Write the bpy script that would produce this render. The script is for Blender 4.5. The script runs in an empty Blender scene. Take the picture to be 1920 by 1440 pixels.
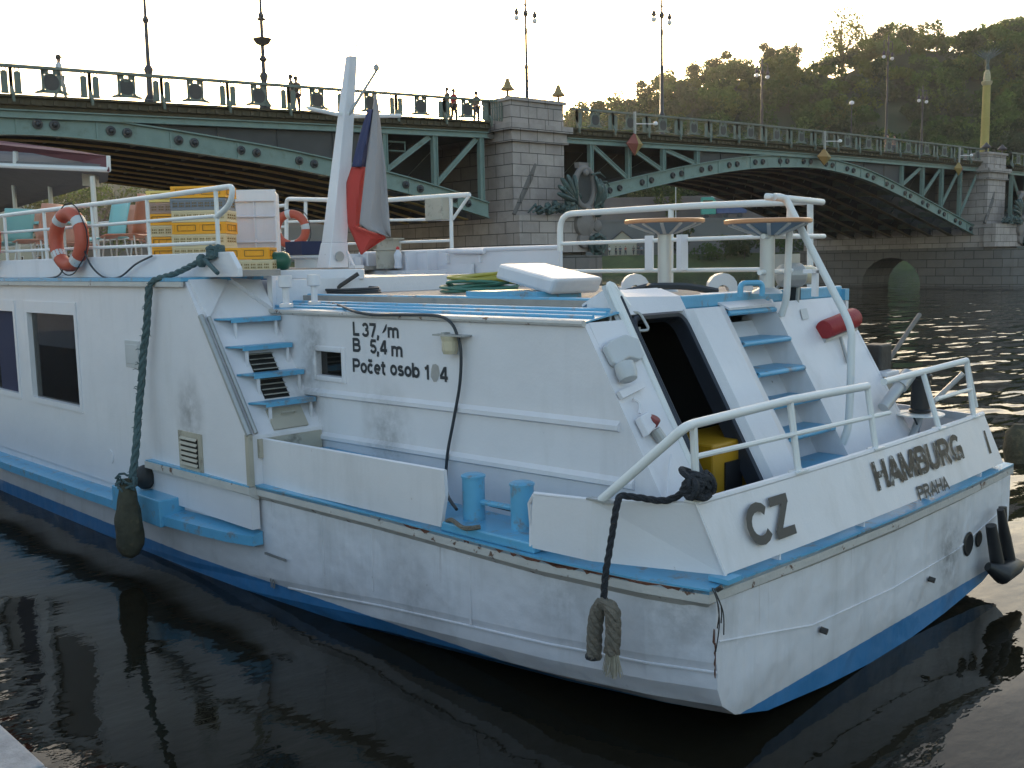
import bpy, bmesh, math, random
from mathutils import Vector, Matrix, noise
random.seed(7)
S = bpy.context.scene
COL = S.collection
RAD = math.radians

# ------------------------------------------------------------------ camera
CAMPOS = Vector((3.31, -4.83, 2.9))
FPX = 1900.0                      # focal length in pixels of a 1920 px wide frame
def _hz(x): return 525 - .0194*(x + 920)
_a = Vector((-1880, 720-_hz(-920), -FPX)); _b = Vector((1040, 720-_hz(2000), -FPX))
_up = _b.cross(_a).normalized()
if _up.y < 0: _up = -_up
_X = -_a.normalized(); _Y = _up.cross(_X)
ROT = Matrix((_X, _Y, _up))       # world axes: x towards the stern, y across the boat, z up
cam = bpy.data.objects.new('camera', bpy.data.cameras.new('camera'))
COL.objects.link(cam)
cam.matrix_world = Matrix.Translation(CAMPOS) @ ROT.to_4x4()
cam.data.sensor_width = 36; cam.data.lens = FPX/1920*36
cam.data.clip_start = .05; cam.data.clip_end = 3000
S.camera = cam

# survey helpers: meet a sight line with a real plane of the place
def ray(px, py): return ROT @ Vector((px-960, 720-py, -FPX))
def PY(px, py, y): r = ray(px, py); return CAMPOS + r*((y-CAMPOS.y)/r.y)
def PX(px, py, x): r = ray(px, py); return CAMPOS + r*((x-CAMPOS.x)/r.x)
def PZ(px, py, z): r = ray(px, py); return CAMPOS + r*((z-CAMPOS.z)/r.z)
def AT(px, py, d): return CAMPOS + ray(px, py)*(d/FPX)
def PN(px, py, n, d): r = ray(px, py); return CAMPOS + r*((d-n.dot(CAMPOS))/n.dot(r))

# ------------------------------------------------------------------ sky, sun, exposure
sd = ray(900, 235).normalized()
SUN_EL = math.asin(sd.z); SUN_AZ = math.atan2(sd.x, sd.y)
W = bpy.data.worlds.new('World'); S.world = W; W.use_nodes = True
nt = W.node_tree
sky = nt.nodes.new('ShaderNodeTexSky'); sky.sky_type = 'NISHITA'; sky.sun_disc = False
sky.sun_elevation = SUN_EL; sky.sun_rotation = SUN_AZ
sky.altitude = 200; sky.air_density = 1.0; sky.dust_density = 3.2; sky.ozone_density = 1.0
bg = nt.nodes['Background']; bg.inputs['Strength'].default_value = .15
nt.links.new(sky.outputs[0], bg.inputs['Color'])
sl = bpy.data.lights.new('sun', 'SUN'); sl.energy = 2.6; sl.angle = RAD(.5); sl.color = (1, .78, .52)
so = bpy.data.objects.new('sun', sl); COL.objects.link(so)
so.rotation_euler = sd.to_track_quat('Z', 'Y').to_euler(); so.location = (0, 0, 60)
S.view_settings.view_transform = 'Standard'; S.view_settings.look = 'None'
S.view_settings.gamma = 1; S.view_settings.use_curve_mapping = False
S.view_settings.exposure = 1.9
S.cycles.max_bounces = 6; S.cycles.transparent_max_bounces = 12

# ------------------------------------------------------------------ materials
def mat(name, col, rough=.5, metal=0., var=.0, vscale=3., bump=0., bscale=20., spec=.5, dirt=None, dscale=2., dlo=.55, dhi=.75):
    m = bpy.data.materials.new(name); m.use_nodes = True
    t = m.node_tree; b = t.nodes['Principled BSDF']
    b.inputs['Base Color'].default_value = (*col, 1); b.inputs['Roughness'].default_value = rough
    b.inputs['Metallic'].default_value = metal
    b.inputs['Specular IOR Level'].default_value = spec
    tc = t.nodes.new('ShaderNodeTexCoord'); out = None
    if var or dirt:
        n = t.nodes.new('ShaderNodeTexNoise'); n.inputs['Scale'].default_value = vscale; n.inputs['Detail'].default_value = 6
        t.links.new(tc.outputs['Object'], n.inputs['Vector'])
        mx = t.nodes.new('ShaderNodeMixRGB'); mx.inputs['Color1'].default_value = (*[c*(1-var) for c in col], 1)
        mx.inputs['Color2'].default_value = (*[min(1, c*(1+var)) for c in col], 1)
        t.links.new(n.outputs['Fac'], mx.inputs['Fac']); out = mx.outputs[0]
        if dirt:
            n2 = t.nodes.new('ShaderNodeTexNoise'); n2.inputs['Scale'].default_value = dscale; n2.inputs['Detail'].default_value = 9
            n2.inputs['Roughness'].default_value = .7
            t.links.new(tc.outputs['Object'], n2.inputs['Vector'])
            rp = t.nodes.new('ShaderNodeValToRGB'); rp.color_ramp.elements[0].position = dlo; rp.color_ramp.elements[1].position = dhi
            t.links.new(n2.outputs['Fac'], rp.inputs['Fac'])
            m2 = t.nodes.new('ShaderNodeMixRGB'); m2.inputs['Color2'].default_value = (*dirt, 1)
            t.links.new(rp.outputs[0], m2.inputs['Fac']); t.links.new(out, m2.inputs['Color1']); out = m2.outputs[0]
        t.links.new(out, b.inputs['Base Color'])
    if bump:
        n3 = t.nodes.new('ShaderNodeTexNoise'); n3.inputs['Scale'].default_value = bscale; n3.inputs['Detail'].default_value = 4
        t.links.new(tc.outputs['Object'], n3.inputs['Vector'])
        bp = t.nodes.new('ShaderNodeBump'); bp.inputs['Strength'].default_value = bump; bp.inputs['Distance'].default_value = .02
        t.links.new(n3.outputs['Fac'], bp.inputs['Height']); t.links.new(bp.outputs[0], b.inputs['Normal'])
    return m

def N(t, kind, **kw):
    n = t.nodes.new(kind)
    for k, v in kw.items():
        if k in n.inputs: n.inputs[k].default_value = v
        else: setattr(n, k, v)
    return n

WHT = (.72, .70, .725)
M = {}
def paint(name, base, streak=.5, rust=True, stripe=False, stains=()):
    """ship's paint: faint blotches, grime streaks running down, rust specks, slightly wavy plate"""
    m = bpy.data.materials.new(name); m.use_nodes = True; t = m.node_tree; L = t.links.new
    b = t.nodes['Principled BSDF']; b.inputs['Roughness'].default_value = .38
    tc = N(t, 'ShaderNodeTexCoord')
    n1 = N(t, 'ShaderNodeTexNoise', Scale=1.3, Detail=7.0, Roughness=.65); L(tc.outputs['Object'], n1.inputs['Vector'])
    mx = N(t, 'ShaderNodeMixRGB', Color1=(*[c*.9 for c in base], 1), Color2=(*[min(.82, c*1.06) for c in base], 1))
    L(n1.outputs['Fac'], mx.inputs['Fac'])
    mp = N(t, 'ShaderNodeMapping'); mp.inputs['Scale'].default_value = (3.2, 3.2, .45); L(tc.outputs['Object'], mp.inputs['Vector'])
    n2 = N(t, 'ShaderNodeTexNoise', Scale=1.0, Detail=8.0, Roughness=.7); L(mp.outputs[0], n2.inputs['Vector'])
    r2 = N(t, 'ShaderNodeValToRGB'); r2.color_ramp.elements[0].position = .52; r2.color_ramp.elements[1].position = .85
    L(n2.outputs['Fac'], r2.inputs['Fac'])
    ml = N(t, 'ShaderNodeMath', operation='MULTIPLY'); ml.inputs[1].default_value = streak; L(r2.outputs[0], ml.inputs[0])
    m2 = N(t, 'ShaderNodeMixRGB', Color2=(.30, .28, .25, 1)); L(ml.outputs[0], m2.inputs['Fac']); L(mx.outputs[0], m2.inputs['Color1'])
    out = m2.outputs[0]
    if stripe:
        sx = N(t, 'ShaderNodeSeparateXYZ'); L(tc.outputs['Object'], sx.inputs[0])
        a = N(t, 'ShaderNodeMath', operation='ADD'); a.inputs[1].default_value = 6; L(sx.outputs['X'], a.inputs[0])
        a2 = N(t, 'ShaderNodeMath', operation='MAXIMUM'); a2.inputs[1].default_value = 0; L(a.outputs[0], a2.inputs[0])
        a3 = N(t, 'ShaderNodeMath', operation='MULTIPLY'); a3.inputs[1].default_value = -.006; L(a2.outputs[0], a3.inputs[0])
        a4 = N(t, 'ShaderNodeMath', operation='ADD'); L(a3.outputs[0], a4.inputs[0]); L(sx.outputs['Z'], a4.inputs[1])
        nw = N(t, 'ShaderNodeTexNoise', Scale=14.0, Detail=3.0); L(tc.outputs['Object'], nw.inputs['Vector'])
        a6 = N(t, 'ShaderNodeMath', operation='MULTIPLY_ADD'); a6.inputs[1].default_value = .012; L(nw.outputs['Fac'], a6.inputs[0]); L(a4.outputs[0], a6.inputs[2])
        lt = N(t, 'ShaderNodeMath', operation='LESS_THAN'); lt.inputs[1].default_value = .055; L(a6.outputs[0], lt.inputs[0])
        gr = N(t, 'ShaderNodeMapRange'); gr.inputs['From Min'].default_value = .30; gr.inputs['From Max'].default_value = .05; gr.inputs['To Max'].default_value = .55; L(a6.outputs[0], gr.inputs['Value'])
        gm = N(t, 'ShaderNodeMath', operation='MULTIPLY'); L(gr.outputs[0], gm.inputs[0]); L(n1.outputs['Fac'], gm.inputs[1])
        g2 = N(t, 'ShaderNodeMixRGB', Color2=(.22, .19, .15, 1)); L(gm.outputs[0], g2.inputs['Fac']); L(out, g2.inputs['Color1']); out = g2.outputs[0]
        m3 = N(t, 'ShaderNodeMixRGB', Color2=(.038, .17, .36, 1)); L(lt.outputs[0], m3.inputs['Fac']); L(out, m3.inputs['Color1']); out = m3.outputs[0]
    if stripe:
        mp3 = N(t, 'ShaderNodeMapping'); mp3.inputs['Scale'].default_value = (9, 9, .35); L(tc.outputs['Object'], mp3.inputs['Vector'])
        n8 = N(t, 'ShaderNodeTexNoise', Scale=1.0, Detail=6.0, Roughness=.75); L(mp3.outputs[0], n8.inputs['Vector'])
        r8 = N(t, 'ShaderNodeValToRGB'); r8.color_ramp.elements[0].position = .60; r8.color_ramp.elements[1].position = .72; L(n8.outputs['Fac'], r8.inputs['Fac'])
        z8 = N(t, 'ShaderNodeMapRange'); z8.inputs['From Min'].default_value = .40; z8.inputs['From Max'].default_value = .84; z8.inputs['To Max'].default_value = .45; L(sx.outputs['Z'], z8.inputs['Value'])
        k8 = N(t, 'ShaderNodeMath', operation='MULTIPLY'); L(r8.outputs[0], k8.inputs[0]); L(z8.outputs[0], k8.inputs[1])
        m8 = N(t, 'ShaderNodeMixRGB', Color2=(.20, .12, .08, 1)); L(k8.outputs[0], m8.inputs['Fac']); L(out, m8.inputs['Color1']); out = m8.outputs[0]
    if rust:
        n3 = N(t, 'ShaderNodeTexNoise', Scale=9.0, Detail=8.0, Roughness=.75); L(tc.outputs['Object'], n3.inputs['Vector'])
        r3 = N(t, 'ShaderNodeValToRGB'); r3.color_ramp.elements[0].position = .675; r3.color_ramp.elements[1].position = .71
        L(n3.outputs['Fac'], r3.inputs['Fac'])
        m4 = N(t, 'ShaderNodeMixRGB', Color2=(.13, .07, .045, 1)); L(r3.outputs[0], m4.inputs['Fac']); L(out, m4.inputs['Color1']); out = m4.outputs[0]
    for (sx_, sy_, sz_, rad, amt) in stains:   # soot and grime marks with their own place
        mp2 = N(t, 'ShaderNodeMapping'); mp2.vector_type = 'POINT'; mp2.inputs['Location'].default_value = (-sx_/rad, -sy_/rad, -sz_/rad*.75); mp2.inputs['Scale'].default_value = (1/rad, 1/rad, .75/rad); L(tc.outputs['Object'], mp2.inputs['Vector'])
        ln = N(t, 'ShaderNodeVectorMath', operation='LENGTH'); L(mp2.outputs[0], ln.inputs[0])
        fr = N(t, 'ShaderNodeMapRange'); fr.inputs['From Min'].default_value = 1; fr.inputs['From Max'].default_value = .1; fr.inputs['To Max'].default_value = amt; L(ln.outputs['Value'], fr.inputs['Value'])
        nz = N(t, 'ShaderNodeTexNoise', Scale=7.0, Detail=7.0, Roughness=.7); L(tc.outputs['Object'], nz.inputs['Vector'])
        r6 = N(t, 'ShaderNodeValToRGB'); r6.color_ramp.elements[0].position = .3; r6.color_ramp.elements[1].position = .62; L(nz.outputs['Fac'], r6.inputs['Fac'])
        m6 = N(t, 'ShaderNodeMath', operation='MULTIPLY'); L(fr.outputs[0], m6.inputs[0]); L(r6.outputs[0], m6.inputs[1])
        m7 = N(t, 'ShaderNodeMixRGB', Color2=(.09, .08, .07, 1)); L(m6.outputs[0], m7.inputs['Fac']); L(out, m7.inputs['Color1']); out = m7.outputs[0]
    L(out, b.inputs['Base Color'])
    n5 = N(t, 'ShaderNodeTexNoise', Scale=2.3, Detail=2.5); L(tc.outputs['Object'], n5.inputs['Vector'])
    n6 = N(t, 'ShaderNodeTexNoise', Scale=45.0, Detail=3.0); L(tc.outputs['Object'], n6.inputs['Vector'])
    b1 = N(t, 'ShaderNodeBump', Strength=.8 if stripe else .5, Distance=.07 if stripe else .03); L(n5.outputs['Fac'], b1.inputs['Height'])
    b2 = N(t, 'ShaderNodeBump', Strength=.12, Distance=.01); L(n6.outputs['Fac'], b2.inputs['Height']); L(b1.outputs[0], b2.inputs['Normal'])
    L(b2.outputs[0], b.inputs['Normal'])
    return m
M['white'] = paint('white_ship_paint', WHT, .30, stains=[(-5.68, -.33, 1.52, .34, .55), (-3.62, .44, 1.42, .42, .5), (-4.72, .44, 2.2, .30, .6), (-4.75, .44, 1.75, .30, .5)])
M['hull'] = paint('hull_paint', WHT, .50, stripe=True, stains=[(0, 3.45, .40, .34, .8), (-.25, 0, .86, .42, .5), (-1.1, -.12, .72, .35, .35), (-2.6, -.15, .35, .5, .3)])
M['rail'] = paint('white_pipe_paint', (.74, .74, .73), .12)
M['greywhite'] = paint('grey_white_paint', (.5, .51, .52), .4)
M['rub'] = mat('worn_rub_rail_paint', (.52, .49, .46), .55, var=.18, vscale=5, dirt=(.14, .075, .05), dscale=8, dlo=.60, dhi=.63, bump=.25, bscale=30)
M['blue'] = mat('blue_deck_paint', (.12, .375, .57), .32, var=.18, vscale=5, dirt=(.20, .22, .24), dscale=7, dlo=.55, dhi=.66, bump=.08, bscale=40)
M['darkblue'] = mat('dark_blue_paint', (.03, .11, .27), .4, var=.15)
M['sand'] = mat('worn_sand_deck_coating', (.36, .31, .27), .75, var=.25, vscale=4, dirt=(.2, .2, .2), dscale=6, bump=.2, bscale=90)
M['black'] = mat('black_paint', (.016, .016, .018), .45, var=.2)
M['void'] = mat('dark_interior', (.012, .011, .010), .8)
M['glass'] = mat('dark_window_glass', (.012, .011, .010), .06, spec=.6)
gm_ = bpy.data.materials.new('tinted_saloon_glass'); gm_.use_nodes = True; t_ = gm_.node_tree
for n_ in list(t_.nodes): t_.nodes.remove(n_)
o_ = N(t_, 'ShaderNodeOutputMaterial'); tr_ = N(t_, 'ShaderNodeBsdfTransparent'); tr_.inputs[0].default_value = (.42, .42, .40, 1); gl_ = N(t_, 'ShaderNodeBsdfGlossy'); gl_.inputs['Roughness'].default_value = .03; gl_.inputs[0].default_value = (.8, .8, .8, 1)
fr_ = N(t_, 'ShaderNodeFresnel'); fr_.inputs[0].default_value = 1.45; mx_ = N(t_, 'ShaderNodeMixShader'); t_.links.new(fr_.outputs[0], mx_.inputs[0]); t_.links.new(tr_.outputs[0], mx_.inputs[1]); t_.links.new(gl_.outputs[0], mx_.inputs[2]); t_.links.new(mx_.outputs[0], o_.inputs[0]); M['seeglass'] = gm_
M['letter'] = mat('dark_letter_paint', (.022, .028, .036), .5, var=.2, vscale=30)
M['letterworn'] = mat('worn_black_letter_paint', (.012, .012, .014), .5, var=.2, vscale=20, dirt=(.42, .42, .43), dscale=17, dlo=.56, dhi=.61)
M['lettergrey'] = mat('grey_letter_paint', (.05, .05, .052), .5, var=.12, vscale=30, dirt=(.4, .4, .4), dscale=9, dlo=.68, dhi=.72)
M['smudge'] = mat('scraped_paint_smudge', (.36, .34, .32), .6, var=.2, vscale=30)
M['steel'] = mat('galvanised_steel', (.38, .38, .37), .4, .3, var=.2, vscale=9)
M['darksteel'] = mat('dark_rusty_steel', (.05, .045, .042), .6, .2, var=.3, vscale=14, bump=.3)
M['grime'] = mat('grimy_cream_metal', (.42, .38, .31), .6, var=.2, dirt=(.06, .05, .04), dscale=5)
M['rubber'] = mat('black_rubber', (.025, .025, .027), .6, var=.2)
M['seal'] = mat('dark_door_seal', (.02, .024, .035), .5)
M['yellow'] = mat('yellow_machine_paint', (.42, .22, .01), .45, var=.15)
M['green'] = mat('dark_green_plastic', (.012, .09, .05), .4, var=.1)
M['redcloth'] = mat('faded_red_canvas', (.30, .018, .022), .6, var=.3, vscale=8, bump=.3, bscale=25)
M['card'] = mat('brown_cardboard', (.34, .19, .08), .8, var=.1)
M['wood'] = mat('varnished_table_wood', (.55, .25, .11), .35, var=.2, vscale=6)
M['alu'] = mat('brushed_aluminium', (.5, .5, .5), .35, .35, var=.08, vscale=6)
M['buoy'] = mat('orange_lifebuoy_skin', (.47, .085, .045), .55, var=.2, vscale=7)
M['buoyband'] = mat('grey_lifebuoy_band', (.55, .55, .55), .5, var=.15)
M['flagblue'] = mat('flag_blue_cloth', (.045, .05, .115), .85, var=.1)
M['flagred'] = mat('flag_red_cloth', (.46, .05, .038), .85, var=.12)
M['flagwhite'] = mat('flag_white_cloth', (.33, .30, .30), .85, var=.06)
M['rope'] = mat('weathered_green_rope', (.075, .12, .125), .85, var=.3, vscale=30, bump=.8, bscale=60)
M['darkrope'] = mat('dark_mooring_rope', (.022, .024, .03), .85, var=.3, vscale=40, bump=.8, bscale=70)
M['hemp'] = mat('grey_brown_hemp_rope', (.16, .135, .105), .9, var=.4, vscale=25, bump=.9, bscale=50)
M['hempend'] = mat('frayed_hemp_fibre', (.38, .33, .25), .9, var=.3, vscale=25)
M['fender'] = mat('weedy_old_fender', (.06, .055, .035), .9, var=.5, vscale=9, bump=1, bscale=14, dirt=(.16, .13, .07), dscale=7)
M['cable'] = mat('black_cable', (.03, .035, .042), .5)
M['hosey'] = mat('yellow_green_hose', (.30, .27, .035), .5, var=.2)
M['hoseg'] = mat('green_hose', (.045, .16, .12), .5, var=.2)
M['salmon'] = mat('salmon_plastic', (.56, .26, .18), .5, var=.06)
M['turq'] = mat('turquoise_plastic', (.22, .47, .46), .5, var=.06)
M['crateorange'] = mat('orange_crate_plastic', (.86, .37, .008), .4, var=.08)
M['cratecream'] = mat('cream_crate_plastic', (.66, .54, .33), .5, var=.08)
M['crategrey'] = mat('grey_crate_plastic', (.20, .21, .23), .5, var=.08)
M['cratepink'] = mat('dull_pink_crate_plastic', (.40, .26, .20), .5, var=.08)
M['crateyellow'] = mat('yellow_crate_plastic', (.78, .58, .16), .5, var=.08)
M['bottle'] = mat('white_bottle_plastic', (.62, .62, .66), .4)
M['dullred'] = mat('dull_red_cap', (.24, .045, .04), .5, var=.2)
M['red'] = mat('red_plastic', (.5, .03, .03), .4)
M['brownawn'] = mat('maroon_printed_fascia', (.13, .035, .045), .7, var=.3, vscale=2.5, dirt=(.33, .25, .26), dscale=1.1, dlo=.66, dhi=.70)
M['greycloth'] = mat('grey_canopy_cloth', (.15, .145, .145), .85, var=.25, vscale=3)
M['lens'] = mat('cream_lamp_lens', (.55, .48, .34), .25)
M['interiorblue'] = mat('navy_curtain', (.012, .018, .06), .7)
M['rust'] = mat('red_brown_rust', (.13, .05, .03), .9, var=.5, vscale=30, bump=.5, bscale=60)
M['soot'] = mat('soot_stained_paint', (.22, .21, .20), .7, var=.4, vscale=7)

# ------------------------------------------------------------------ mesh helpers
class MB:
    def __init__(s): s.v = []; s.f = []; s.mi = []; s.m = 0
    def add(s, vs, fs):
        o = len(s.v); s.v += [tuple(x) for x in vs]
        for f in fs: s.f.append([i+o for i in f]); s.mi.append(s.m)
        return s
    def box(s, c, d, R=None):
        c = Vector(c); hx, hy, hz = d[0]/2, d[1]/2, d[2]/2
        vs = [Vector((x, y, z)) for z in (-hz, hz) for y in (-hy, hy) for x in (-hx, hx)]
        if R is not None: vs = [R @ p for p in vs]
        return s.add([p+c for p in vs], [(0, 2, 3, 1), (4, 5, 7, 6), (0, 1, 5, 4), (2, 6, 7, 3), (0, 4, 6, 2), (1, 3, 7, 5)])
    def lim(s, x0, x1, y0, y1, z0, z1): return s.box(((x0+x1)/2, (y0+y1)/2, (z0+z1)/2), (abs(x1-x0), abs(y1-y0), abs(z1-z0)))
    def hexa(s, lo, hi):
        n = len(lo); vs = list(lo)+list(hi)
        fs = [tuple(reversed(range(n))), tuple(range(n, 2*n))]+[(i, (i+1) % n, n+(i+1) % n, n+i) for i in range(n)]
        return s.add(vs, fs)
    def slab(s, poly, off): # polygon given a thickness
        off = Vector(off); return s.hexa([Vector(p) for p in poly], [Vector(p)+off for p in poly])
    def tube(s, pts, r, n=8, closed=False, cap=True):
        P = [Vector(p) for p in pts]; k = len(P)
        rr = r if isinstance(r, (list, tuple)) else [r]*k
        nrm = None; rings = []
        for i in range(k):
            if closed: d = P[(i+1) % k]-P[i-1]
            else: d = P[min(i+1, k-1)]-P[max(i-1, 0)]
            d.normalize()
            if nrm is None:
                a = Vector((0, 0, 1)) if abs(d.z) < .9 else Vector((1, 0, 0)); nrm = (a-d*a.dot(d)).normalized()
            else:
                nrm = nrm-d*nrm.dot(d)
                nrm = nrm.normalized() if nrm.length > 1e-6 else Vector((1, 0, 0))
            b = d.cross(nrm)
            rings.append([P[i]+(nrm*math.cos(2*math.pi*j/n)+b*math.sin(2*math.pi*j/n))*rr[i] for j in range(n)])
        vs = [p for q in rings for p in q]; fs = []
        for i in range(k if closed else k-1):
            a = i*n; c = ((i+1) % k)*n
            fs += [(a+j, a+(j+1) % n, c+(j+1) % n, c+j) for j in range(n)]
        if cap and not closed: fs += [tuple(reversed(range(n))), tuple(range((k-1)*n, k*n))]
        return s.add(vs, fs)
    def lathe(s, c, prof, n=16, axis=(0, 0, 1), cap=True):
        c = Vector(c); q = Vector((0, 0, 1)).rotation_difference(Vector(axis).normalized())
        vs = []; fs = []; k = len(prof)
        for r, z in prof:
            for j in range(n): vs.append(c+q @ Vector((r*math.cos(2*math.pi*j/n), r*math.sin(2*math.pi*j/n), z)))
        for i in range(k-1):
            fs += [(i*n+j, i*n+(j+1) % n, (i+1)*n+(j+1) % n, (i+1)*n+j) for j in range(n)]
        if cap: fs += [tuple(reversed(range(n))), tuple(range((k-1)*n, k*n))]
        return s.add(vs, fs)
    def ring(s, c, R, r, axis=(0, 0, 1), n=28, m=10, sy=1.):
        q = Vector((0, 0, 1)).rotation_difference(Vector(axis).normalized())
        pts = [Vector(c)+q @ Vector((R*math.cos(2*math.pi*i/n), R*sy*math.sin(2*math.pi*i/n), 0)) for i in range(n)]
        return s.tube(pts, r, m, closed=True)
    def strip(s, A, B): # ruled quads between two polylines
        k = len(A); return s.add(list(A)+list(B), [(i, i+1, k+i+1, k+i) for i in range(k-1)])
    def build(s, name, m, parent=None, smooth=False, bevel=0.):
        me = bpy.data.meshes.new(name); me.from_pydata(s.v, [], s.f); me.update()
        ms = m if isinstance(m, (list, tuple)) else [m]
        for x in ms: me.materials.append(x)
        if len(ms) > 1: me.polygons.foreach_set('material_index', s.mi)
        bm = bmesh.new(); bm.from_mesh(me); bmesh.ops.recalc_face_normals(bm, faces=bm.faces); bm.to_mesh(me); bm.free()
        if smooth: me.polygons.foreach_set('use_smooth', [True]*len(me.polygons))
        o = bpy.data.objects.new(name, me); COL.objects.link(o)
        if parent: o.parent = parent
        if bevel:
            bv = o.modifiers.new('bevel', 'BEVEL'); bv.width = bevel; bv.segments = 2; bv.limit_method = 'ANGLE'
        if smooth:
            try: me.set_sharp_from_angle(angle=RAD(40))
            except Exception: pass
        return o
def tag(o, label=None, cat=None, group=None, kind=None):
    for k, v in (('label', label), ('category', cat), ('group', group), ('kind', kind)):
        if v: o[k] = v
    return o
def empty(name, loc=(0, 0, 0), label=None, cat=None, group=None):
    o = bpy.data.objects.new(name, None); COL.objects.link(o); o.location = loc; o.empty_display_size = .1
    return tag(o, label, cat, group)
def kids(o): return [c for c in bpy.data.objects if c.parent == o]
def copytree(o, par=None):
    c = o.copy(); COL.objects.link(c)
    if par: c.parent = par
    for k in kids(o): copytree(k, c)
    return c
def lerp(tab, x):
    if x <= tab[0][0]: return tab[0][1]
    for (a, b), (c, d) in zip(tab, tab[1:]):
        if x <= c: return b+(d-b)*(x-a)/(c-a)
    return tab[-1][1]
def smooth_path(pts, sub=6):
    P = [Vector(p) for p in pts]; out = []
    for i in range(len(P)-1):
        a, b, c, d = P[max(i-1, 0)], P[i], P[i+1], P[min(i+2, len(P)-1)]
        for j in range(sub):
            t = j/sub
            out.append(.5*((2*b)+(c-a)*t+(2*a-5*b+4*c-d)*t*t+(3*b-a-3*c+d)*t**3))
    return out+[P[-1]]
def fillet(pts, r=.06, n=4):
    P = [Vector(p) for p in pts]; out = [P[0]]
    for a, b, c in zip(P, P[1:], P[2:]):
        u = (a-b); v = (c-b); k = min(r, u.length*.45, v.length*.45)
        u.normalize(); v.normalize(); A = b+u*k; B = b+v*k
        for i in range(n+1):
            t = i/n; out.append((A*(1-t)+b*t)*(1-t)+(b*(1-t)+B*t)*t)
    return out+[P[-1]]
# bold sans letters drawn as flat strokes
def _arc(cx, cy, rx, ry, a0, a1, n=12): return [(cx+rx*math.cos(RAD(a0+(a1-a0)*i/n)), cy+ry*math.sin(RAD(a0+(a1-a0)*i/n))) for i in range(n+1)]
GL = {' ': (.3, []), 'H': (.74, [[(.1, 0), (.1, 1)], [(.62, 0), (.62, 1)], [(.1, .52), (.62, .52)]]), 'A': (.76, [[(.07, 0), (.38, .95)], [(.38, .95), (.69, 0)], [(.18, .3), (.58, .3)], [(.34, .9), (.42, .9)]]),
 'M': (.88, [[(.1, 0), (.1, 1)], [(.76, 0), (.76, 1)], [(.12, .98), (.43, .06)], [(.43, .06), (.74, .98)]]),
 'B': (.74, [[(.1, 0), (.1, 1)], [(.1, .91), (.4, .91)]+_arc(.4, .72, .19, .19, 90, -90)+[(.1, .53)], [(.1, .525), (.42, .525)]+_arc(.42, .31, .22, .215, 90, -90)+[(.1, .095)]]),
 'U': (.74, [[(.1, 1), (.1, .36)]+_arc(.36, .36, .26, .265, 180, 360)+[(.62, 1)]]),
 'R': (.75, [[(.1, 0), (.1, 1)], [(.1, .905), (.4, .905)]+_arc(.4, .69, .21, .215, 90, -90)+[(.1, .475)], [(.38, .475), (.62, 0)]]),
 'G': (.82, [_arc(.4, .5, .3, .405, 42, 325), [(.69, 0), (.69, .47)], [(.42, .43), (.74, .43)]]), 'C': (.76, [_arc(.4, .5, .3, .405, 38, 322)]),
 'Z': (.70, [[(.05, .905), (.62, .905)], [(.55, .88), (.12, .12)], [(.05, .095), (.65, .095)]]),
 'P': (.70, [[(.1, 0), (.1, 1)], [(.1, .905), (.4, .905)]+_arc(.4, .68, .21, .225, 90, -90)+[(.1, .455)]]), 'L': (.60, [[(.1, 1), (.1, 0)], [(.1, .095), (.55, .095)]]),
 '3': (.62, [_arc(.3, .71, .19, .195, 165, -85), _arc(.3, .305, .22, .215, 85, -165)]), '7': (.60, [[(.04, .905), (.56, .905)], [(.5, .85), (.22, 0)]]),
 '5': (.64, [[(.58, .905), (.14, .905)], [(.17, .9), (.13, .48)], _arc(.32, .32, .22, .23, 135, -160)]), '4': (.68, [[(.47, 0), (.47, 1)], [(.42, .93), (.08, .3)], [(.04, .27), (.64, .27)]]),
 '1': (.48, [[(.08, .72), (.3, .84)], [(.30, 0), (.30, 1)]]), '0': (.66, [_arc(.32, .5, .22, .405, 0, 360, 20)]), ',': (.28, [[(.13, .17), (.07, -.2)]]),
 'm': (.90, [[(.1, 0), (.1, .74)], [(.1, .42)]+_arc(.27, .48, .17, .165, 180, 0)+[(.44, 0)], [(.44, .42)]+_arc(.61, .48, .17, .165, 180, 0)+[(.78, 0)]]),
 'o': (.62, [_arc(.31, .37, .21, .28, 0, 360, 20)]), '\u010d': (.58, [_arc(.30, .37, .20, .28, 42, 318, 16), [(.14, 1.0), (.29, .87)], [(.29, .87), (.44, 1.0)]]), 'e': (.62, [[(.12, .37), (.52, .37)], _arc(.31, .37, .21, .28, 0, 310, 16)]),
 't': (.42, [[(.18, .95), (.18, .2)]+_arc(.32, .2, .14, .11, 180, 285), [(.02, .67), (.38, .67)]]), 's': (.56, [_arc(.28, .52, .16, .135, 25, 270), _arc(.28, .235, .19, .145, 90, -155)]), 'b': (.66, [[(.1, 0), (.1, 1)], _arc(.34, .37, .21, .28, 0, 360, 20)])}
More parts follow.
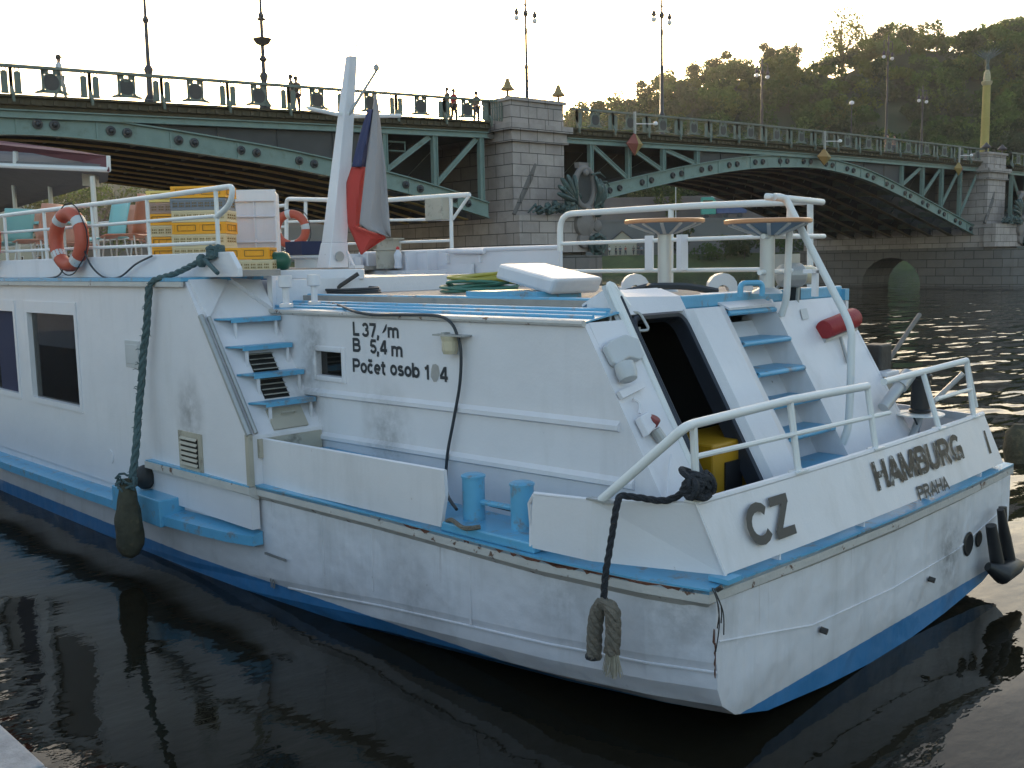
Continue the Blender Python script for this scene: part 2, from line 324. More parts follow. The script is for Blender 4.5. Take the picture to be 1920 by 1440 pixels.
def text(name, body, cap, origin, xd, yd, m, parent, width, lift=.006, sw=.235):
    """width = length of the whole word along the surface"""
    xd = Vector(xd).normalized(); yd = Vector(yd); yd = (yd-xd*yd.dot(xd)).normalized(); zd = xd.cross(yd)
    tot = sum(GL[c][0] for c in body)-.06; sx = width/tot; k = MB(); x0 = 0; O = Vector(origin); step = 0
    for ch in body:
        w_, strokes = GL[ch]
        for q in strokes:
            step += 1; n = len(q); closed = n > 2 and math.dist(q[0], q[-1]) < 1e-6; vs = []
            hx = sw/2*min(1.0, cap/sx*1.0)
            for i, (x, y) in enumerate(q):
                p, r = q[max(i-1, 0)], q[min(i+1, n-1)]
                if closed and i in (0, n-1): p, r = q[n-2], q[1]
                dx, dy = (r[0]-p[0])*sx, (r[1]-p[1])*cap; l = math.hypot(dx, dy) or 1; nx, ny = -dy/l, dx/l
                for s in (-1, 1): vs.append(O+xd*((x0+x)*sx+nx*s*cap*sw/2*.92)+yd*(y*cap+ny*s*cap*sw/2*.92)+zd*(lift+.0002*(step % 7)))
            k.add(vs, [(2*i, 2*i+1, 2*i+3, 2*i+2) for i in range(n-1)])
        x0 += w_
    return k.build(name, m, parent)
def V(*a): return Vector(a)
# ================================================================== the boat
YM = 2.42                         # centre line of the boat
boat = empty('passenger_boat', (0, 0, 0), 'white and blue passenger boat moored stern towards us, lettered HAMBURG PRAHA', 'boat')
def mir(p): return V(p[0], 2*YM-p[1], p[2])
# --- hull shell
deckY = [(-37, 2.3), (-35, 1.0), (-30, -.05), (-22, -.36), (-8, -.36), (-6, -.34), (-4.7, -.29), (-3, -.22), (-1.2, -.2), (-.45, -.11), (0, 0)]
chz = [(-37, .1), (-14, -.2), (-8, -.16), (-6, -.08), (-4.7, .03), (-3.9, .10), (-3, .19), (-2.1, .27), (-1.06, .36), (0, .43)]
st = [0, -.2, -.45, -.8, -1.2, -1.65, -2.1, -2.6, -3, -3.45, -3.9, -4.3, -4.7, -5.3, -6, -7, -8, -11, -14, -22, -30, -35, -37]
IN = .07
def sec(x):
    y = lerp(deckY, x)+IN; z = lerp(chz, x); w = YM-y; a = .55 if x > -.1 else 1
    top = .96 if x > -36 else 1.0
    half = [(y, top), (y, (top+z)/2+.02), (y+.005, z+.06), (y+.02, z)]
    for fy, dz in ((.008, .11), (.03, .23), (.09, .33), (.25, .43), (.58, .505), (1, .56)): half.append((y+w*fy if w > .3 else y+w*fy, z-dz))
    pts = [V(x, b, c) for b, c in half]
    return pts+[mir(p) for p in reversed(pts[:-1])]
SEC = [sec(x) for x in st]
h = MB(); n = len(SEC[0])
for q in SEC: h.v += [tuple(p) for p in q]
for i in range(len(SEC)-1):
    for j in range(n-1): h.f.append((i*n+j, i*n+j+1, (i+1)*n+j+1, (i+1)*n+j)); h.mi.append(0)
h.f.append(tuple(range(n))); h.mi.append(0)
h.f.append(tuple((len(SEC)-1)*n+j for j in range(n))); h.mi.append(0)
hull = h.build('hull', M['hull'], boat)
# weld seams and plate laps on the hull
w = MB()
for x in (-1.95, -3.1, -3.75):
    y = lerp(deckY, x)+IN; w.box((x, y-.002, .55), (.02, .006, .5))
w.tube([V(x, lerp(deckY, x)+IN+.014, lerp(chz, x)) for x in st[:12]], .010, 6)
w.tube([V(.004, y, z) for y, z in ((.1, .62), (1.2, .42), (2.4, .38), (3.6, .42), (4.7, .6))], .006, 6)
w.build('weld_seam', M['hull'], boat)
mk = MB(); mk.box((-4.42, -.235, .335), (.34, .012, .02)); mk.build('draught_mark', M['soot'], boat)
text('draught_number', '10', .085, PY(507, 1100, -.215), (1, 0, 0), (0, 0, 1), M['soot'], boat, .09)

# --- rub rail with blue deck edge
outer = [V(x, lerp(deckY, x), 0) for x in st[:15]]
tr = [V(0, 0, 0), V(.05, 1.2, 0), V(.07, 2.42, 0), V(.05, 3.64, 0), V(0, 4.84, 0)]
r = MB()
loopo = list(reversed(outer))+tr[1:]; loopi = [p+V(0, .12, 0) for p in reversed(outer)]+[p-V(.12, 0, 0) for p in tr[1:]]
loopi[len(outer)-1] = V(-.12, .12, 0)
for z0, z1 in ((.875, .95),):
    k = len(loopo); vs = []
    for p, q in zip(loopo, loopi): vs += [p+V(0, 0, z1), p+V(0, 0, z0), q+V(0, 0, z0-.10), q+V(0, 0, z1)]
    fs = []
    for i in range(k-1):
        for j in range(4): fs.append((i*4+j, i*4+(j+1) % 4, (i+1)*4+(j+1) % 4, (i+1)*4+j))
    r.add(vs, fs+[(0, 1, 2, 3), tuple((k-1)*4+j for j in (3, 2, 1, 0))])
r.build('rub_rail', M['rub'], boat)
d = MB()
edge = loopo+[mir(p) for p in reversed(loopo[:len(outer)])][1:]
d.add([p+V(0, 0, .962) for p in edge]+[p+V(0, 0, .93) for p in edge], [tuple(range(len(edge)))]+[(i, (i+1) % len(edge), len(edge)+(i+1) % len(edge), len(edge)+i) for i in range(len(edge))])
d.build('side_deck', M['blue'], boat)
# far-side rub rail
r = MB(); r.strip([mir(p)+V(0, 0, .95) for p in outer], [mir(p)+V(0, 0, .85) for p in outer]); r.build('rub_rail', M['rub'], boat)

k = MB(); k.hexa([V(-6.55, -.415, .885), V(-4.60, -.36, .885), V(-4.60, -.26, .82), V(-6.55, -.26, .82)], [V(-6.55, -.415, .95), V(-4.60, -.36, .95), V(-4.60, -.26, .95), V(-6.55, -.26, .95)]); k.build('rub_rail', M['rub'], boat)
k = MB(); k.hexa([V(-6.55, -.405, .951), V(-4.62, -.35, .951), V(-4.62, -.30, .951), V(-6.55, -.30, .951)], [V(-6.55, -.405, .963), V(-4.62, -.35, .963), V(-4.62, -.30, .963), V(-6.55, -.30, .963)]); k.build('rail_cap', M['blue'], boat)
# --- lower blue strake on the forward hull with its step box
s = MB(); YH = -.29
xs = [-30, -22, -11, -8, -6.6, -6.0, -5.4, -4.95, -4.62]; yo = [-.40, -.51, -.51, -.51, -.51, -.50, -.465, -.41, -.33]
zt = [.46, .44, .43, .45, .47, .48, .49, .495, .50]
vs = []
for x, y, z in zip(xs, yo, zt): vs += [V(x, YH+.06, z+.03), V(x, y, z), V(x, y, z-.09), V(x, YH+.06, z-.09)]
fs = [(i*4+j, i*4+(j+1) % 4, (i+1)*4+(j+1) % 4, (i+1)*4+j) for i in range(len(xs)-1) for j in range(4)]
s.add(vs, fs+[(0, 1, 2, 3), tuple((len(xs)-1)*4+j for j in (3, 2, 1, 0))]); s.build('rubbing_strake', M['blue'], boat)
s = MB(); s.lim(-7.12, -6.02, -.535, -.2, .37, .64); s.build('step_box', M['blue'], boat, bevel=.012)

# --- saloon: side wall with window openings
XS = -4.62
def wallpanel(b, x0, x1, z0, z1): b.lim(x0, x1, -.33, -.25, z0, z1)
wl = MB(); WZ0, WZ1 = 1.335, 2.475
wins = [(-9.83, -8.27)]+[(-9.83-1.95*k, -8.27-1.95*k) for k in range(1, 8)]
wallpanel(wl, -30, wins[-1][0], .56, 2.76)
for (a, b_), nx in zip(wins, [(-5.5, 0)]+wins[:-1]):
    wallpanel(wl, a, b_, .56, WZ0); wallpanel(wl, a, b_, WZ1, 2.76)
    if nx[0] != -5.5: wallpanel(wl, b_, nx[0], .56, 2.76)
e1 = [V(-8.27, -.33, .56), V(XS, -.33, .56), V(XS, -.33, 1.40), V(-5.62, -.33, 2.76), V(-8.27, -.33, 2.76)]
wl.slab(e1, (0, .08, 0))
wl.lim(-30, -5.7, 5.1, 5.18, .5, 1.38); wl.lim(-30, -5.7, 5.1, 5.18, 2.3, 2.76)
for i in range(13): wl.lim(-30+i*1.95, -29.55+i*1.95, 5.1, 5.18, 1.38, 2.3)
wl.lim(-5.78, -5.7, -.24, 5.1, .96, 2.75)
wl.build('saloon_wall', M['white'], boat)
for k, (a, b_) in enumerate(wins):
    fr = MB()
    for q in ((a-.05, a+.07, WZ0-.06, WZ1+.05), (b_-.03, b_+.03, WZ0-.06, WZ1+.05)): fr.lim(q[0], q[1], -.345, -.262, q[2], q[3])
    fr.lim(a+.07, b_-.03, -.345, -.262, WZ0-.06, WZ0+.005); fr.lim(a+.07, b_-.03, -.345, -.262, WZ1-.09, WZ1+.05)
    f_ = fr.build('window', M['white'], boat)
    p = MB(); p.lim(a+.05, b_, -.285, -.275, WZ0, WZ1); p.build('pane', M['seeglass'], f_)
    if k == 1: c = MB(); c.lim(b_-.8, b_-.04, -.293, -.287, WZ0+.01, WZ1-.1); c.build('curtain', M['interiorblue'], f_)
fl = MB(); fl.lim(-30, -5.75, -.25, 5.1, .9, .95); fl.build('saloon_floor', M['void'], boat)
for i in range(7):
    x = -7.4-i*1.75; pt = MB(); pt.lim(x-.35, x+.35, .3, 1.6, 1.60, 1.64); pt.lim(x-.04, x+.04, .9, 1.0, .96, 1.6); pt.build('saloon_table', M['wood'], boat)
    pt = MB(); pt.lim(x+.55, x+.66, .2, 1.7, .96, 1.95); pt.lim(x+.40, x+.78, .2, 1.7, 1.30, 1.40); pt.build('saloon_bench', M['card'], boat)
pt = MB(); pt.lim(-30, -5.8, -.24, 5.08, 2.70, 2.74); pt.build('saloon_ceiling', M['greywhite'], boat)
# blue ledge and coaming of the upper deck
b = MB(); b.slab([V(-30, -.37, 2.765), V(-5.62, -.37, 2.765), V(-5.55, .46, 2.765), V(-30, .46, 2.765)], (0, 0, .035)); b.build('deck_ledge', M['blue'], boat)
t = MB(); t.lim(-30, -5.60, -.385, -.36, 2.715, 2.762); t.build('ledge_trim', M['rub'], boat)
c = MB(); c.slab([V(-30, -.14, 2.80), V(-4.98, -.14, 2.80), V(-4.98, -.14, 2.88), V(-5.12, -.14, 3.03), V(-30, -.14, 3.03)], (0, .05, 0))
c.build('deck_coaming', M['white'], boat, bevel=.008)
u = MB(); u.lim(-30, -5.2, -.09, .44, 2.80, 2.86); u.lim(-30, -6.75, .44, 2.1, 2.80, 2.86); u.lim(-30, -9.0, 2.1, 4.6, 2.80, 2.86); u.build('upper_deck', M['sand'], boat)
# access plate and vents on the saloon wall
v_ = MB(); v_.lim(-7.01, -6.66, -.342, -.33, 1.88, 2.16); v_.lim(-6.97, -6.69, -.35, -.342, 1.92, 2.12); v_.build('inspection_hatch', M['greywhite'], boat, bevel=.01)
vt = MB(); vt.lim(-5.92, -5.46, -.345, -.33, .945, 1.33); vent = vt.build('side_vent', M['grime'], boat)
q = MB(); q.lim(-5.86, -5.53, -.3525, -.345, 1.0, 1.28); q.build('vent_opening', M['void'], vent)
q = MB()
for k in range(6):
    z = 1.01+k*.05; q.hexa([V(-5.86, -.372, z), V(-5.53, -.372, z), V(-5.53, -.353, z+.022), V(-5.86, -.353, z+.022)], [V(-5.86, -.368, z-.006), V(-5.53, -.368, z-.006), V(-5.53, -.349, z+.016), V(-5.86, -.349, z+.016)])
q.build('louvre', M['grime'], vent)
ow = MB(); ow.lathe(PY(208, 856, -.331), [(.075, 0), (.075, .008), (.06, .008)], 20, (0, -1, 0)); ow.build('blanking_disc', M['white'], boat)

# --- slanting bulkhead at the saloon's aft end with steps
B0 = V(-5.62, 0, 2.76); B1 = V(XS, 0, 1.40); bd = (B1-B0).normalized(); bn = V(-bd.z, 0, bd.x)
if bn.x < 0: bn = -bn
YC = .44
def bh(y, t, off=0): p = B0+(B1-B0)*t+bn*off; return V(p.x, y, p.z)
k = MB(); k.slab([bh(-.25, 0), bh(YC, 0), bh(YC, 1), bh(-.25, 1)], -bn*.05); k.slab([V(XS, -.25, .96), V(XS, YC, .96), bh(YC, 1), bh(-.25, 1)], (-.05, 0, 0)); k.build('slanted_bulkhead', M['white'], boat)
k = MB(); pa = bh(.12, .02, .012)
k.slab([bh(-.31, .0, .002), bh(.10, .0, .002), bh(-.27, .27, .002)], bn*.035); k.slab([bh(.11, .0, .002), bh(YC-.01, .0, .002), bh(YC-.01, .22, .002)], bn*.05)
k.build('corner_gusset', M['white'], boat)
k = MB()
for y in (-.33, ): k.tube([bh(y, .24, .03), bh(y, 1, .03)], .028, 6)
k.tube([bh(-.27, .26, .05), bh(-.27, 1.0, .05)], .02, 6)
k.build('ladder_stringer', M['steel'], boat)
for t0, zz in ((.265, 2.375), (.45, 2.125), (.63, 1.905), (.81, 1.655)):
    c0 = bh(0, t0); z = c0.z
    sb = MB(); sb.hexa([V(c0.x, -.2, z), V(c0.x, YC-.02, z), V(c0.x+.15, YC-.02, z), V(c0.x+.15, -.10, z)], [V(c0.x, -.2, z+.018), V(c0.x, YC-.02, z+.018), V(c0.x+.15, YC-.02, z+.018), V(c0.x+.15, -.10, z+.018)])
    sb.lim(c0.x+.13, c0.x+.15, -.10, YC-.02, z-.025, z+.001)
    stp = sb.build('step', M['blue'], boat)
    for y in (-.05, YC-.06): rb = MB(); rb.lim(c0.x+.105, c0.x+.128, y-.012, y+.012, z-.30, z-.003); rb.build('step_strut', M['white'], stp)
lv = MB(); lv.slab([bh(-.02, .50, .004), bh(.24, .50, .004), bh(.24, .79, .004), bh(-.02, .79, .004)], bn*.006); lvo = lv.build('bulkhead_vent', M['void'], boat)
lv = MB()
for i in range(9):
    t0 = .505+i*.0325; lv.slab([bh(-.02, t0, .012), bh(.24, t0, .012), bh(.24, t0+.012, .03), bh(-.02, t0+.012, .03)], bn*.006)
lv.build('louvre', M['grime'], lvo)
lk = MB(); lk.slab([bh(-.06, .86, .003), bh(.30, .86, .003), bh(.30, .985, .003), bh(-.06, .985, .003)], bn*.02); lk.tube([bh(.06, .9, .03), bh(.06, .9, .06), bh(.2, .9, .06), bh(.2, .9, .03)], .008, 6); lk.build('locker_flap', M['grime'], boat)
lk = MB(); lk.lim(XS+.001, XS+.03, -.24, YC-.02, 1.20, 1.37); lk.build('rusty_sill', M['grime'], boat)
# edge post where the wall ends
k = MB(); k.lim(XS-.03, XS+.03, -.345, -.30, .96, 1.42); k.build('corner_post', M['grime'], boat)
# white wing wall above the aft cabin roof
k = MB(); k.slab([V(-5.40, .46, 2.47), V(-6.10, .99, 2.52), V(-6.10, .99, 2.86), V(-5.40, .46, 2.80)], (-.04, -.03, 0)); k.build('wing_wall', M['white'], boat)

# --- aft cabin: near wall, ridges, window, slanted end
ZR = 2.455
E0 = V(-1.345, 0, ZR); E1 = V(-.46, 0, .962); ed = (E1-E0).normalized(); en = V(.863, 0, .505).normalized()
dn = en.dot(E0)
def fz(z, off=0): # x on the slanted face at height z
    return (dn+off-en.z*z)/en.x
def FP(y, z, off=0): return V(fz(z), y, z)+en*off
WW = (-4.06, -3.66, 1.71, 2.04)   # window opening in the side wall (x0,x1,z0,z1)
p = PY(592, 655, YC); q = PY(645, 713, YC); WW = (p.x, q.x, q.z+.012, p.z)
k = MB()
def wallY(a, b_, z0, z1): k.lim(a, b_, YC, YC+.05, z0, z1)
wallY(-5.7, WW[0], .96, ZR); wallY(WW[0], WW[1], .96, WW[2]); wallY(WW[0], WW[1], WW[3], ZR)
k.slab([V(WW[1], YC, .96), V(-.46, YC, .962), V(-1.345, YC, ZR), V(WW[1], YC, ZR)], (0, .05, 0))
k.build('aft_cabin_wall', M['white'], boat)
k = MB(); k.lim(-5.7, -1.4, 4.30, 4.35, .96, ZR); k.build('aft_cabin_wall', M['white'], boat)
fr = MB(); a, b_, z0, z1 = WW
for qx in ((a-.04, a+.012), (b_-.012, b_+.04)): fr.lim(qx[0], qx[1], YC-.02, YC+.06, z0-.04, z1+.04)
fr.lim(a+.012, b_-.012, YC-.02, YC+.06, z0-.04, z0+.012); fr.lim(a+.012, b_-.012, YC-.02, YC+.06, z1-.012, z1+.04)
wf = fr.build('cabin_window', M['white'], boat, bevel=.012)
p = MB(); p.lim(a, b_, YC+.05, YC+.056, z0, z1); p.build('pane', M['glass'], wf)
for (A, Bq) in (((570, 735), (1163, 803)), ((600, 818), (1190, 912))):
    p = PY(*A, YC); q = PY(*Bq, YC); p.x = min(p.x, -4.6)
    q = V(q.x, q.y, q.z); rd = MB()
    vs = []
    for c_ in (p, q): vs += [c_+V(0, 0, .05), c_+V(0, -.035, .02), c_+V(0, -.035, -.012), c_+V(0, 0, -.03)]
    rd.add(vs, [(j, (j+1) % 4, 4+(j+1) % 4, 4+j) for j in range(4)]+[(0, 1, 2, 3), (7, 6, 5, 4)]); rd.build('wall_ridge', M['white'], boat)
lp = MB(); p = PY(1097, 607, YC); lp.tube([V(-5.55, YC-.012, 2.452), V(p.x, YC-.012, p.z)], .024, 8); lp.build('roof_lip', M['rub'], boat)
# lettering on the near wall
ex, ez = (1, 0, 0), (0, 0, 1)
for body, px, py, px1 in (('L', 662, 629, 674), ('37,', 679, 631, 712), ('m', 727, 633, 748), ('B', 662, 659, 676), ('5,4', 694, 662, 726), ('m', 734, 668, 755), ('Po\u010det', 662, 697, 723), ('osob', 732, 703, 787), ('1', 796, 711, 806), ('4', 825, 715, 840)):
    a_ = PY(px, py, YC); text('lettering', body, .122, a_, ex, ez, M['letter'], boat, (PY(px1, py, YC)-a_).x, .004)
p = PY(721, 619, YC-.004); k = MB(); k.add([p+V(-.04, 0, -.03), p+V(.02, 0, .05), p+V(.035, 0, .05), p+V(.02, 0, .0), p+V(-.01, 0, -.02)], [(0, 1, 2, 3, 4)]); k.build('lettering', M['letter'], boat)
p = PY(816, 699, YC-.003); k = MB(); k.add([p+V(.055*math.cos(i*.7)*(1+.2*math.sin(i*3)), 0, .085*math.sin(i*.7)*(1+.15*math.cos(i*5))) for i in range(9)], [tuple(range(9))]); k.build('scraped_patch', M['smudge'], boat)
# bulkhead lamp under the roof lip
c_ = PY(853, 628, YC); k = MB(); k.lim(c_.x-.16, c_.x+.2, YC-.10, YC, c_.z-.005, c_.z+.008); k.lim(c_.x-.1, c_.x-.06, YC-.06, YC, c_.z+.008, c_.z+.02)
wl_ = k.build('wall_lamp', M['steel'], boat)
k = MB(); k.lathe(c_+V(0, -.055, -.145), [(.055, 0), (.065, .03), (.065, .10), (.075, .14)], 14); k.build('lamp_glass', M['lens'], wl_)

# --- aft cabin roof
k = MB(); XE = fz(2.5)
k.slab([V(-5.75, YC, ZR), V(-1.35, YC, ZR), V(fz(2.53), 1.0, 2.52), V(-5.75, 1.0, 2.52)], (0, 0, .012)); k.build('roof_edge', M['blue'], boat)
for y, z in ((.60, 2.487), (.745, 2.503), (.89, 2.52)):
    k = MB(); k.tube([V(-5.75, y, z), V(-1.40, y, z)], .02, 8); k.build('roof_rib', M['blue'], boat, True)
k = MB(); k.lim(-6.2, -3.95, 1.05, 1.11, 2.50, 2.60); k.lim(-3.93, -1.50, 1.03, 1.09, 2.50, 2.605)
k.lim(-1.50, -1.44, 1.69, 4.30, 2.49, 2.60); k.build('roof_rim', M['blue'], boat, bevel=.015)
k = MB(); k.lim(-6.74, -1.46, 1.0, 4.28, 2.46, 2.585); k.lim(-9.0, -6.74, 2.1, 4.28, 2.46, 2.583); k.build('roof_deck', M['sand'], boat)
k = MB(); k.lim(-6.9, -1.40, 4.28, 4.36, 2.46, 2.57); k.build('roof_rim', M['blue'], boat)

# --- slanted aft face: panels round the door, the stairs and the end panel
DY0, DY1, DZ0, DZ1 = .955, 1.62, 1.02, 2.50
k = MB()
def face(y0, y1, z0, z1, th=.045, off=0): k.slab([FP(y0, z0, off), FP(y1, z0, off), FP(y1, z1, off), FP(y0, z1, off)], -en*th)
face(YC+.053, DY0, .962, 2.46); face(DY0, DY1, .962, DZ0); face(DY1, 2.16, .962, 2.50)
face(2.932, 4.095, .962, 2.50)
k.build('aft_face', M['white'], boat)
# hood above the door
k = MB(); k.slab([FP(DY0-.05, 2.40, .0), FP(DY0-.05, 2.62, .0), V(-1.60, DY0-.02, 2.66), V(-1.75, DY0-.02, 2.58), V(-1.75, DY0-.02, 2.46)], (0, .05, 0))
k.slab([FP(DY1, 2.40, 0), FP(DY1, 2.60, 0), V(-1.60, DY1-.02, 2.66), V(-1.75, DY1-.02, 2.58), V(-1.75, DY1-.02, 2.46)], (0, .05, 0))
k.slab([FP(DY0, 2.62, 0), FP(DY1, 2.60, 0), V(-1.60, DY1-.02, 2.665), V(-1.60, DY0-.02, 2.665)], (0, 0, -.02))
k.slab([FP(DY0, DZ1-.01, .0), FP(DY1, DZ1-.01, .0), FP(DY1, 2.60, 0), FP(DY0, 2.62, 0)], -en*.03)
k.slab([V(-1.60, DY1-.02, 2.665), V(-1.60, DY0-.02, 2.665), V(-1.80, DY0-.02, 2.56), V(-1.80, DY1-.02, 2.56)], (0, 0, -.02))
k.build('door_hood', M['white'], boat)
# door frame (dark rubber seal, rounded corners), the dark engine room behind
def rrect(y0, y1, z0, z1, r, off):
    out = []
    for cy_, cz_, a0 in ((y1-r, z1-r, 0), (y0+r, z1-r, 90), (y0+r, z0+r, 180), (y1-r, z0+r, 270)):
        for i in range(5):
            a = RAD(a0+i*22.5); out.append(FP(cy_+r*math.cos(a), cz_+r*math.sin(a), off))
    return out
k = MB(); k.tube(rrect(DY0+.015, DY1-.015, DZ0+.01, DZ1-.03, .09, -.01), .026, 6, closed=True)
A_ = rrect(DY0+.01, DY1-.01, DZ0+.005, DZ1-.025, .09, -.0); B_ = [p-en*.14 for p in A_]
k.strip(A_+A_[:1], B_+B_[:1]); k.build('door_frame', M['seal'], boat)
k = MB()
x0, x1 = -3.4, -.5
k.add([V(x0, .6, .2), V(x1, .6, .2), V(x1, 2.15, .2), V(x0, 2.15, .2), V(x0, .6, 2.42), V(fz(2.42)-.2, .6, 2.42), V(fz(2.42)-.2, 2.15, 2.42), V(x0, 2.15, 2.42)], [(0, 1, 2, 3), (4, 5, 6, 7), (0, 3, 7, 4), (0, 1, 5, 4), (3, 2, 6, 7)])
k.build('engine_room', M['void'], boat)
# open door leaf, hinged on the near side and standing out from the face
LW = .30; hy = .93; hv = V(.75, -.16, .44).normalized()
dz0, dz1 = 1.0, 2.52
Pa = [FP(hy, dz0, .03), FP(hy, dz1, .03)]; Pb = [p+hv*LW for p in Pa]
Pb = [PY(1316, 925, .90), PY(1141, 531, .90)]; Pa = [PY(1328, 940, 1.02), PY(1176, 577, 1.0)]
k = MB(); lat = V(.0, -.055, .0)
k.slab([Pa[0], Pb[0], Pb[1], Pa[1]], (-.035, -.055, -.02)); door = k.build('door', M['greywhite'], boat, bevel=.01)
k = MB(); k.tube(fillet([Pa[1], Pb[1], Pb[0], Pa[0]], .05), .037, 8)
k.build('door_edge', M['rail'], door, True)
k = MB(); k.tube([Pb[1]*.98+Pb[0]*.02+V(.015, .05, .0), Pb[0]+V(.015, .05, 0)], .016, 6); k.build('rubber_seal', M['seal'], door)
k = MB(); a = PY(1178, 586, 1.0); b_ = PY(1197, 620, 1.0); k.tube(fillet([a, a+V(.05, .07, .0), b_+V(.05, .07, 0), b_]), .011, 6); c_ = PY(1192, 622, 1.02); k.box(c_, (.05, .05, .07)); k.build('door_handle', M['steel'], door)
k = MB(); a = PY(1147, 582, .80); b_ = PY(1143, 600, .80); c_ = PY(1150, 628, .82); dd = PY(1168, 636, .86); k.tube(fillet([a, b_, c_, dd], .02), .012, 6); k.box(dd, (.06, .05, .06)); k.build('door_handle', M['greywhite'], door)
k = MB(); a = PY(1285, 835, .98); k.lathe(a, [(.05, -.02), (.05, .02), (.02, .03)], 8, en); k.build('door_handle', M['steel'], door)
# fittings on the face left of the door
k = MB(); c_ = FP(.66, 2.06, .02)
q = [PN(x, y, en, dn+.01) for x, y in ((1127, 655), (1135, 645), (1165, 632), (1188, 640), (1200, 672), (1193, 680), (1172, 675), (1150, 690), (1143, 686))]
k.slab(q, en*.05); bl = k.build('lamp_bracket', M['greywhite'], boat, bevel=.012)
k = MB(); a = PN(1170, 683, en, dn+.08); b_ = PN(1180, 715, en, dn+.08); k.tube([a, (a+b_)/2, b_-(b_-a)*.1, b_], [.07, .075, .062, .03], 14); k.build('lamp_bulb', M['greywhite'], bl, True)
k = MB(); k.slab([PN(x, y, en, dn+.012) for x, y in ((1155, 737), (1198, 717), (1205, 729), (1163, 750))], en*.03); k.build('face_bracket', M['white'], boat)
k = MB(); k.slab([PN(x, y, en, dn+.012) for x, y in ((1189, 788), (1207, 776), (1220, 805), (1206, 822))], en*.06); sk = k.build('socket_box', M['white'], boat, bevel=.008)
k = MB(); a = PN(1222, 795, en, dn+.03); k.lathe(a, [(.042, 0), (.042, .05), (.036, .055)], 14, V(.5, .1, .85)); k.build('socket_cap', M['dullred'], sk)
k = MB(); a = PN(1228, 806, en, dn+.04); k.tube([a, PN(1242, 826, en, dn+.04)], .04, 10); k.build('plug', M['steel'], sk)
k = MB(); k.tube(smooth_path([PN(1187, 748, en, dn+.03), PN(1199, 756, en, dn+.04), PN(1199, 775, en, dn+.03)]), .012, 6)
k.tube([PN(1258, 853, en, dn+.05), PN(1255, 880, en, dn+.05), PN(1250, 955, en, dn+.05)], .009, 6); k.build('conduit', M['white'], boat)
# left cheek of the stairs (raised, bevelled) and the stairs
SY0, SY1 = 2.20, 2.90
k = MB(); za, zb = .962, 2.50
k.hexa([FP(DY1+.02, za, .0), FP(2.18, za, 0), FP(2.18, zb, 0), FP(DY1+.02, zb, 0)], [FP(DY1+.05, za, .06), FP(2.02, za, .06), FP(2.02, zb-.03, .06), FP(DY1+.05, zb-.03, .06)])
k.slab([FP(2.16, za, 0), FP(2.185, za, 0), FP(2.185, zb, 0), FP(2.16, zb, 0)], -en*.32)
k.slab([FP(SY1, za, .01), FP(SY1+.03, za, .01), FP(SY1+.03, zb+.02, .01), FP(SY1, zb+.02, .01)], -en*.34)
k.build('stair_cheek', M['white'], boat)
k = MB(); k.slab([FP(2.185, za, -.24), FP(SY1, za, -.24), FP(SY1, 2.46, -.24), FP(2.185, 2.46, -.24)], -en*.03); k.build('stair_riser', M['white'], boat)
for i, z in enumerate((2.45, 2.205, 1.965, 1.72, 1.48, 1.235)):
    x = fz(z, .03); k = MB(); k.lim(x-.30, x-.02, SY0-.012, SY1-.002, z-.012, z+.012); k.tube([V(x-.02, SY0-.012, z-.012), V(x-.02, SY1-.002, z-.012)], .020, 10)
    k.build('stair_step', M['blue'], boat, True)
k = MB(); k.slab([FP(SY0-.0, 2.47, .03), FP(SY1, 2.47, .03), V(-1.62, SY1, 2.60), V(-1.62, SY0, 2.60)], (0, 0, -.02)); k.build('stair_head', M['white'], boat)
# end panel right of the stairs: side cheek, niche with the red roll
k = MB(); k.slab([FP(4.10, .962, .0), FP(4.10, 2.50, .0), V(-1.8, 4.10, 2.50), V(-1.8, 4.10, .962)], (0, .04, 0)); k.build('end_wall', M['white'], boat)
k = MB()
k.slab([PN(x, y, en, dn+.008) for x, y in ((1500, 580), (1512, 578), (1517, 597), (1505, 600))], en*.003); k.build('sticker', M['buoyband'], boat)
a = PN(1546, 618, en, dn+.06); b_ = PN(1600, 596, en, dn+.10); ax = (b_-a)
k = MB(); k.lathe(a-ax*.02, [(.08, 0), (.085, .02), (.085, ax.length*.7), (.095, ax.length), (.08, ax.length+.02)], 16, ax); rr_ = k.build('rolled_awning', M['redcloth'], boat, True)
k = MB(); k.tube([a+V(0, 0, -.1), b_+V(.03, 0, -.1)], .02, 6); k.build('awning_rod', M['alu'], rr_)
k = MB(); k.tube([PN(1573, 622, en, dn+.04), PN(1590, 680, en, dn+.02)], .016, 6); k.build('awning_strut', M['steel'], boat)
# --- bulwark plates on the near edge and across the stern
k = MB(); q = [PY(465, 820, -.2), PY(832, 885, -.2), PY(835, 930, -.2), PY(826, 988, -.2), PY(468, 903, -.2)]
k.slab(q, (0, .03, 0)); k.tube([q[0]+V(0, .015, 0), q[1]+V(0, .015, 0)], .018, 6); k.build('bulwark_plate', M['white'], boat)
TB0, TB1, TT0, TT1 = V(-.02, .19, 1.0), V(-.02, 4.62, 1.0), V(-.16, .09, 1.43), V(-.16, 4.50, 1.45)
pj = [V(-1.35, -.17, 1.0), V(-1.33, -.17, 1.37), V(-.75, -.15, 1.39), TT0, TB0]
k = MB(); k.slab([V(-1.28, -.17, 1.005), V(-1.30, -.17, 1.02), V(-1.27, -.17, 1.365), V(-1.23, -.17, 1.375), V(-.80, -.12, 1.39), V(-.80, -.12, 1.0)], (0, .03, 0))
k.slab([V(-.80, -.12, 1.0), V(-.80, -.12, 1.39), TT0, TB0], (0.0, .03, 0)); k.tube([V(-1.27, -.155, 1.37), V(-.80, -.105, 1.39), TT0+V(0, .015, 0)], .017, 6)
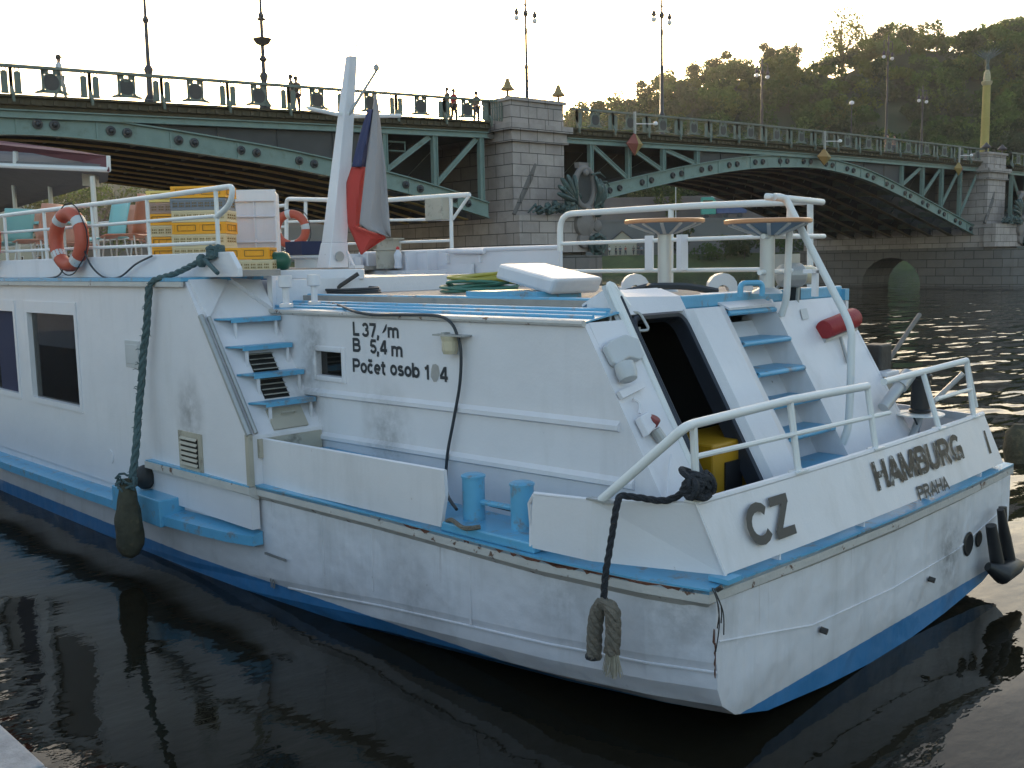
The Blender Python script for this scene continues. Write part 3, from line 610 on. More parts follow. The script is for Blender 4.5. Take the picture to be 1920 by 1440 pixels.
k.tube([V(-1.30, -.16, 1.01), V(-1.325, -.13, 1.15), V(-1.32, -.15, 1.3), V(-1.27, -.16, 1.36)], .016, 6)
k.build('bulwark_plate', M['white'], boat)
def TP(y, z, off=0): # point on the raked stern plate
    t = (z-1.0)/.44; xo = -.02-.14*t; bow = .05*(1-((y-YM)/2.3)**2)
    return V(xo+bow+off, y, z)
k = MB(); ys = [.19+.4433*i for i in range(11)]
lo = []; hi = []
for i, y in enumerate(ys):
    f = i/10; lo.append(TP(y, 1.005)); hi.append(TP(.09+4.41*f, 1.435+.012*f))
k.strip(lo, hi); k.strip([p+V(-.03, 0, 0) for p in lo], [p+V(-.03, 0, 0) for p in hi]); k.strip(lo, [p+V(-.03, 0, 0) for p in lo])
k.tube([p+V(-.015, 0, 0) for p in hi], .024, 8)
k.tube([TP(.19, 1.0), TP(.09, 1.435)], .012, 6)
for y in (.8, 1.9, 3.0, 4.1): k.box(TP(y, .98, -.05), (.06, .02, .06))
k.build('stern_plate', M['white'], boat)
k = MB(); q = [V(-.06, 4.63, 1.0), V(-.20, 4.50, 1.44), V(-1.2, 4.98, 1.40), V(-1.2, 5.0, 1.0)]; k.slab(q, (0, -.03, 0))
k.slab([V(-1.2, 5.0, 1.0), V(-1.2, 4.98, 1.40), V(-2.4, 5.03, 1.40), V(-2.4, 5.05, 1.0)], (0, -.03, 0)); k.build('bulwark_plate', M['white'], boat)
k = MB(); k.box((-.02, .19, .985), (.14, .14, .03)); k.build('corner_plate', M['blue'], boat)
sxd = V(0, 1, 0); syd = V(-.14, 0, .44)
PNN = V(.953, 0, .303)
def stext(body, px, py, px1, py1, cap, m, sw=.2):
    a_, b_ = [PN(x, y, PNN, PNN.dot(V(.015, 0, 1.0))) for x, y in ((px, py), (px1, py1))]
    bow = max(0, .05*(1-(((a_.y+b_.y)/2-YM)/2.3)**2)-.035)
    text('lettering', body, cap, a_, b_-a_, syd, m, boat, (b_-a_).length, .014+bow, sw)
stext('CZ', 1406, 1030, 1490, 999, .262, M['lettergrey'], .25)
stext('HAMBURG', 1641, 922, 1803, 860, .215, M['letterworn'], .245)
stext('PRAHA', 1719, 940, 1775, 917, .108, M['letter'], .235)
k = MB(); p = TP(4.36, 1.12, .004); k.add([p+V(0, .0, 0), p+V(0, .05, 0), p+V(-.06, .03, .2), p+V(-.06, .0, .2)], [(0, 1, 2, 3)]); k.build('worn_letter', M['letterworn'], boat)

# --- stern rail
k = MB(); zr = 2.0
def post_top(y, px, py): return PY(px, py, y)
T1 = post_top(.1, 1300, 795); T2 = post_top(1.24, 1481, 750); T3 = post_top(2.34, 1626, 724); T4 = post_top(3.5, 1730, 697); T5 = post_top(4.27, 1812, 676)
foot = V(-.74, -.10, 1.40)
top = [foot, PY(1284, 801, -.02), T1, T2, T3, T4, T5]
k.tube(fillet(top[:3], .14)[:-1]+[T1, T2, T3], .03, 10); k.tube([T3+(T4-T3)*.28, T4, T5], .028, 10)
k.build('stern_rail', M['rail'], boat, True)
k = MB()
for tp, y in ((T1, .12), (T2, 1.24), (T3, 2.34), (T4, 3.5), (T5, 4.28)):
    ft = TP(y, 1.445, -.015); k = MB(); k.tube([tp, ft], .024, 8); k.box(ft+V(0, 0, .008), (.08, .14, .012)); k.build('rail_post', M['rail'], boat, True)
k = MB(); k.tube(fillet([T5, T5+V(-.03, .1, -.06), V(-.25, 4.55, 1.50)], .06), .026, 8); k.build('rail_post', M['rail'], boat, True)
m1 = T1*.58+TP(.12, 1.445)*.42; m5 = T5*.50+TP(4.28, 1.445)*.5
m3 = T3*.5+TP(2.34, 1.445)*.5
k = MB(); k.tube([m1, T2*.53+TP(1.24, 1.445)*.47, m3+(m5-m3)*.15], .018, 8); k.tube([m3+(m5-m3)*.62, m5, m5+V(-.05, .1, .0)], .018, 8); k.build('rail_bar', M['rail'], boat, True)
k = MB(); k.box(foot+V(0, 0, 0), (.2, .06, .012)); k.build('rail_foot', M['steel'], boat)

# --- bollards
BX = [(-2.06, .02), (-1.60, .06)]
k = MB(); k.slab([V(-2.20, -.19, .964), V(-1.27, -.17, .964), V(-1.27, .14, .964), V(-2.20, .14, .964)], (0, 0, .07)); bp_ = k.build('bollard_base', M['blue'], boat, bevel=.012)
for x, y in BX:
    k = MB(); k.lathe((x, y, 1.034), [(.083, 0), (.083, .31), (.09, .312), (.09, .325), (.07, .335)], 24); k.build('bollard', M['blue'], boat, True)
k = MB(); k.tube([V(-2.06, .02, 1.17), V(-1.46, .07, 1.17)], .022, 8); k.build('bollard_bar', M['blue'], boat, True)
# blue step behind the near plate
k = MB(); k.lim(-4.55, -3.35, .30, YC-.002, 1.18, 1.215); k.lim(-4.58, -4.2, -.15, .30, 1.18, 1.215); k.lim(-3.38, -3.34, .28, YC-.002, .965, 1.18); k.build('side_step', M['blue'], boat)
k = MB(); k.lim(-4.2, -3.4, .30, .32, .965, 1.18); k.build('side_step_riser', M['greywhite'], boat)

# --- rails of the aft roof deck (far side) and the gate above the stairs
YF = 4.1
def tubepart(name, pts, r, m='rail', fil=.08, n=10): 
    b = MB(); b.tube(fillet(pts, fil) if fil else pts, r, n); return b.build(name, M[m], boat, True)
P = lambda x, y: PY(x, y, YF)
tubepart('roof_rail', [P(1050, 470), P(1050, 402), P(1300, 386), P(1455, 380), P(1520, 377)], .035, fil=.2)
tubepart('roof_rail', [P(1053, 457), P(1460, 443)], .022, fil=0); tubepart('roof_rail', [P(1048, 509), P(1462, 505)], .022, fil=0)
for a, b_ in (((1258, 389), (1257, 547)), ((1519, 380), (1519, 562))): tubepart('rail_post', [P(*a), P(*b_)], .03, fil=0)
k = MB(); k.lathe(P(1519, 562), [(.16, 0), (.15, .02), (.05, .03)], 16); k.build('post_flange', M['steel'], boat)
k = MB(); a = P(1212, 442); b_ = P(1226, 506); k.lim(a.x, b_.x, YF-.03, YF+.0, b_.z, a.z); k.build('rail_plate', M['white'], boat)
k = MB(); a = P(1281, 440); b_ = P(1290, 506); k.lim(a.x, b_.x, YF-.12, YF+.0, b_.z, a.z); k.build('rail_plate', M['white'], boat)
YG = 2.93
G = lambda x, y, yy=YG: PY(x, y, yy)
ht = [G(1452, 369, 2.80), G(1473, 371), G(1486, 398), G(1588, 596), G(1597, 622), G(1594, 745), G(1590, 805), G(1578, 835)]
tubepart('stair_handrail', ht, .032, fil=.12)
tubepart('stair_handrail', [G(1482, 392), G(1475, 560), G(1465, 592)], .03, fil=.1)
tubepart('gate_bar', [G(1436, 369, 2.75), G(1440, 369, 2.75), G(1542, 379, 4.1)], .03, fil=0)
tubepart('gate_bar', [G(1431, 443, 2.55), G(1545, 443, 3.9)], .022, fil=0)
tubepart('gate_bar', [G(1424, 511, 2.55), G(1530, 505, 3.75)], .022, fil=0)

# --- fittings on the aft roof deck
for (px, py, yy, fl) in ((1192, 547, 3.0, 1), (1356, 548, 3.3, -1)):
    c_ = PZ(px, py, 2.585); k = MB()
    prof = []
    for i in range(9):
        a = RAD(180*i/8); prof.append((.13*math.cos(a), .13*math.sin(a)+.04))
    prof = [(.13, 0)]+prof+[(-.26, .06), (-.27, 0), (-.05, 0)]+[(.055*math.cos(RAD(180-180*i/6)), .06*math.sin(RAD(180-180*i/6))+.005) for i in range(7)]
    dx = V(.70, .71, 0)*fl
    k.slab([c_+dx*a+V(0, 0, b_) for a, b_ in prof], V(-.71, .70, 0)*.13); k.build('deck_chock', M['white'], boat)
k = MB(); c_ = PZ(1408, 556, 2.6); k.tube(fillet([c_+V(-.04, -.08, 0), c_+V(-.04, -.08, .10), c_+V(.04, .09, .10), c_+V(.04, .09, 0)], .04), .022, 8); k.build('blue_handle', M['blue'], boat, True)
k = MB(); c_ = PZ(1528, 556, 2.58); k.lim(c_.x-.02, c_.x+.02, c_.y-.02, c_.y+.02, 2.58, 2.78); k.lim(c_.x-.06, c_.x+.02, c_.y-.08, c_.y+.02, 2.76, 2.79); k.build('stand_pipe', M['white'], boat)
for x in (900, 1330, 1010): pass
for px, py in ((848, 563), (1006, 567)):
    c_ = PZ(px, py+6, 2.53); k = MB(); k.tube(fillet([c_, c_+V(0, 0, .07), c_+V(.05, 0, .07), c_+V(.05, 0, 0)], .02), .008, 6); k.build('eye_ring', M['blue'], boat)
# search light
c_ = G(1497, 516, 3.35); k = MB(); dr = V(.35, .93, 0).normalized(); k.lathe(c_-dr*.2, [(.05, 0), (.10, .02), (.11, .2), (.10, .22)], 16, dr); k.box(c_+V(-.12, -.02, .12), (.2, .16, .14)); k.tube([c_+V(0, 0, -.1), c_+V(-.02, 0, -.42)], .02, 6); k.tube(smooth_path([c_+V(-.1, -.1, -.05), c_+V(-.15, -.18, -.2), c_+V(-.12, -.12, -.42)]), .015, 6); slt = k.build('searchlight', M['steel'], boat)
k = MB(); k.lathe(c_+dr*.02, [(.085, 0), (.085, .12), (.07, .15)], 16, dr); k.build('lamp_glass', M['lens'], slt, True)
k = MB(); k.box(c_+V(-.12, .03, -.25), (.2, .1, .32)); k.build('searchlight_bracket', M['rubber'], slt)
# stern lamp on its round bracket, exhaust pipes and control box
PB = PX(1725, 772, -.62)
k = MB(); k.lathe(PB, [(.095, 0), (.10, .02), (.085, .03), (.085, .30), (.098, .305), (.098, .34), (.085, .35), (.085, .375), (.06, .38)], 22); lo_ = k.build('stern_lamp', M['black'], boat, True)
k = MB(); k.lathe(PB+V(-.0, -.02, -.022), [(.22, 0), (.22, .012)], 22); k.box(PB+V(-.25, -.10, -.01), (.3, .18, .012)); k.build('lamp_shelf', M['rail'], boat)
def pipe(name, a, b_, r, m='alu'): k = MB(); k.tube([a, b_], r, 14); return k.build(name, M[m], boat, True)
a = PX(1656, 765, -.72); b_ = PX(1703, 703, -.66); pipe('exhaust_pipe', a, b_, .052); pipe('exhaust_pipe', a*.35+b_*.65, b_+(b_-a)*.02, .068)
pipe('support_pipe', PX(1725, 780, -.62), PX(1700, 850, -.60), .035)
pipe('boat_hook_shaft', PX(1748, 755, -.8), PX(1806, 700, -.55), .025)
k = MB(); c_ = PX(1655, 737, -1.0); k.box(c_+V(0, 0, -.03), (.16, .22, .42)); k.build('control_box', M['grime'], boat, bevel=.015)
k = MB(); k.box(c_+V(0, 0, .19), (.2, .26, .05)); k.build('control_box_lid', M['white'], boat, bevel=.012)
k = MB(); c2 = PX(1640, 800, -1.1); k.lim(c2.x-.1, c2.x+.1, c2.y-.12, c2.y+.12, .97, 2.05); k.build('winch_post', M['darksteel'], boat, bevel=.02)
k = MB(); k.tube(smooth_path([PX(1712, 780, -.6), PX(1722, 805, -.6), PX(1715, 825, -.6), PX(1700, 840, -.6)]), .008, 6); k.build('lamp_cable', M['cable'], boat)
k = MB(); c2 = PX(1672, 828, -.9); k.box(c2, (.10, .14, .30)); k.lathe(c2+V(.05, -.05, .12), [(.04, 0), (.04, .1)], 10, (1, 0, 0)); k.tube([c2+V(.1, -.1, -.1), c2+V(.2, .2, -.15)], .02, 6); k.build('winch_motor', M['darksteel'], boat)
# hawse holes and corner ironwork on the stern
for px, py, rr in ((1816, 1020, .085), (1835, 1010, .06)):
    p = PX(px, py, .008); k = MB(); k.lathe(p+V(-.0, 0, 0), [(rr*1.25, 0), (rr, .008), (rr*.9, .006)], 20, (1, 0, 0)); k.build('hawse_hole', M['black'], boat)
for px, py in ((1538, 1180), (1741, 1085)):
    p = PX(px, py, .01); k = MB(); k.lathe(p, [(.022, 0), (.022, .05)], 10, (1, .2, -.2)); k.build('drain_pipe', M['darksteel'], boat)
# rust break at the near stern corner
k = MB(); rr = random.Random(9)
k.add([V(-.075, .0665, .705), V(-.03, .0665, .715), V(-.006, .0665, .70), V(-.004, .0665, .60), V(-.02, .0665, .615), V(-.045, .0665, .65)], [(0, 1, 2, 3, 4, 5)]); k.build('rust_patch', M['rust'], boat)
k = MB(); zs_ = [.62-.022*i for i in range(11)]; k.strip([V(-.004-.010*rr.random(), .0662, z) for z in zs_], [V(.002, .0662, z) for z in zs_]); k.build('rust_seam', M['rust'], boat)
k = MB()
for i in range(26):
    x = rr.choice((rr.uniform(-1.1, -.05), rr.uniform(-2.6, -.3))); y = lerp(deckY, x)-.003; L_ = rr.uniform(.02, .11); z = .948
    k.add([V(x-L_, lerp(deckY, x-L_)-.003, z), V(x+L_, lerp(deckY, x+L_)-.003, z), V(x+L_*.7, lerp(deckY, x+L_*.7)-.003, z-rr.uniform(.006, .022)), V(x, y, z-rr.uniform(.004, .03)), V(x-L_*.6, lerp(deckY, x-L_*.6)-.003, z-rr.uniform(.004, .02))], [(0, 1, 2, 3, 4)])
k.build('rust_chips', M['rust'], boat)

# --- upper deck rails, near side
YU = -.1
U = lambda x, y: PY(x, y, YU)
tubepart('deck_rail', [V(-30, YU, 3.64), U(0, 405), U(300, 368), U(438, 349), U(431, 384), U(405, 408)], .026, fil=.14)
for a, b_ in (((0, 437), (403, 405)), ((0, 472), (405, 455))): tubepart('deck_rail', [V(-30, YU, U(*a).z), U(*a), U(*b_)], .017, fil=0)
for px in (8, 82, 172, 275, 404):
    t_ = 405-.128*px; tubepart('rail_post', [U(px, t_), V(U(px, t_).x, YU, 2.98)], .02, fil=0)
for x in range(-29, -11, 2): tubepart('rail_post', [V(x, YU, 3.64), V(x, YU, 2.98)], .02, fil=0)
# far-side upper rails and box
YR = 4.65
Rr = lambda x, y: PY(x, y, YR)
tubepart('deck_rail', [Rr(537, 470), Rr(537, 373), Rr(700, 377), Rr(880, 365)], .035, fil=.1)
for a, b_ in (((537, 416), (845, 411)), ((537, 461), (845, 451))): tubepart('deck_rail', [Rr(*a), Rr(*b_)], .02, fil=0)
tubepart('rail_post', [Rr(845, 368), Rr(847, 468)], .028, fil=0); tubepart('rail_strut', [Rr(881, 365), Rr(849, 411)], .022, fil=0)
tubepart('rail_post', [Rr(573, 378), Rr(573, 470)], .03, fil=0)
tubepart('deck_rail', [V(-30, YR, 3.9), Rr(537, 385)], .03, fil=0); tubepart('deck_rail', [V(-30, YR, 3.5), Rr(537, 425)], .02, fil=0)
k = MB(); a = Rr(812, 373); b_ = Rr(845, 412); k.lim(a.x, b_.x, YR-.16, YR-.02, b_.z, a.z); k.build('junction_box', M['grime'], boat, bevel=.01)
# far bulwark of the aft deck with frames
k = MB(); YB = 4.42; zb0, zb1 = 2.585, PY(900, 468, YB).z
xa = PY(838, 500, YB).x; xb = PY(1050, 500, YB).x
k.lim(xa, xb, YB, YB+.05, zb0, zb1); k.tube([V(xa, YB, zb1), V(xb, YB, zb1)], .03, 8)
k.lim(PY(858, 540, YB).x, PY(893, 540, YB).x, YB-.08, YB-.03, 2.59, PY(860, 495, YB-.06).z)
k.lim(PY(983, 500, YB).x, xb-.02, YB-.012, YB, 2.75, zb1-.06)
k.tube([PY(845, 471, YB-.05), PY(908, 471, YB-.05)], .035, 8)
k.box(PY(900, 485, YB-.02), (.05, .05, .09)); k.box(PY(838, 485, YB-.03), (.06, .06, .12))
k.build('far_bulwark', M['white'], boat)
xc = PY(676, 480, YB+.25).x; z1 = PY(700, 475, YB+.25).z; zs = PY(760, 507, YB).z
k = MB(); k.lim(xc, xa, YB+.22, YB+.26, zb0, z1); k.lim(xc, xa, YB, YB+.26, zs-.03, zs); k.lim(xc, xa, YB+.0, YB+.03, zb0, zs-.03)
for i in range(6):
    x = xc+(xa-xc)*i/5; k.lim(x-.02, x+.02, YB+.03, YB+.22, zs, z1); k.lim(x-.02, x+.02, YB-.025, YB-.002, zb0, zs-.03)
k.tube([V(xc, YB+.24, z1), V(xa, YB+.24, z1)], .03, 8); k.build('side_frame', M['white'], boat)
k = MB(); k.lim(-9.5, xc, YB+.1, YB+.15, 2.5, 3.0); k.lim(-9.5, -6.6, 4.3, YB+.1, 2.5, 2.55); k.build('side_plate', M['white'], boat)
# boxes standing on the frame
k = MB(); c_ = PY(727, 497, YB+.05); k.lathe(c_+V(0, 0, -.05), [(.17, 0), (.17, .26), (.2, .27), (.2, .29)], 20); k.build('vent_drum', M['grime'], boat, True)
k = MB(); c_ = PY(727, 470, YB+.15); k.lim(c_.x-.2, c_.x+.2, c_.y-.05, c_.y+.1, c_.z-.07, c_.z+.16); k.lim(c_.x-.24, c_.x+.24, c_.y-.08, c_.y+.13, c_.z+.16, c_.z+.18); k.build('vent_box', M['grime'], boat)
k = MB(); c_ = PY(574, 475, 3.0); k.lathe(c_+V(0, 0, -.28), [(.16, 0), (.16, .2), (.24, .22), (.24, .25)], 18); k.build('capstan', M['greywhite'], boat, True)
k = MB(); k.lim(c_.x-.2, c_.x+.2, c_.y-.2, c_.y+.2, c_.z-.02, c_.z+.16); k.build('capstan_cover', M['interiorblue'], boat)

# --- mast with its pivot beam
MD = 11.3
p0 = AT(623, 502, MD); p1 = AT(659, 106, MD-.1)
k = MB()
def sq(c, sx, sy): return [c+V(-sx, -sy, 0), c+V(sx, -sy, 0), c+V(sx, sy, 0), c+V(-sx, sy, 0)]
pm = AT(627, 455, MD)
k.hexa(sq(p0, .125, .13), sq(pm, .105, .11)); k.hexa(sq(pm, .10, .105), sq(p1, .045, .05)); mast = k.build('mast', M['white'], boat, bevel=.008)
k = MB(); hc = AT(625, 481, MD-.03); k.lathe(hc+V(.118, 0, 0), [(.055, 0), (.055, .012)], 18, (1, 0, 0)); k.build('pivot_hole', M['steel'], mast)
k = MB(); mx_ = AT(650, 218, MD); k.tube([AT(578, 203, MD-.3), mx_, AT(752, 217, MD+.35)], .022, 8); k.lathe(mx_+V(.06, -.06, -.07), [(.01, 0), (.06, .07), (.06, .1)], 12); k.build('crosstree', M['rail'], mast)
k = MB(); k.tube([AT(652, 218, MD-.1), AT(706, 132, MD-.1)], [.02, .014], 8); k.lathe(AT(706, 132, MD-.1), [(.03, 0), (.035, .04), (.01, .07)], 10); k.build('flagstaff', M['steel'], mast)
k = MB(); k.tube([p1, p1+V(.03, .03, .0), AT(669, 80, MD-.1)], .008, 5); k.build('aerial', M['steel'], mast)
k = MB(); k.tube([AT(650, 470, MD), AT(664, 500, MD-.05)], .014, 6); k.box(AT(668, 500, MD-.05), (.12, .12, .03)); k.build('mast_stay', M['white'], mast)
bm0 = PY(490, 514, .95); bm1 = PY(682, 513, 1.75)
k = MB(); dbm = (bm1-bm0); k.slab([bm0+V(0, 0, -.05), bm1+V(0, 0, -.06), bm1+V(0, 0, .05), bm0+V(0, 0, .04)], V(-.12, .10, 0)); k.build('mast_beam', M['white'], boat, bevel=.01)
for px, yb in ((537, 576), (590, 571)):
    c_ = PZ(px, yb, 2.53); tz = bm0.z-.03; k = MB(); k.lathe(c_, [(.06, 0), (.06, .03), (.03, .035), (.03, max(.1, tz-c_.z-.08)), (.06, tz-c_.z-.07), (.06, tz-c_.z+.03)], 12); k.build('beam_leg', M['white'], boat, True)
k = MB(); a = PY(602, 560, 1.3); b_ = PY(672, 513, 1.62); k.tube([a, b_], .022, 6); k.build('beam_strut', M['darksteel'], boat)
k = MB(); k.lim(-6.78, -6.75, .5, 2.1, 2.5, 2.84); k.lim(-9.0, -6.76, 2.1, 2.13, 2.5, 2.84); k.build('deck_riser', M['darkblue'], boat)
# white cabinet behind the crates
k = MB(); ca = AT(438, 470, 12.6); cb = AT(522, 470, 12.6); u_ = (cb-ca); u_.z = 0
zt_ = AT(480, 360, 12.6).z; zb_ = 2.86
k.slab([V(ca.x, ca.y, zb_), V(cb.x, cb.y, zb_), V(cb.x, cb.y, zt_), V(ca.x, ca.y, zt_)], (-.5, .35, 0)); cab = k.build('deck_cabinet', M['white'], boat, bevel=.012)
k = MB()
nrm_ = V(.57, -.82, 0)
for f0 in (.02, .5, .96): k.slab([V(ca.x, ca.y, zb_)+u_*f0, V(ca.x, ca.y, zb_)+u_*(f0+.03), V(ca.x, ca.y, zt_)+u_*(f0+.03), V(ca.x, ca.y, zt_)+u_*f0], nrm_*.03)
for f0 in (.35, .68): k.tube([V(ca.x, ca.y, zb_+(zt_-zb_)*f0)+nrm_*.03, V(cb.x, cb.y, zb_+(zt_-zb_)*f0)+nrm_*.03], .014, 6)
k.slab([V(ca.x, ca.y, zt_-.12)-u_*.0, V(cb.x, cb.y, zt_-.12), V(cb.x, cb.y, zt_+.02), V(ca.x, ca.y, zt_+.02)], nrm_*.05)
k.build('cabinet_frame', M['white'], cab)

# --- canopy over the forward upper deck
c0 = AT(204, 318, 16.5); c1 = AT(0, 310, 18.6); f0 = AT(202, 340, 19.0); f1 = AT(0, 396, 28.5)
e0 = c0+(c1-c0)*4; e1 = f0+(f1-f0)*2.2; e1.z = f0.z
k = MB(); k.slab([c0, e0, e1, f0], (0, 0, .05)); k.build('canopy', M['greycloth'], boat)
k = MB(); g0 = AT(203, 296, 17.2); g1 = AT(0, 286, 19.4); k.slab([g0, g0+(g1-g0)*4, e0+V(0, 0, .05), c0+V(0, 0, .05)], (0, 0, .03)); k.build('canopy_slope', M['greycloth'], boat)
k = MB(); fp = [AT(203, 322, 16.45), AT(203, 293, 16.47), AT(150, 284, 17.1), AT(95, 276, 17.7), AT(0, 264, 18.6), AT(-200, 250, 20.5), AT(-200, 280, 20.5), AT(0, 283, 18.6), AT(60, 287, 18.0), AT(105, 296, 17.6), AT(150, 303, 17.1)]; k.slab(fp, (0, .02, 0)); k.build('canopy_fascia', M['brownawn'], boat)
k = MB(); k.tube([c0, e0], .045, 8); k.tube([c0, AT(203, 292, 16.45)], .035, 8); k.tube([AT(29, 284, 18.2), AT(29, 312, 18.3)], .045, 6); k.build('canopy_frame', M['rail'], boat, True)
for px, D in ((173, 16.9), (92, 20.5), (24, 21.5), (-90, 19.5), (-160, 24)):
    p = AT(px, 330, D); k = MB(); k.tube([p, V(p.x, p.y, 2.86)], .045, 8); k.build('canopy_post', M['alu'], boat, True)
p = AT(153, 322, 17.8); q = AT(172, 322, 17.8); k = MB(); k.slab([p, q, q+V(0, 0, -.24), p+V(0, 0, -.24)], (-.2, .2, 0)); k.build('canopy_speaker', M['grime'], boat)

# open hatch lid on the roof deck
D_ = PZ(1031, 553, 2.62); Cc = PZ(1122, 549, 2.62); Aa = PX(927, 522, D_.x-.95); Bb = Cc+(Aa-D_)
k = MB(); up = V(.10, -.04, .13); k.slab([D_, Cc, Bb, Aa], up); k.build('hatch_lid', M['white'], boat, bevel=.03)
k = MB(); k.slab([V(D_.x-.1, D_.y-.05, 2.585), V(Cc.x-.1, Cc.y-.1, 2.585), V(Cc.x-.95, Cc.y-.1, 2.585), V(D_.x-.95, D_.y-.05, 2.585)], (0, 0, .06)); k.build('hatch_coaming', M['blue'], boat)
# ================================================================== loose things on and around the boat
# flag hanging from the slanting staff
FD = 11.1
fl = MB(); rows = 22
def tab(*a): return list(a)
Wl = tab((176, 702), (215, 697), (317, 685), (426, 673), (445, 731)); Wr = tab((176, 704), (190, 709), (300, 721), (443, 732))
Bl = tab((205, 689), (276, 669), (313, 660)); Br = tab((205, 699), (215, 697.5), (317, 685))
Rl = tab((313, 660), (344, 650), (380, 651), (422, 653), (477, 677)); Rr_ = tab((313, 685.5), (426, 673.5), (428, 678), (443, 731), (455, 711), (477, 678))
def zone(mi, y0, y1, lt, rt, ph, z0):
    fl.m = mi; nc_ = 8; pts = []
    for i in range(rows+1):
        y = y0+(y1-y0)*i/rows; a = lerp(lt, y); b_ = lerp(rt, y)
        for j in range(nc_+1):
            f = j/nc_; amp = .05*math.sin(f*5+ph+i*.08)+.02*math.sin(f*11+i*.21+ph)
            pts.append(AT(a+(b_-a)*f, y, FD+z0+amp))
    fl.add(pts, [(i*(nc_+1)+j, i*(nc_+1)+j+1, (i+1)*(nc_+1)+j+1, (i+1)*(nc_+1)+j) for i in range(rows) for j in range(nc_)])
zone(0, 205, 313, Bl, Br, .5, .03); zone(1, 313, 477, Rl, Rr_, 1.2, .06); zone(2, 176, 444, Wl, Wr, 2.2, -.03)
flag = fl.build('flag', [M['flagblue'], M['flagred'], M['flagwhite']], None, True)
sm = flag.modifiers.new('thickness', 'SOLIDIFY'); sm.thickness = .008
tag(flag, 'drooping white, red and blue flag hanging beside the boat mast', 'flag')

# crates
CM = {'o': 'crateorange', 'c': 'cratecream', 'g': 'crategrey', 'p': 'cratepink', 'y': 'crateyellow'}
def crate_mesh(key):
    k = MB(); Lx, Ly, H, t = .60, .40, .125, .012
    for s in (-1, 1):
        for z in (.012, .113): k.box((0, s*(Ly/2-t/2), z), (Lx, t, .024)); k.box((s*(Lx/2-t/2), 0, z), (t, Ly-2*t, .024))
        k.box((0, s*(Ly/2-t*.8), .0625), (Lx, .006, .077)); k.box((s*(Lx/2-t*.8), 0, .0625), (.006, Ly-2*t, .077))
        for i in range(-4, 5): k.box((i*.070, s*(Ly/2-.004), .0625), (.012, .008, .077))
        for i in range(-2, 3): k.box((s*(Lx/2-.004), i*.08, .0625), (.008, .012, .077))
    k.box((0, 0, .006), (Lx-.01, Ly-.01, .008))
    return k
def crate_holes(k):
    k.m = 1
    for s in (-1, 1):
        for z in (.045, .075):
            for i in range(-16, 17):
                if i % 4: k.box((i*.0175, s*.1998, z), (.008, .003, .017))
            for i in range(-8, 9):
                if i % 4: k.box((s*.2998, i*.02, z), (.003, .009, .017))
    return k
def crate_lines(k):
    k.m = 1
    for s in (-1, 1):
        for x in (-.14, .14):
            for z in (.035, .095): k.box((x, s*.1985, z), (.2, .004, .006))
            for e in (-.1, .1): k.box((x+e, s*.1985, .065), (.006, .004, .06))
        for z in (.035, .095): k.box((s*.2985, 0, z), (.004, .28, .006))
        for e in (-.14, .14, .08): k.box((s*.2985, e, .065), (.004, .006, .06))
    return k
cproto = {}
M['crategap'] = mat('crate_shadow_gap', (.22, .13, .03), .8)
CN = {'o': 'orange', 'c': 'cream', 'g': 'grey', 'p': 'dull pink', 'y': 'yellow'}
def crate(key, loc, rz, label):
    if key not in cproto: k = crate_lines(crate_mesh(key)) if key in 'oy' else crate_holes(crate_mesh(key)); o = cproto[key] = k.build('plastic_crate', [M[CM[key]], M['crategap']])
    else: o = copytree(cproto[key])
    o.location = loc; o.rotation_euler = (0, 0, rz); tag(o, label, 'crate', 'plastic crates stacked on the upper deck')
    return o
RZ = RAD(44)
pA = AT(388, 478, 11.25); pB = AT(330, 478, 11.75)
zc0 = 2.87
ordw = ['topmost', 'second from the top', 'third from the top', 'fourth from the top', 'third from the bottom', 'second from the bottom', 'bottom']
right = ['c', 'c', 'c', 'o', 'c', 'g', 'o']; left = ['o', 'o', 'o', 'c', 'o', 'p', 'y']
for i in range(7):
    w = ordw[6-i]; jx = random.uniform(-.012, .012)
    crate(right[i], (pA.x+jx, pA.y+jx, zc0+i*.128+(.0 if i < 6 else .004)), RZ+random.uniform(-.02, .02), f'{CN[right[i]]} plastic crate, {w} in the right stack on the upper deck')
    crate(left[i], (pB.x+jx, pB.y-jx, zc0+i*.128-.01), RZ+RAD(90)+random.uniform(-.02, .02), f'{CN[left[i]]} plastic crate, {w} in the narrower left stack beside the chairs')
pC = AT(466, 492, 10.9)
crate('c', (pC.x, pC.y, pC.z-.10), RZ, 'cream plastic crate under the low orange crate beside the green canister')
crate('o', (pC.x-.06, pC.y+.0, pC.z+.03), RZ+.05, 'orange plastic crate on the low two-crate pile beside the green canister')
# green canister
k = MB(); c_ = AT(512, 490, 11.0); k.lathe(c_+V(-.16, -.16, 0), [(.03, 0), (.085, .02), (.105, .06), (.105, .34), (.085, .39), (.03, .42)], 18, (.7, .7, 0)); tag(k.build('gas_canister', M['green'], None, True), 'dark green rounded canister lying beside the yellow crates', 'canister')
# bottle
bt = empty('plastic_bottle', PY(750, 503, 4.42)+V(0, -.03, 0), 'white plastic bottle with red cap on the far bulwark ledge', 'bottle')
k = MB(); k.lathe((0, 0, 0), [(.055, 0), (.06, .02), (.05, .1), (.06, .17), (.058, .2), (.03, .25), (.022, .27)], 16); k.build('bottle_body', M['bottle'], bt, True)
k = MB(); k.lathe((0, 0, .27), [(.028, 0), (.026, .03), (.012, .045)], 12); k.build('bottle_cap', M['red'], bt)
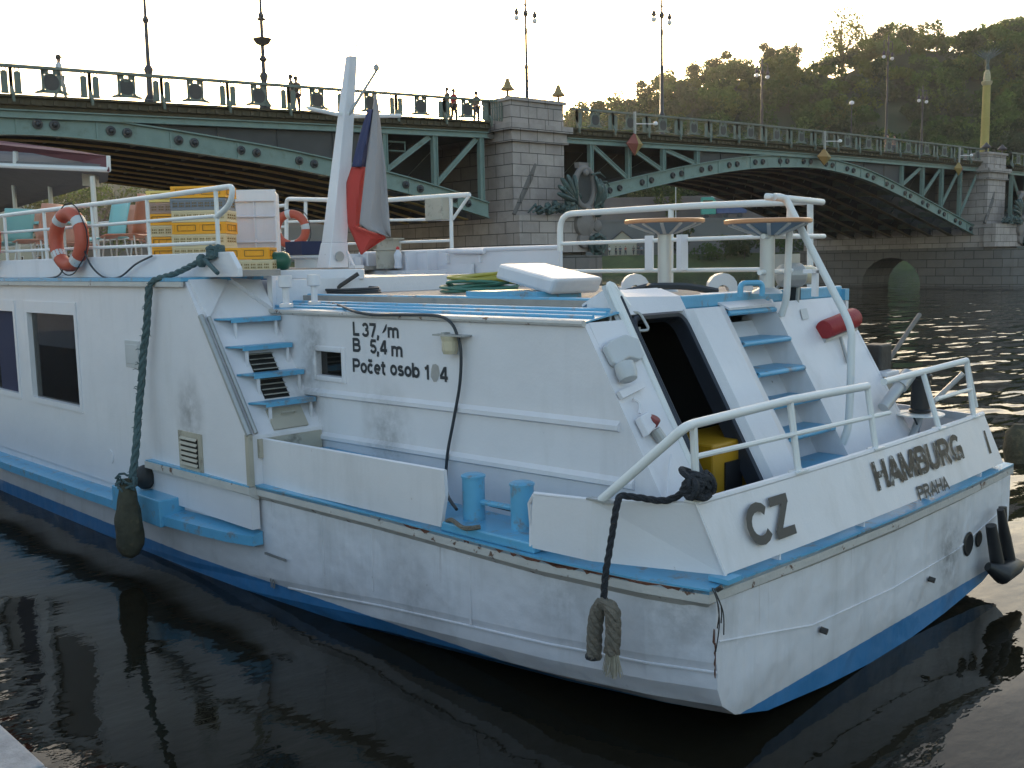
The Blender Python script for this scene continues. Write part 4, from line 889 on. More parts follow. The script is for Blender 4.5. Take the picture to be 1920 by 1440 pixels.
# chairs
def chair(matname):
    o = empty('deck_chair'); k = MB()
    bk = []
    for i in range(7):
        f = i/6; z = .44+.45*f; x = -.20-.10*f**1.3
        bk.append((x, z, .22+.01*f))
    vs = []
    for x, z, w_ in bk:
        for j in range(7):
            a = -1+2*j/6; vs.append(V(x-.04*(1-abs(a)**2)+.03, w_*a, z))
    k.add(vs, [(i*7+j, i*7+j+1, (i+1)*7+j+1, (i+1)*7+j) for i in range(6) for j in range(6)])
    b_ = k.build('backrest', M[matname], o, True); sm_ = b_.modifiers.new('t', 'SOLIDIFY'); sm_.thickness = .012
    k = MB(); vs = []
    for i in range(6):
        x = -.2+.42*i/5
        for j in range(7):
            a = -1+2*j/6; vs.append(V(x, .22*a, .44-.015*(1-a*a)-(.03 if i == 5 else 0)))
    k.add(vs, [(i*7+j, i*7+j+1, (i+1)*7+j+1, (i+1)*7+j) for i in range(5) for j in range(6)])
    b_ = k.build('seat', M[matname], o, True); sm_ = b_.modifiers.new('t', 'SOLIDIFY'); sm_.thickness = .014
    for sx, sy in ((1, 1), (1, -1), (-1, 1), (-1, -1)):
        k = MB(); k.tube([V(.17*sx, .18*sy, .43), V(.22*sx, .22*sy, 0)], .011, 6); k.build('leg', M['alu'], o, True)
    return o
cs = chair('salmon'); ct = chair('turq')
seats = [(cs, (236, 455), 12.0, 150, 'salmon plastic chair with its broad back to us beside the crate stacks'),
         (ct, (196, 455), 12.9, 200, 'turquoise plastic chair half hidden behind the salmon chair by the crates'),
         (cs, (72, 470), 13.4, 140, 'salmon plastic chair just left of the hanging lifebuoy'),
         (ct, (22, 470), 14.4, 120, 'turquoise plastic chair at the left edge of the picture'),
         (cs, (108, 468), 15.2, 40, 'salmon plastic chair behind the hanging lifebuoy, facing sideways'),
         (cs, (152, 462), 16.4, 20, 'small-looking salmon chair far back between lifebuoy and rail post'),
         (cs, (282, 470), 14.2, 60, 'salmon chair seen in the gap between chair back and crates')]
done = set()
for o, (px, py), D, rot, lab in seats:
    c = copytree(o) if o.name in done else o
    done.add(o.name); p = AT(px, py, D); c.location = (p.x, p.y, 2.86); c.rotation_euler = (0, 0, RAD(rot+75)); tag(c, lab, 'chair', 'plastic chairs on the upper deck')
# small deck table behind the chairs
tb = empty('deck_table', (AT(120, 450, 15).x, AT(120, 450, 15).y, 2.86), 'small turquoise-topped table among the chairs behind the hanging lifebuoy', 'table')
k = MB(); k.lathe((0, 0, .70), [(.45, 0), (.45, .03)], 20); k.build('table_top', M['turq'], tb); k = MB(); k.lathe((0, 0, 0), [(.25, 0), (.25, .02), (.03, .03), (.03, .7)], 12); k.build('table_leg', M['alu'], tb)
# lifebuoys
def lifebuoy(c, axis, R=.29, r=.072, label=''):
    o = empty('lifebuoy', c, label, 'lifebuoy', 'lifebuoys hung on the deck rails'); ax = Vector(axis).normalized()
    k = MB(); k.ring((0, 0, 0), R, r, ax, 32, 12); k.build('float_ring', M['buoy'], o, True)
    q = V(0, 0, 1).rotation_difference(ax)
    for a in (45, 135, 225, 315):
        k = MB(); pts = [q @ V(R*math.cos(RAD(a+d)), R*math.sin(RAD(a+d)), 0) for d in (-9, -3, 3, 9)]; k.tube(pts, r*1.03, 12); k.build('band', M['buoyband'], o, True)
    k = MB()
    for a in range(0, 360, 90):
        k.tube(smooth_path([q @ V((R+r*(1.0+.5*math.sin(RAD(180*t/4))))*math.cos(RAD(a+45+22.5*t)), (R+r*(1.0+.5*math.sin(RAD(180*t/4))))*math.sin(RAD(a+45+22.5*t)), 0) for t in range(5)], 3), .007, 5)
    k.build('grab_line', M['darkrope'], o)
    return o
lifebuoy(PY(129, 449, -.24), (.12, -1, .05), .29, .078, 'orange lifebuoy with pale bands hung outside the near rail by the chairs')
lifebuoy(PY(-27, 452, -.24), (.12, -1, .05), .28, .075, 'orange lifebuoy cut off by the left edge of the photo')
lifebuoy(AT(546, 430, 15.6), (.6, -.8, 0), .235, .065, 'orange lifebuoy on the far rail left of the mast')
# standing tables on the aft roof deck
M['conegrey'] = mat('blue_grey_cone', (.16, .23, .30), .5, var=.15)
def hightable(px, base, D, lab, rx):
    p = PZ(px, base, 2.585); o = empty('standing_table', (p.x, p.y, 2.585), lab, 'table', 'round standing tables on the aft deck')
    zt = PY(px, 412, p.y).z-2.585
    k = MB(); k.lathe((0, 0, 0), [(.13, 0), (.12, .02), (.062, .05), (.062, zt-.13)], 18); k.build('table_leg', M['alu'], o, True)
    k = MB(); k.lathe((0, 0, zt-.13), [(.09, 0), (rx*.95, .10)], 28, cap=False); k.build('cone', M['conegrey'], o, True)
    k = MB()
    for i in range(12):
        a = RAD(i*30); d = V(math.cos(a), math.sin(a), 0); k.slab([d*.11+V(0, 0, zt-.132), d*rx*.9+V(0, 0, zt-.048), d*rx*.9+V(0, 0, zt-.032), d*.11+V(0, 0, zt-.115)], V(-d.y, d.x, 0)*.03)
    k.build('cone_rib', M['buoyband'], o)
    k = MB(); k.lathe((0, 0, zt-.035), [(rx*.96, 0), (rx, .008), (rx, .032), (rx*.96, .04)], 36); k.build('table_top', M['wood'], o, True)
hightable(1246, 547, 0, 'round wood-edged standing table on a steel leg, left of the pair, beside the two chocks', .37)
hightable(1438, 550, 0, 'round wood-edged standing table behind the stair handrail, nearer the searchlight', .36)
for px, lab in ((1215, 'black cable lying left round the left standing table foot'),):
    c_ = PZ(1246, 549, 2.6); k = MB(); k.tube(smooth_path([c_+V(-.25, -.28, 0), c_+V(-.12, -.1, .05), c_+V(0, -.13, .06), c_+V(.15, .12, .05), c_+V(.3, .35, 0)]), .03, 6); tag(k.build('cable', M['cable'], None, True), 'black cable looped round the foot of the left standing table', 'cable')
# hose coil and cables
def coil(name, m, c, R, r, turns, lab, cat, sy=1.):
    k = MB(); pts = []
    for i in range(turns*26):
        a = i/26*2*math.pi; rr = R*(1+.10*math.sin(a*.37+1)+.05*math.sin(i*1.3)); pts.append(Vector(c)+V(rr*math.cos(a), rr*sy*math.sin(a), r+ (i/26)*r*1.3*(.8+.3*math.sin(a*1.3))))
    k.tube(pts, r, 7); return tag(k.build(name, m, None, True), lab, cat)
hcn = PZ(902, 549, 2.585)
coil('garden_hose', M['hoseg'], hcn, .36, .016, 5, 'green hose coiled flat under the yellow one on the roof deck', 'hose')
coil('garden_hose', M['hosey'], hcn+V(.02, .04, .09), .33, .017, 4, 'yellow-green hose coiled on top of the green coil', 'hose')
k = MB(); cc = PZ(650, 556, 2.55); pts = []
for i in range(70): a = i*.34; pts.append(cc+V(.42*math.cos(a)*(1+.1*math.sin(i)), .30*math.sin(a)*(1+.12*math.cos(i*.7)), .02+.0012*i))
pts = [PY(596, 570, .95), PY(604, 574, .9)]+pts
k.tube(pts, .013, 6); tag(k.build('power_cable', M['cable'], None, True), 'thin black cable coiled loosely beside the mast beam', 'cable')
k = MB(); yy = YC-.02
pts = [PZ(622, 568, 2.52), PZ(640, 574, 2.51), PZ(665, 584, 2.49)]+[PY(x, y, YC-.05) for x, y in ((700, 590), (760, 590), (820, 592), (845, 605), (857, 628), (864, 660), (862, 720), (850, 790), (839, 850), (836, 900))]+[PY(840, 930, .2), PZ(856, 955, 1.06)]
k.tube(smooth_path(pts), .013, 7); tag(k.build('power_cable', M['cable'], None, True), 'black cable hanging down the white cabin side to the bollards', 'cable')
k = MB(); k.tube(smooth_path([PY(0, 522, -.16), PY(60, 523, -.16), PY(105, 519, -.17), PY(118, 505, -.2)]), .010, 6); tag(k.build('power_cable', M['cable'], None, True), 'thin black line clipped along the coaming left of the lifebuoy', 'cable')
k = MB(); k.tube(smooth_path([PY(157, 465, -.2), PY(170, 497, -.2), PY(195, 520, -.2), PY(225, 519, -.2), PY(255, 495, -.2), PY(285, 480, -.18)]), .011, 6); tag(k.build('power_cable', M['cable'], None, True), 'black cable sagging from the lifebuoy rail towards the crates', 'cable')
# mooring rope and fender hung from the deck edge
def ropetube(path, r, tw=.35, n=9):
    P = smooth_path(path, 10); k = MB()
    for ph in (0, 2*math.pi/3, 4*math.pi/3):
        pts = []; s_ = 0
        for i, p in enumerate(P):
            d = (P[min(i+1, len(P)-1)]-P[max(i-1, 0)]).normalized(); a = V(0, 0, 1) if abs(d.z) < .9 else V(1, 0, 0)
            e = (a-d*a.dot(d)).normalized(); b_ = d.cross(e)
            if i: s_ += (P[i]-P[i-1]).length
            an = ph+s_/(r*6)*2*math.pi*tw*2; pts.append(p+(e*math.cos(an)+b_*math.sin(an))*r*.5)
        k.tube(pts, r*.62, 6)
    return k
def fuzz(k, path, r, n, ln):
    P = smooth_path(path, 10)
    for i in range(n):
        p = random.choice(P)+V(random.uniform(-1, 1), random.uniform(-1, 1), random.uniform(-1, 1))*r
        d = V(random.uniform(-1, 1), random.uniform(-1, .4), random.uniform(-.8, .5)).normalized()
        k.tube([p, p+d*ln*.5+V(0, 0, .01), p+d*ln*random.uniform(.6, 1)], [.005, .004, .002], 4)
rp = empty('fender_rope', PY(280, 530, -.42), 'frayed green rope slung from the rail post down to the hanging fender', 'rope')
def rel(pts, o): return [Vector(p)-o.location for p in pts]
pth = [PY(404, 478, -.17), PY(375, 490, -.2), PY(330, 512, -.3), PY(288, 526, -.40), PY(280, 545, -.42)]
k = ropetube(rel(pth, rp), .028); k.build('rope_run', M['rope'], rp, True)
pth2 = [PY(279, 540, -.42), PY(275, 610, -.42), PY(269, 660, -.43), PY(265, 720, -.45), PY(259, 780, -.5), PY(256, 830, -.56), PY(250, 880, -.62), PY(246, 905, -.66)]
k = ropetube(rel(pth2, rp), .036); fuzz(k, rel(pth2, rp), .03, 90, .07); k.build('rope_fall', M['rope'], rp, True)
k = MB()
for i in range(26):
    p = PY(404, 474, -.12); a = random.uniform(0, 6.28); k.tube([p+V(.07*math.cos(a), .07*math.sin(a), random.uniform(-.03, .06))-rp.location for a in (a, a+.7, a+1.4, a+2.1)], .022, 6)
c_ = PY(378, 488, -.19); k.lathe(c_-rp.location+V(0, 0, -.06), [(.03, 0), (.055, .04), (.05, .09), (.02, .12)], 10, (.2, -.1, 1)); k.tube([PY(385, 488, -.22)-rp.location, PY(408, 512, -.24)-rp.location], .022, 6); k.build('knot', M['rope'], rp, True)
fd = empty('fender', PY(246, 1040, -.72), 'long weedy dark fender hanging from the frayed green rope', 'fender')
k = MB(); tp = PY(246, 900, -.68)-fd.location; hh = tp.z
prof = [(.02, -.03), (.08, 0), (.125, hh*.12), (.135, hh*.3), (.12, hh*.55), (.09, hh*.8), (.06, hh*.97), (.03, hh*1.02)]; vs = []
n_ = 22; fs = []
pr2 = []
for i in range(26):
    z = -.03+(hh*1.02+.03)*i/25; pr2.append((lerp([(b_, a) for a, b_ in prof], z), z))
for r_, z in pr2:
    for j in range(n_):
        a = 2*math.pi*j/n_; f = 1+.16*noise.noise(V(math.cos(a)*2, math.sin(a)*2, z*7)); vs.append(V(r_*f*math.cos(a), r_*f*math.sin(a), z))
k.add(vs, [(i*n_+j, i*n_+(j+1) % n_, (i+1)*n_+(j+1) % n_, (i+1)*n_+j) for i in range(25) for j in range(n_)]); k.build('fender_body', M['fender'], fd, True)
k = MB()
for i in range(30):
    a = random.uniform(0, 6.28); z = hh*random.uniform(.9, 1.06); p = V(.06*math.cos(a), .06*math.sin(a), z); k.tube([p, p+V(.05*math.cos(a+1), .05*math.sin(a+1), random.uniform(-.05, .06)), p+V(.08*math.cos(a+2), .08*math.sin(a+2), random.uniform(-.08, .05))], .012, 5)
k.build('fender_lashing', M['rope'], fd, True)
k = MB(); p = PY(276, 900, -.36); k.lathe(p+V(0, -.02, -.08), [(.05, 0), (.10, .05), (.11, .14), (.07, .22), (.02, .24)], 14); tag(k.build('ball_fender', M['rubber'], None, True), 'small dark ball fender behind the long weedy fender', 'fender')
# dark mooring line over the stern bulwark with a thick hemp tail
ml = empty('mooring_line', V(-.66, -.2, 1.42), 'dark mooring rope looped over the near stern bulwark beside the rail foot', 'rope')
pl = [TP(.16, 1.52, -.03)-V(0, .06, 0), PY(1250, 938, .02), PY(1190, 932, -.10), PY(1166, 930, -.16), PY(1157, 945, -.22), PY(1148, 1000, -.24), PY(1135, 1080, -.28), PY(1132, 1130, -.28)]
k = ropetube(rel(pl, ml), .021); k.build('rope_run', M['darkrope'], ml, True)
k = MB(); kc = T1*.22+TP(.12, 1.445)*.78-ml.location
for i in range(9):
    a = i*.9; rr_ = .06+.01*(i % 3); cz = (i-4)*.014
    k.ring(kc+V(.0, -.045+.02*(i % 4), cz), rr_, .020, (math.sin(a)*.6, math.cos(a)*.5, 1), 14, 6)
for s in (-1, 1): k.ring(kc+V(.03, s*.09-.02, .0), .055, .022, (.4, 1, .2*s), 14, 6); k.ring(kc+V(.05, s*.06-.03, .03), .045, .02, (1, .4*s, .3), 14, 6)
k.build('knot', M['darkrope'], ml, True)
tl = empty('hemp_rope_tail', PY(1132, 1120, -.28), 'doubled grey hemp rope end with frayed tip hanging on the hull', 'rope')
def braid(path, r): 
    P = smooth_path(path, 8); k = MB(); s_ = 0
    for ph in (0, 1.57, 3.14, 4.71):
        s_ = 0; pts = []
        for i, p in enumerate(P):
            if i: s_ += (P[i]-P[i-1]).length
            an = ph+s_/r*1.15; pts.append(p+V(math.cos(an)*r*.55, math.sin(an)*r*.45, 0))
        k.tube(pts, r*.62, 6)
    return k
for nm, q_ in (('rope_leg', ((1133, 1128), (1120, 1150), (1115, 1190), (1114, 1232))), ('rope_leg', ((1133, 1128), (1148, 1145), (1150, 1190), (1147, 1225)))):
    k = braid(rel([PY(x, y, -.3) for x, y in q_], tl), .046); k.build(nm, M['hemp'], tl, True)
k = MB(); p = PY(1148, 1218, -.3)-tl.location
for i in range(120):
    a = random.uniform(0, 6.28); s = random.random(); d = V(math.cos(a)*.075*s, math.sin(a)*.05*s, -.13-.05*random.random()); k.tube([p+V(math.cos(a)*.03*s, math.sin(a)*.02*s, .03), p+d*.55+V(math.cos(a)*.02*s, 0, 0), p+d], [.004, .003, .002], 4)
k.build('frayed_end', M['hempend'], tl)
k = MB(); p = PY(1112, 1228, -.3)-tl.location; k.lathe(p+V(0, 0, -.03), [(.03, 0), (.05, .01), (.05, .03), (.04, .04)], 10); k.build('end_whipping', M['rubber'], tl)
k = MB()
for x0_, y0_, x1_, y1_, b in ((1335, 1102, 1345, 1178, .0), (1338, 1102, 1357, 1190, .02), (1340, 1104, 1342, 1222, .03), (1336, 1106, 1352, 1168, .01)):
    k.tube(smooth_path([PX(x0_, y0_, .06), PX((x0_+x1_)/2+8, (y0_+y1_)/2, .10+b), PX(x1_, y1_, .05)]), .004, 4)
k.tube([V(.03, .03, .96), V(.06, .04, .985)], .015, 6)
tag(k.build('wire_strands', M['darksteel'], None), 'thin loose wires dangling at the near stern corner', 'wire')
k = MB(); k.tube(smooth_path([PZ(838, 978, .985), PZ(832, 985, .985), PZ(846, 975, 1.06), PZ(870, 990, 1.05), PZ(900, 988, 1.05)]), .018, 6); tag(k.build('rope_end', M['hemp'], None, True), 'short grey-brown rope end lying at the bollard base', 'rope')
k = MB(); k.tube([V(-2.0, .13, 1.13), V(-1.2, .15, 1.12), V(-.95, -.02, 1.15)], .02, 8); tag(k.build('mooring_wire', M['darksteel'], None, True), 'dark wire running behind the two blue bollards', 'wire')
# cardboard and pole at the end panel
p = PN(1612, 730, en, dn-.1); k = MB(); k.slab([PY(1570, 668, 4.18), PY(1580, 652, 4.2), PY(1600, 690, 4.25), PY(1607, 712, 4.3), PY(1602, 760, 4.3), PY(1594, 742, 4.25)], (-.03, .05, 0)); tag(k.build('cardboard_sheet', M['card'], None), 'brown cardboard sheet tucked behind the stair handrail', 'cardboard')
k = MB(); k.tube([PX(1648, 702, -1.1), PX(1724, 590, -1.15)], [.024, .024], 8); tag(k.build('wooden_pole', mat('weathered_wood', (.19, .165, .145), .8, var=.3, vscale=12), None, True), 'grey weathered pole leaning out over the water at the stern', 'pole')
# generator inside the engine room
gc = PX(1350, 900, -1.0)
gn = empty('generator', (-.95, gc.y-.12, .3), 'yellow generator cabinet with dark panels seen through the open door', 'machine')
k = MB(); k.box((-.15, .26, .62), (.5, .90, 1.24)); k.build('cabinet', M['yellow'], gn, bevel=.02)
for y, z, w_, hh_ in ((.06, .92, .22, .34), (.30, .95, .10, .22)):
    k = MB(); k.box((.108, y, z), (.012, w_, hh_)); k.build('panel', M['black'], gn)
k = MB(); k.box((.11, .16, .55), (.01, .02, .5)); k.build('door_gap', M['black'], gn)
k = MB(); k.lathe((.2, .18, .80-.2), [(.06, 0), (.06, .14)], 14); k.build('filter', M['rubber'], gn)
# anchor hung at the far stern corner
an_ = empty('anchor', PX(1872, 1010, .14), 'black stock anchor hanging against the far end of the stern', 'anchor'); o_ = an_.location
k = MB(); a = PX(1858, 985, .12)-o_; b_ = PX(1872, 1068, .16)-o_; k.tube([a, b_], [.045, .06], 14); k.build('fluke', M['black'], an_, True)
k = MB(); a = PX(1876, 955, .14)-o_; b_ = PX(1893, 1060, .18)-o_; k.tube([a, (a+b_)/2, b_], [.03, .05, .06], 14); k.build('fluke', M['black'], an_, True)
k = MB(); k.tube([PX(1852, 1062, .12)-o_, PX(1878, 1076, .2)-o_, PX(1900, 1062, .2)-o_, PX(1916, 1058, .2)-o_], [.04, .09, .08, .03], 14); k.build('crown', M['black'], an_, True)
k = MB(); k.tube([PX(1880, 950, .1)-o_, PX(1884, 1055, .14)-o_], .035, 12); k.build('shank', M['black'], an_, True)
k = MB(); p = PX(1905, 838, -.25); k.lathe(p+V(0, .06, -.22), [(.05, 0), (.12, .06), (.14, .2), (.12, .36), (.05, .44)], 16); tag(k.build('fender', M['fender'], None, True), 'dark shaggy fender at the far stern corner on the right edge', 'fender')
# ================================================================== water, quay
SEED = 4
def water_mat():
    m = bpy.data.materials.new('river_water'); m.use_nodes = True; t = m.node_tree; L = t.links.new; b = t.nodes['Principled BSDF']
    b.inputs['Base Color'].default_value = (.012, .010, .006, 1); b.inputs['Roughness'].default_value = .015; b.inputs['IOR'].default_value = 1.21
    tc = N(t, 'ShaderNodeTexCoord')
    def wv(sx, sy, sc, det, rot=0.):
        mp = N(t, 'ShaderNodeMapping'); mp.inputs['Scale'].default_value = (sx, sy, 1); mp.inputs['Rotation'].default_value = (0, 0, rot); mp.inputs['Location'].default_value = (SEED*1.37, SEED*.71, 0)
        L(tc.outputs['Object'], mp.inputs['Vector']); n_ = N(t, 'ShaderNodeTexNoise', Scale=sc, Detail=det, Roughness=.5); L(mp.outputs[0], n_.inputs['Vector']); return n_.outputs['Fac']
    a = wv(1, .55, .42, 1.0, .5); c = wv(1, .42, 1.25, 1.6, .75); d = wv(1, .6, .12, 1.0, .2)
    b1 = N(t, 'ShaderNodeBump', Strength=1.0, Distance=.24); L(a, b1.inputs['Height'])
    b2 = N(t, 'ShaderNodeBump', Strength=1.0, Distance=.21); L(c, b2.inputs['Height']); L(b1.outputs[0], b2.inputs['Normal'])
    e = wv(1, .5, 5.5, 3.0, .3)
    b3 = N(t, 'ShaderNodeBump', Strength=.38, Distance=.012); L(e, b3.inputs['Height']); L(b2.outputs[0], b3.inputs['Normal'])
    # wind patches: rougher ripples out on the open river, calm in the lee of the boat and quay
    sx = N(t, 'ShaderNodeSeparateXYZ'); L(tc.outputs['Object'], sx.inputs[0])
    mr = N(t, 'ShaderNodeMapRange'); mr.inputs['From Min'].default_value = 4; mr.inputs['From Max'].default_value = 16; mr.inputs['To Min'].default_value = .05; mr.inputs['To Max'].default_value = 1.0
    L(sx.outputs['Y'], mr.inputs['Value'])
    L(mr.outputs[0], b2.inputs['Strength'])
    mr2 = N(t, 'ShaderNodeMapRange'); mr2.inputs['From Min'].default_value = 2; mr2.inputs['From Max'].default_value = 14; mr2.inputs['To Min'].default_value = .55; mr2.inputs['To Max'].default_value = 1.0
    L(sx.outputs['Y'], mr2.inputs['Value']); L(mr2.outputs[0], b1.inputs['Strength'])
    L(b3.outputs[0], b.inputs['Normal'])
    return m
WZ = -.11
k = MB(); k.add([V(-700, -400, WZ), V(500, -400, WZ), V(500, 700, WZ), V(-700, 700, WZ)], [(0, 1, 2, 3)]); tag(k.build('water', water_mat()), kind='structure')
M['granite'] = mat('quay_granite', (.30, .30, .31), .8, var=.25, vscale=60, dirt=(.16, .16, .16), dscale=3, bump=.3, bscale=150)
k = MB()
for i in range(40):
    x = -30+i*1.25; k.lim(x, x+1.242, -6.5, -3.74, -1.5, 1.30)
k.lim(-60, 40, -60, -6.51, -1.5, 1.285)
tag(k.build('quay', M['granite'], None, bevel=.01), kind='structure')

# ================================================================== the bridge
BO = V(-36.716, 39.316, 0); BU_ = V(.08, .997, 0).normalized(); BV = V(-BU_.y, BU_.x, 0)
def B(u, v, z): return BO+BU_*u+BV*v+V(0, 0, z)
def bpx(px, py, v=0): # foot on the bridge's face plane
    d = BV.dot(BO)+v; p = PN(px, py, BV, d); return (p-BO).dot(BU_), p.z
bridge = empty('river_bridge', (BO.x, BO.y, 0), 'green iron arch bridge on stone piers crossing the river behind the boat', 'bridge')
def bbuild(k, name, m, par=None, smooth=False):
    if par is None: k.v = [tuple(Vector(p)-BO) for p in k.v]; par = bridge
    else: k.v = [tuple(Vector(p)-BO) for p in k.v]
    return k.build(name, m, par, smooth)
M['verdi'] = mat('verdigris_green_paint', (.195, .265, .235), .55, var=.2, vscale=2.0, dirt=(.10, .11, .07), dscale=1.2, dlo=.55, dhi=.8)
M['verdid'] = mat('dull_green_paint', (.15, .18, .15), .6, var=.25, vscale=2.0, dirt=(.08, .07, .04), dscale=1.5, dlo=.5, dhi=.8)
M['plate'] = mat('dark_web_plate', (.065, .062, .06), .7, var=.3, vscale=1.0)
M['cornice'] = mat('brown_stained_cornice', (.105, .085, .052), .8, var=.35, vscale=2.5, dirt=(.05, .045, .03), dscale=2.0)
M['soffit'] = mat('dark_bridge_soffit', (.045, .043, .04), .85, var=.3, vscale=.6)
M['boss'] = mat('dark_bronze_boss', (.05, .048, .052), .35, .2, var=.2)
M['riblitd'] = mat('brown_lit_edge_of_rib', (.15, .11, .06), .6, var=.4, vscale=12)  # weaker light on rib edges of the other spans, put into the colour
M['rivet'] = mat('ochre_lit_edge_of_rib', (.48, .32, .10), .6, var=.4, vscale=12)  # light caught by the left span's rib edges, put into the colour
M['bronze'] = mat('patinated_bronze', (.06, .085, .078), .5, .25, var=.55, vscale=3, dirt=(.22, .33, .29), dscale=2.4, dlo=.55, dhi=.75, bump=.6, bscale=6)
def stone_mat(name, c1, c2, bw, rh, mort=.02):
    m = bpy.data.materials.new(name); m.use_nodes = True; t = m.node_tree; L = t.links.new; b = t.nodes['Principled BSDF']; b.inputs['Roughness'].default_value = .85
    tc = N(t, 'ShaderNodeTexCoord'); sx = N(t, 'ShaderNodeSeparateXYZ'); L(tc.outputs['Object'], sx.inputs[0])
    ad = N(t, 'ShaderNodeMath', operation='ADD'); L(sx.outputs['X'], ad.inputs[0]); L(sx.outputs['Y'], ad.inputs[1])
    cb = N(t, 'ShaderNodeCombineXYZ'); L(ad.outputs[0], cb.inputs[0]); L(sx.outputs['Z'], cb.inputs[1])
    br = N(t, 'ShaderNodeTexBrick', Scale=1.0); br.inputs['Color1'].default_value = (*c1, 1); br.inputs['Color2'].default_value = (*c2, 1); br.inputs['Mortar'].default_value = (.06, .055, .05, 1)
    br.inputs['Mortar Size'].default_value = mort; br.inputs['Mortar Smooth'].default_value = .3; br.inputs['Brick Width'].default_value = bw; br.inputs['Row Height'].default_value = rh; br.inputs['Bias'].default_value = -.2
    L(cb.outputs[0], br.inputs['Vector'])
    n_ = N(t, 'ShaderNodeTexNoise', Scale=.9, Detail=8.0, Roughness=.65); L(tc.outputs['Object'], n_.inputs['Vector'])
    rp_ = N(t, 'ShaderNodeValToRGB'); rp_.color_ramp.elements[0].position = .42; rp_.color_ramp.elements[1].position = .72; L(n_.outputs['Fac'], rp_.inputs['Fac'])
    mx = N(t, 'ShaderNodeMixRGB', Color2=(.10, .085, .075, 1)); mx.blend_type = 'MIX'
    ml = N(t, 'ShaderNodeMath', operation='MULTIPLY'); ml.inputs[1].default_value = .4; L(rp_.outputs[0], ml.inputs[0]); L(ml.outputs[0], mx.inputs['Fac']); L(br.outputs['Color'], mx.inputs['Color1']); L(mx.outputs[0], b.inputs['Base Color'])
    bp_ = N(t, 'ShaderNodeBump', Strength=.8, Distance=.05); L(br.outputs['Fac'], bp_.inputs['Height']); bp_.invert = True; L(bp_.outputs[0], b.inputs['Normal'])
    return m
M['stone'] = stone_mat('ashlar_stone', (.45, .38, .345), (.37, .31, .285), 1.3, .62)
M['stoned'] = stone_mat('dark_river_stone', (.19, .165, .15), (.15, .135, .125), 1.6, .75, .03)
M['stonep'] = mat('plain_stone', (.22, .19, .175), .85, var=.25, vscale=1.2, dirt=(.12, .10, .09), dscale=.9, bump=.3, bscale=8)
zbT = [(-60, 8.7), (-30, 9.63), (-15, 10.05), (-5, 10.32), (0, 10.36), (16, 10.62), (30, 10.73), (50, 10.77), (90, 10.6)]
zb = lambda u: lerp(zbT, u)
a1b = [(-6, 5.24), (-9.4, 6.02), (-12.5, 6.63), (-15.6, 7.09), (-18.4, 7.47), (-21.5, 7.78), (-23.9, 8.0), (-26.1, 8.15), (-28.5, 8.22)]
a1b = sorted(a1b+[(-57-u, z-.3*((-28.5-u)/-22.5)) for u, z in a1b[:-1]])
a2b = [(-.5, 5.7), (2.74, 6.45), (6.95, 7.3), (11.5, 8.1), (16.6, 8.8), (21.4, 9.13), (25.4, 9.18), (31.2, 8.6), (37.6, 7.25), (42.9, 5.95), (47.7, 4.75), (50.2, 4.15)]
a3b = [(55.5, 4.4), (62, 6.2), (70, 7.8), (80, 8.9), (90, 9.2)]
def cat(tab, u): # smooth interpolation
    for i in range(len(tab)-1):
        if u <= tab[i+1][0] or i == len(tab)-2:
            p = [tab[max(i-1, 0)], tab[i], tab[i+1], tab[min(i+2, len(tab)-1)]]; t = (u-p[1][0])/(p[2][0]-p[1][0]); t = min(1, max(0, t))
            m1 = (p[2][1]-p[0][1])/max(1e-6, p[2][0]-p[0][0])*(p[2][0]-p[1][0]); m2 = (p[3][1]-p[1][1])/max(1e-6, p[3][0]-p[1][0])*(p[2][0]-p[1][0])
            return (2*t**3-3*t*t+1)*p[1][1]+(t**3-2*t*t+t)*m1+(-2*t**3+3*t*t)*p[2][1]+(t**3-t*t)*m2
WID = 16.0
spans = [(-51, -6.0, a1b), (-.2, 50.2, a2b), (55.5, 90, a3b)]
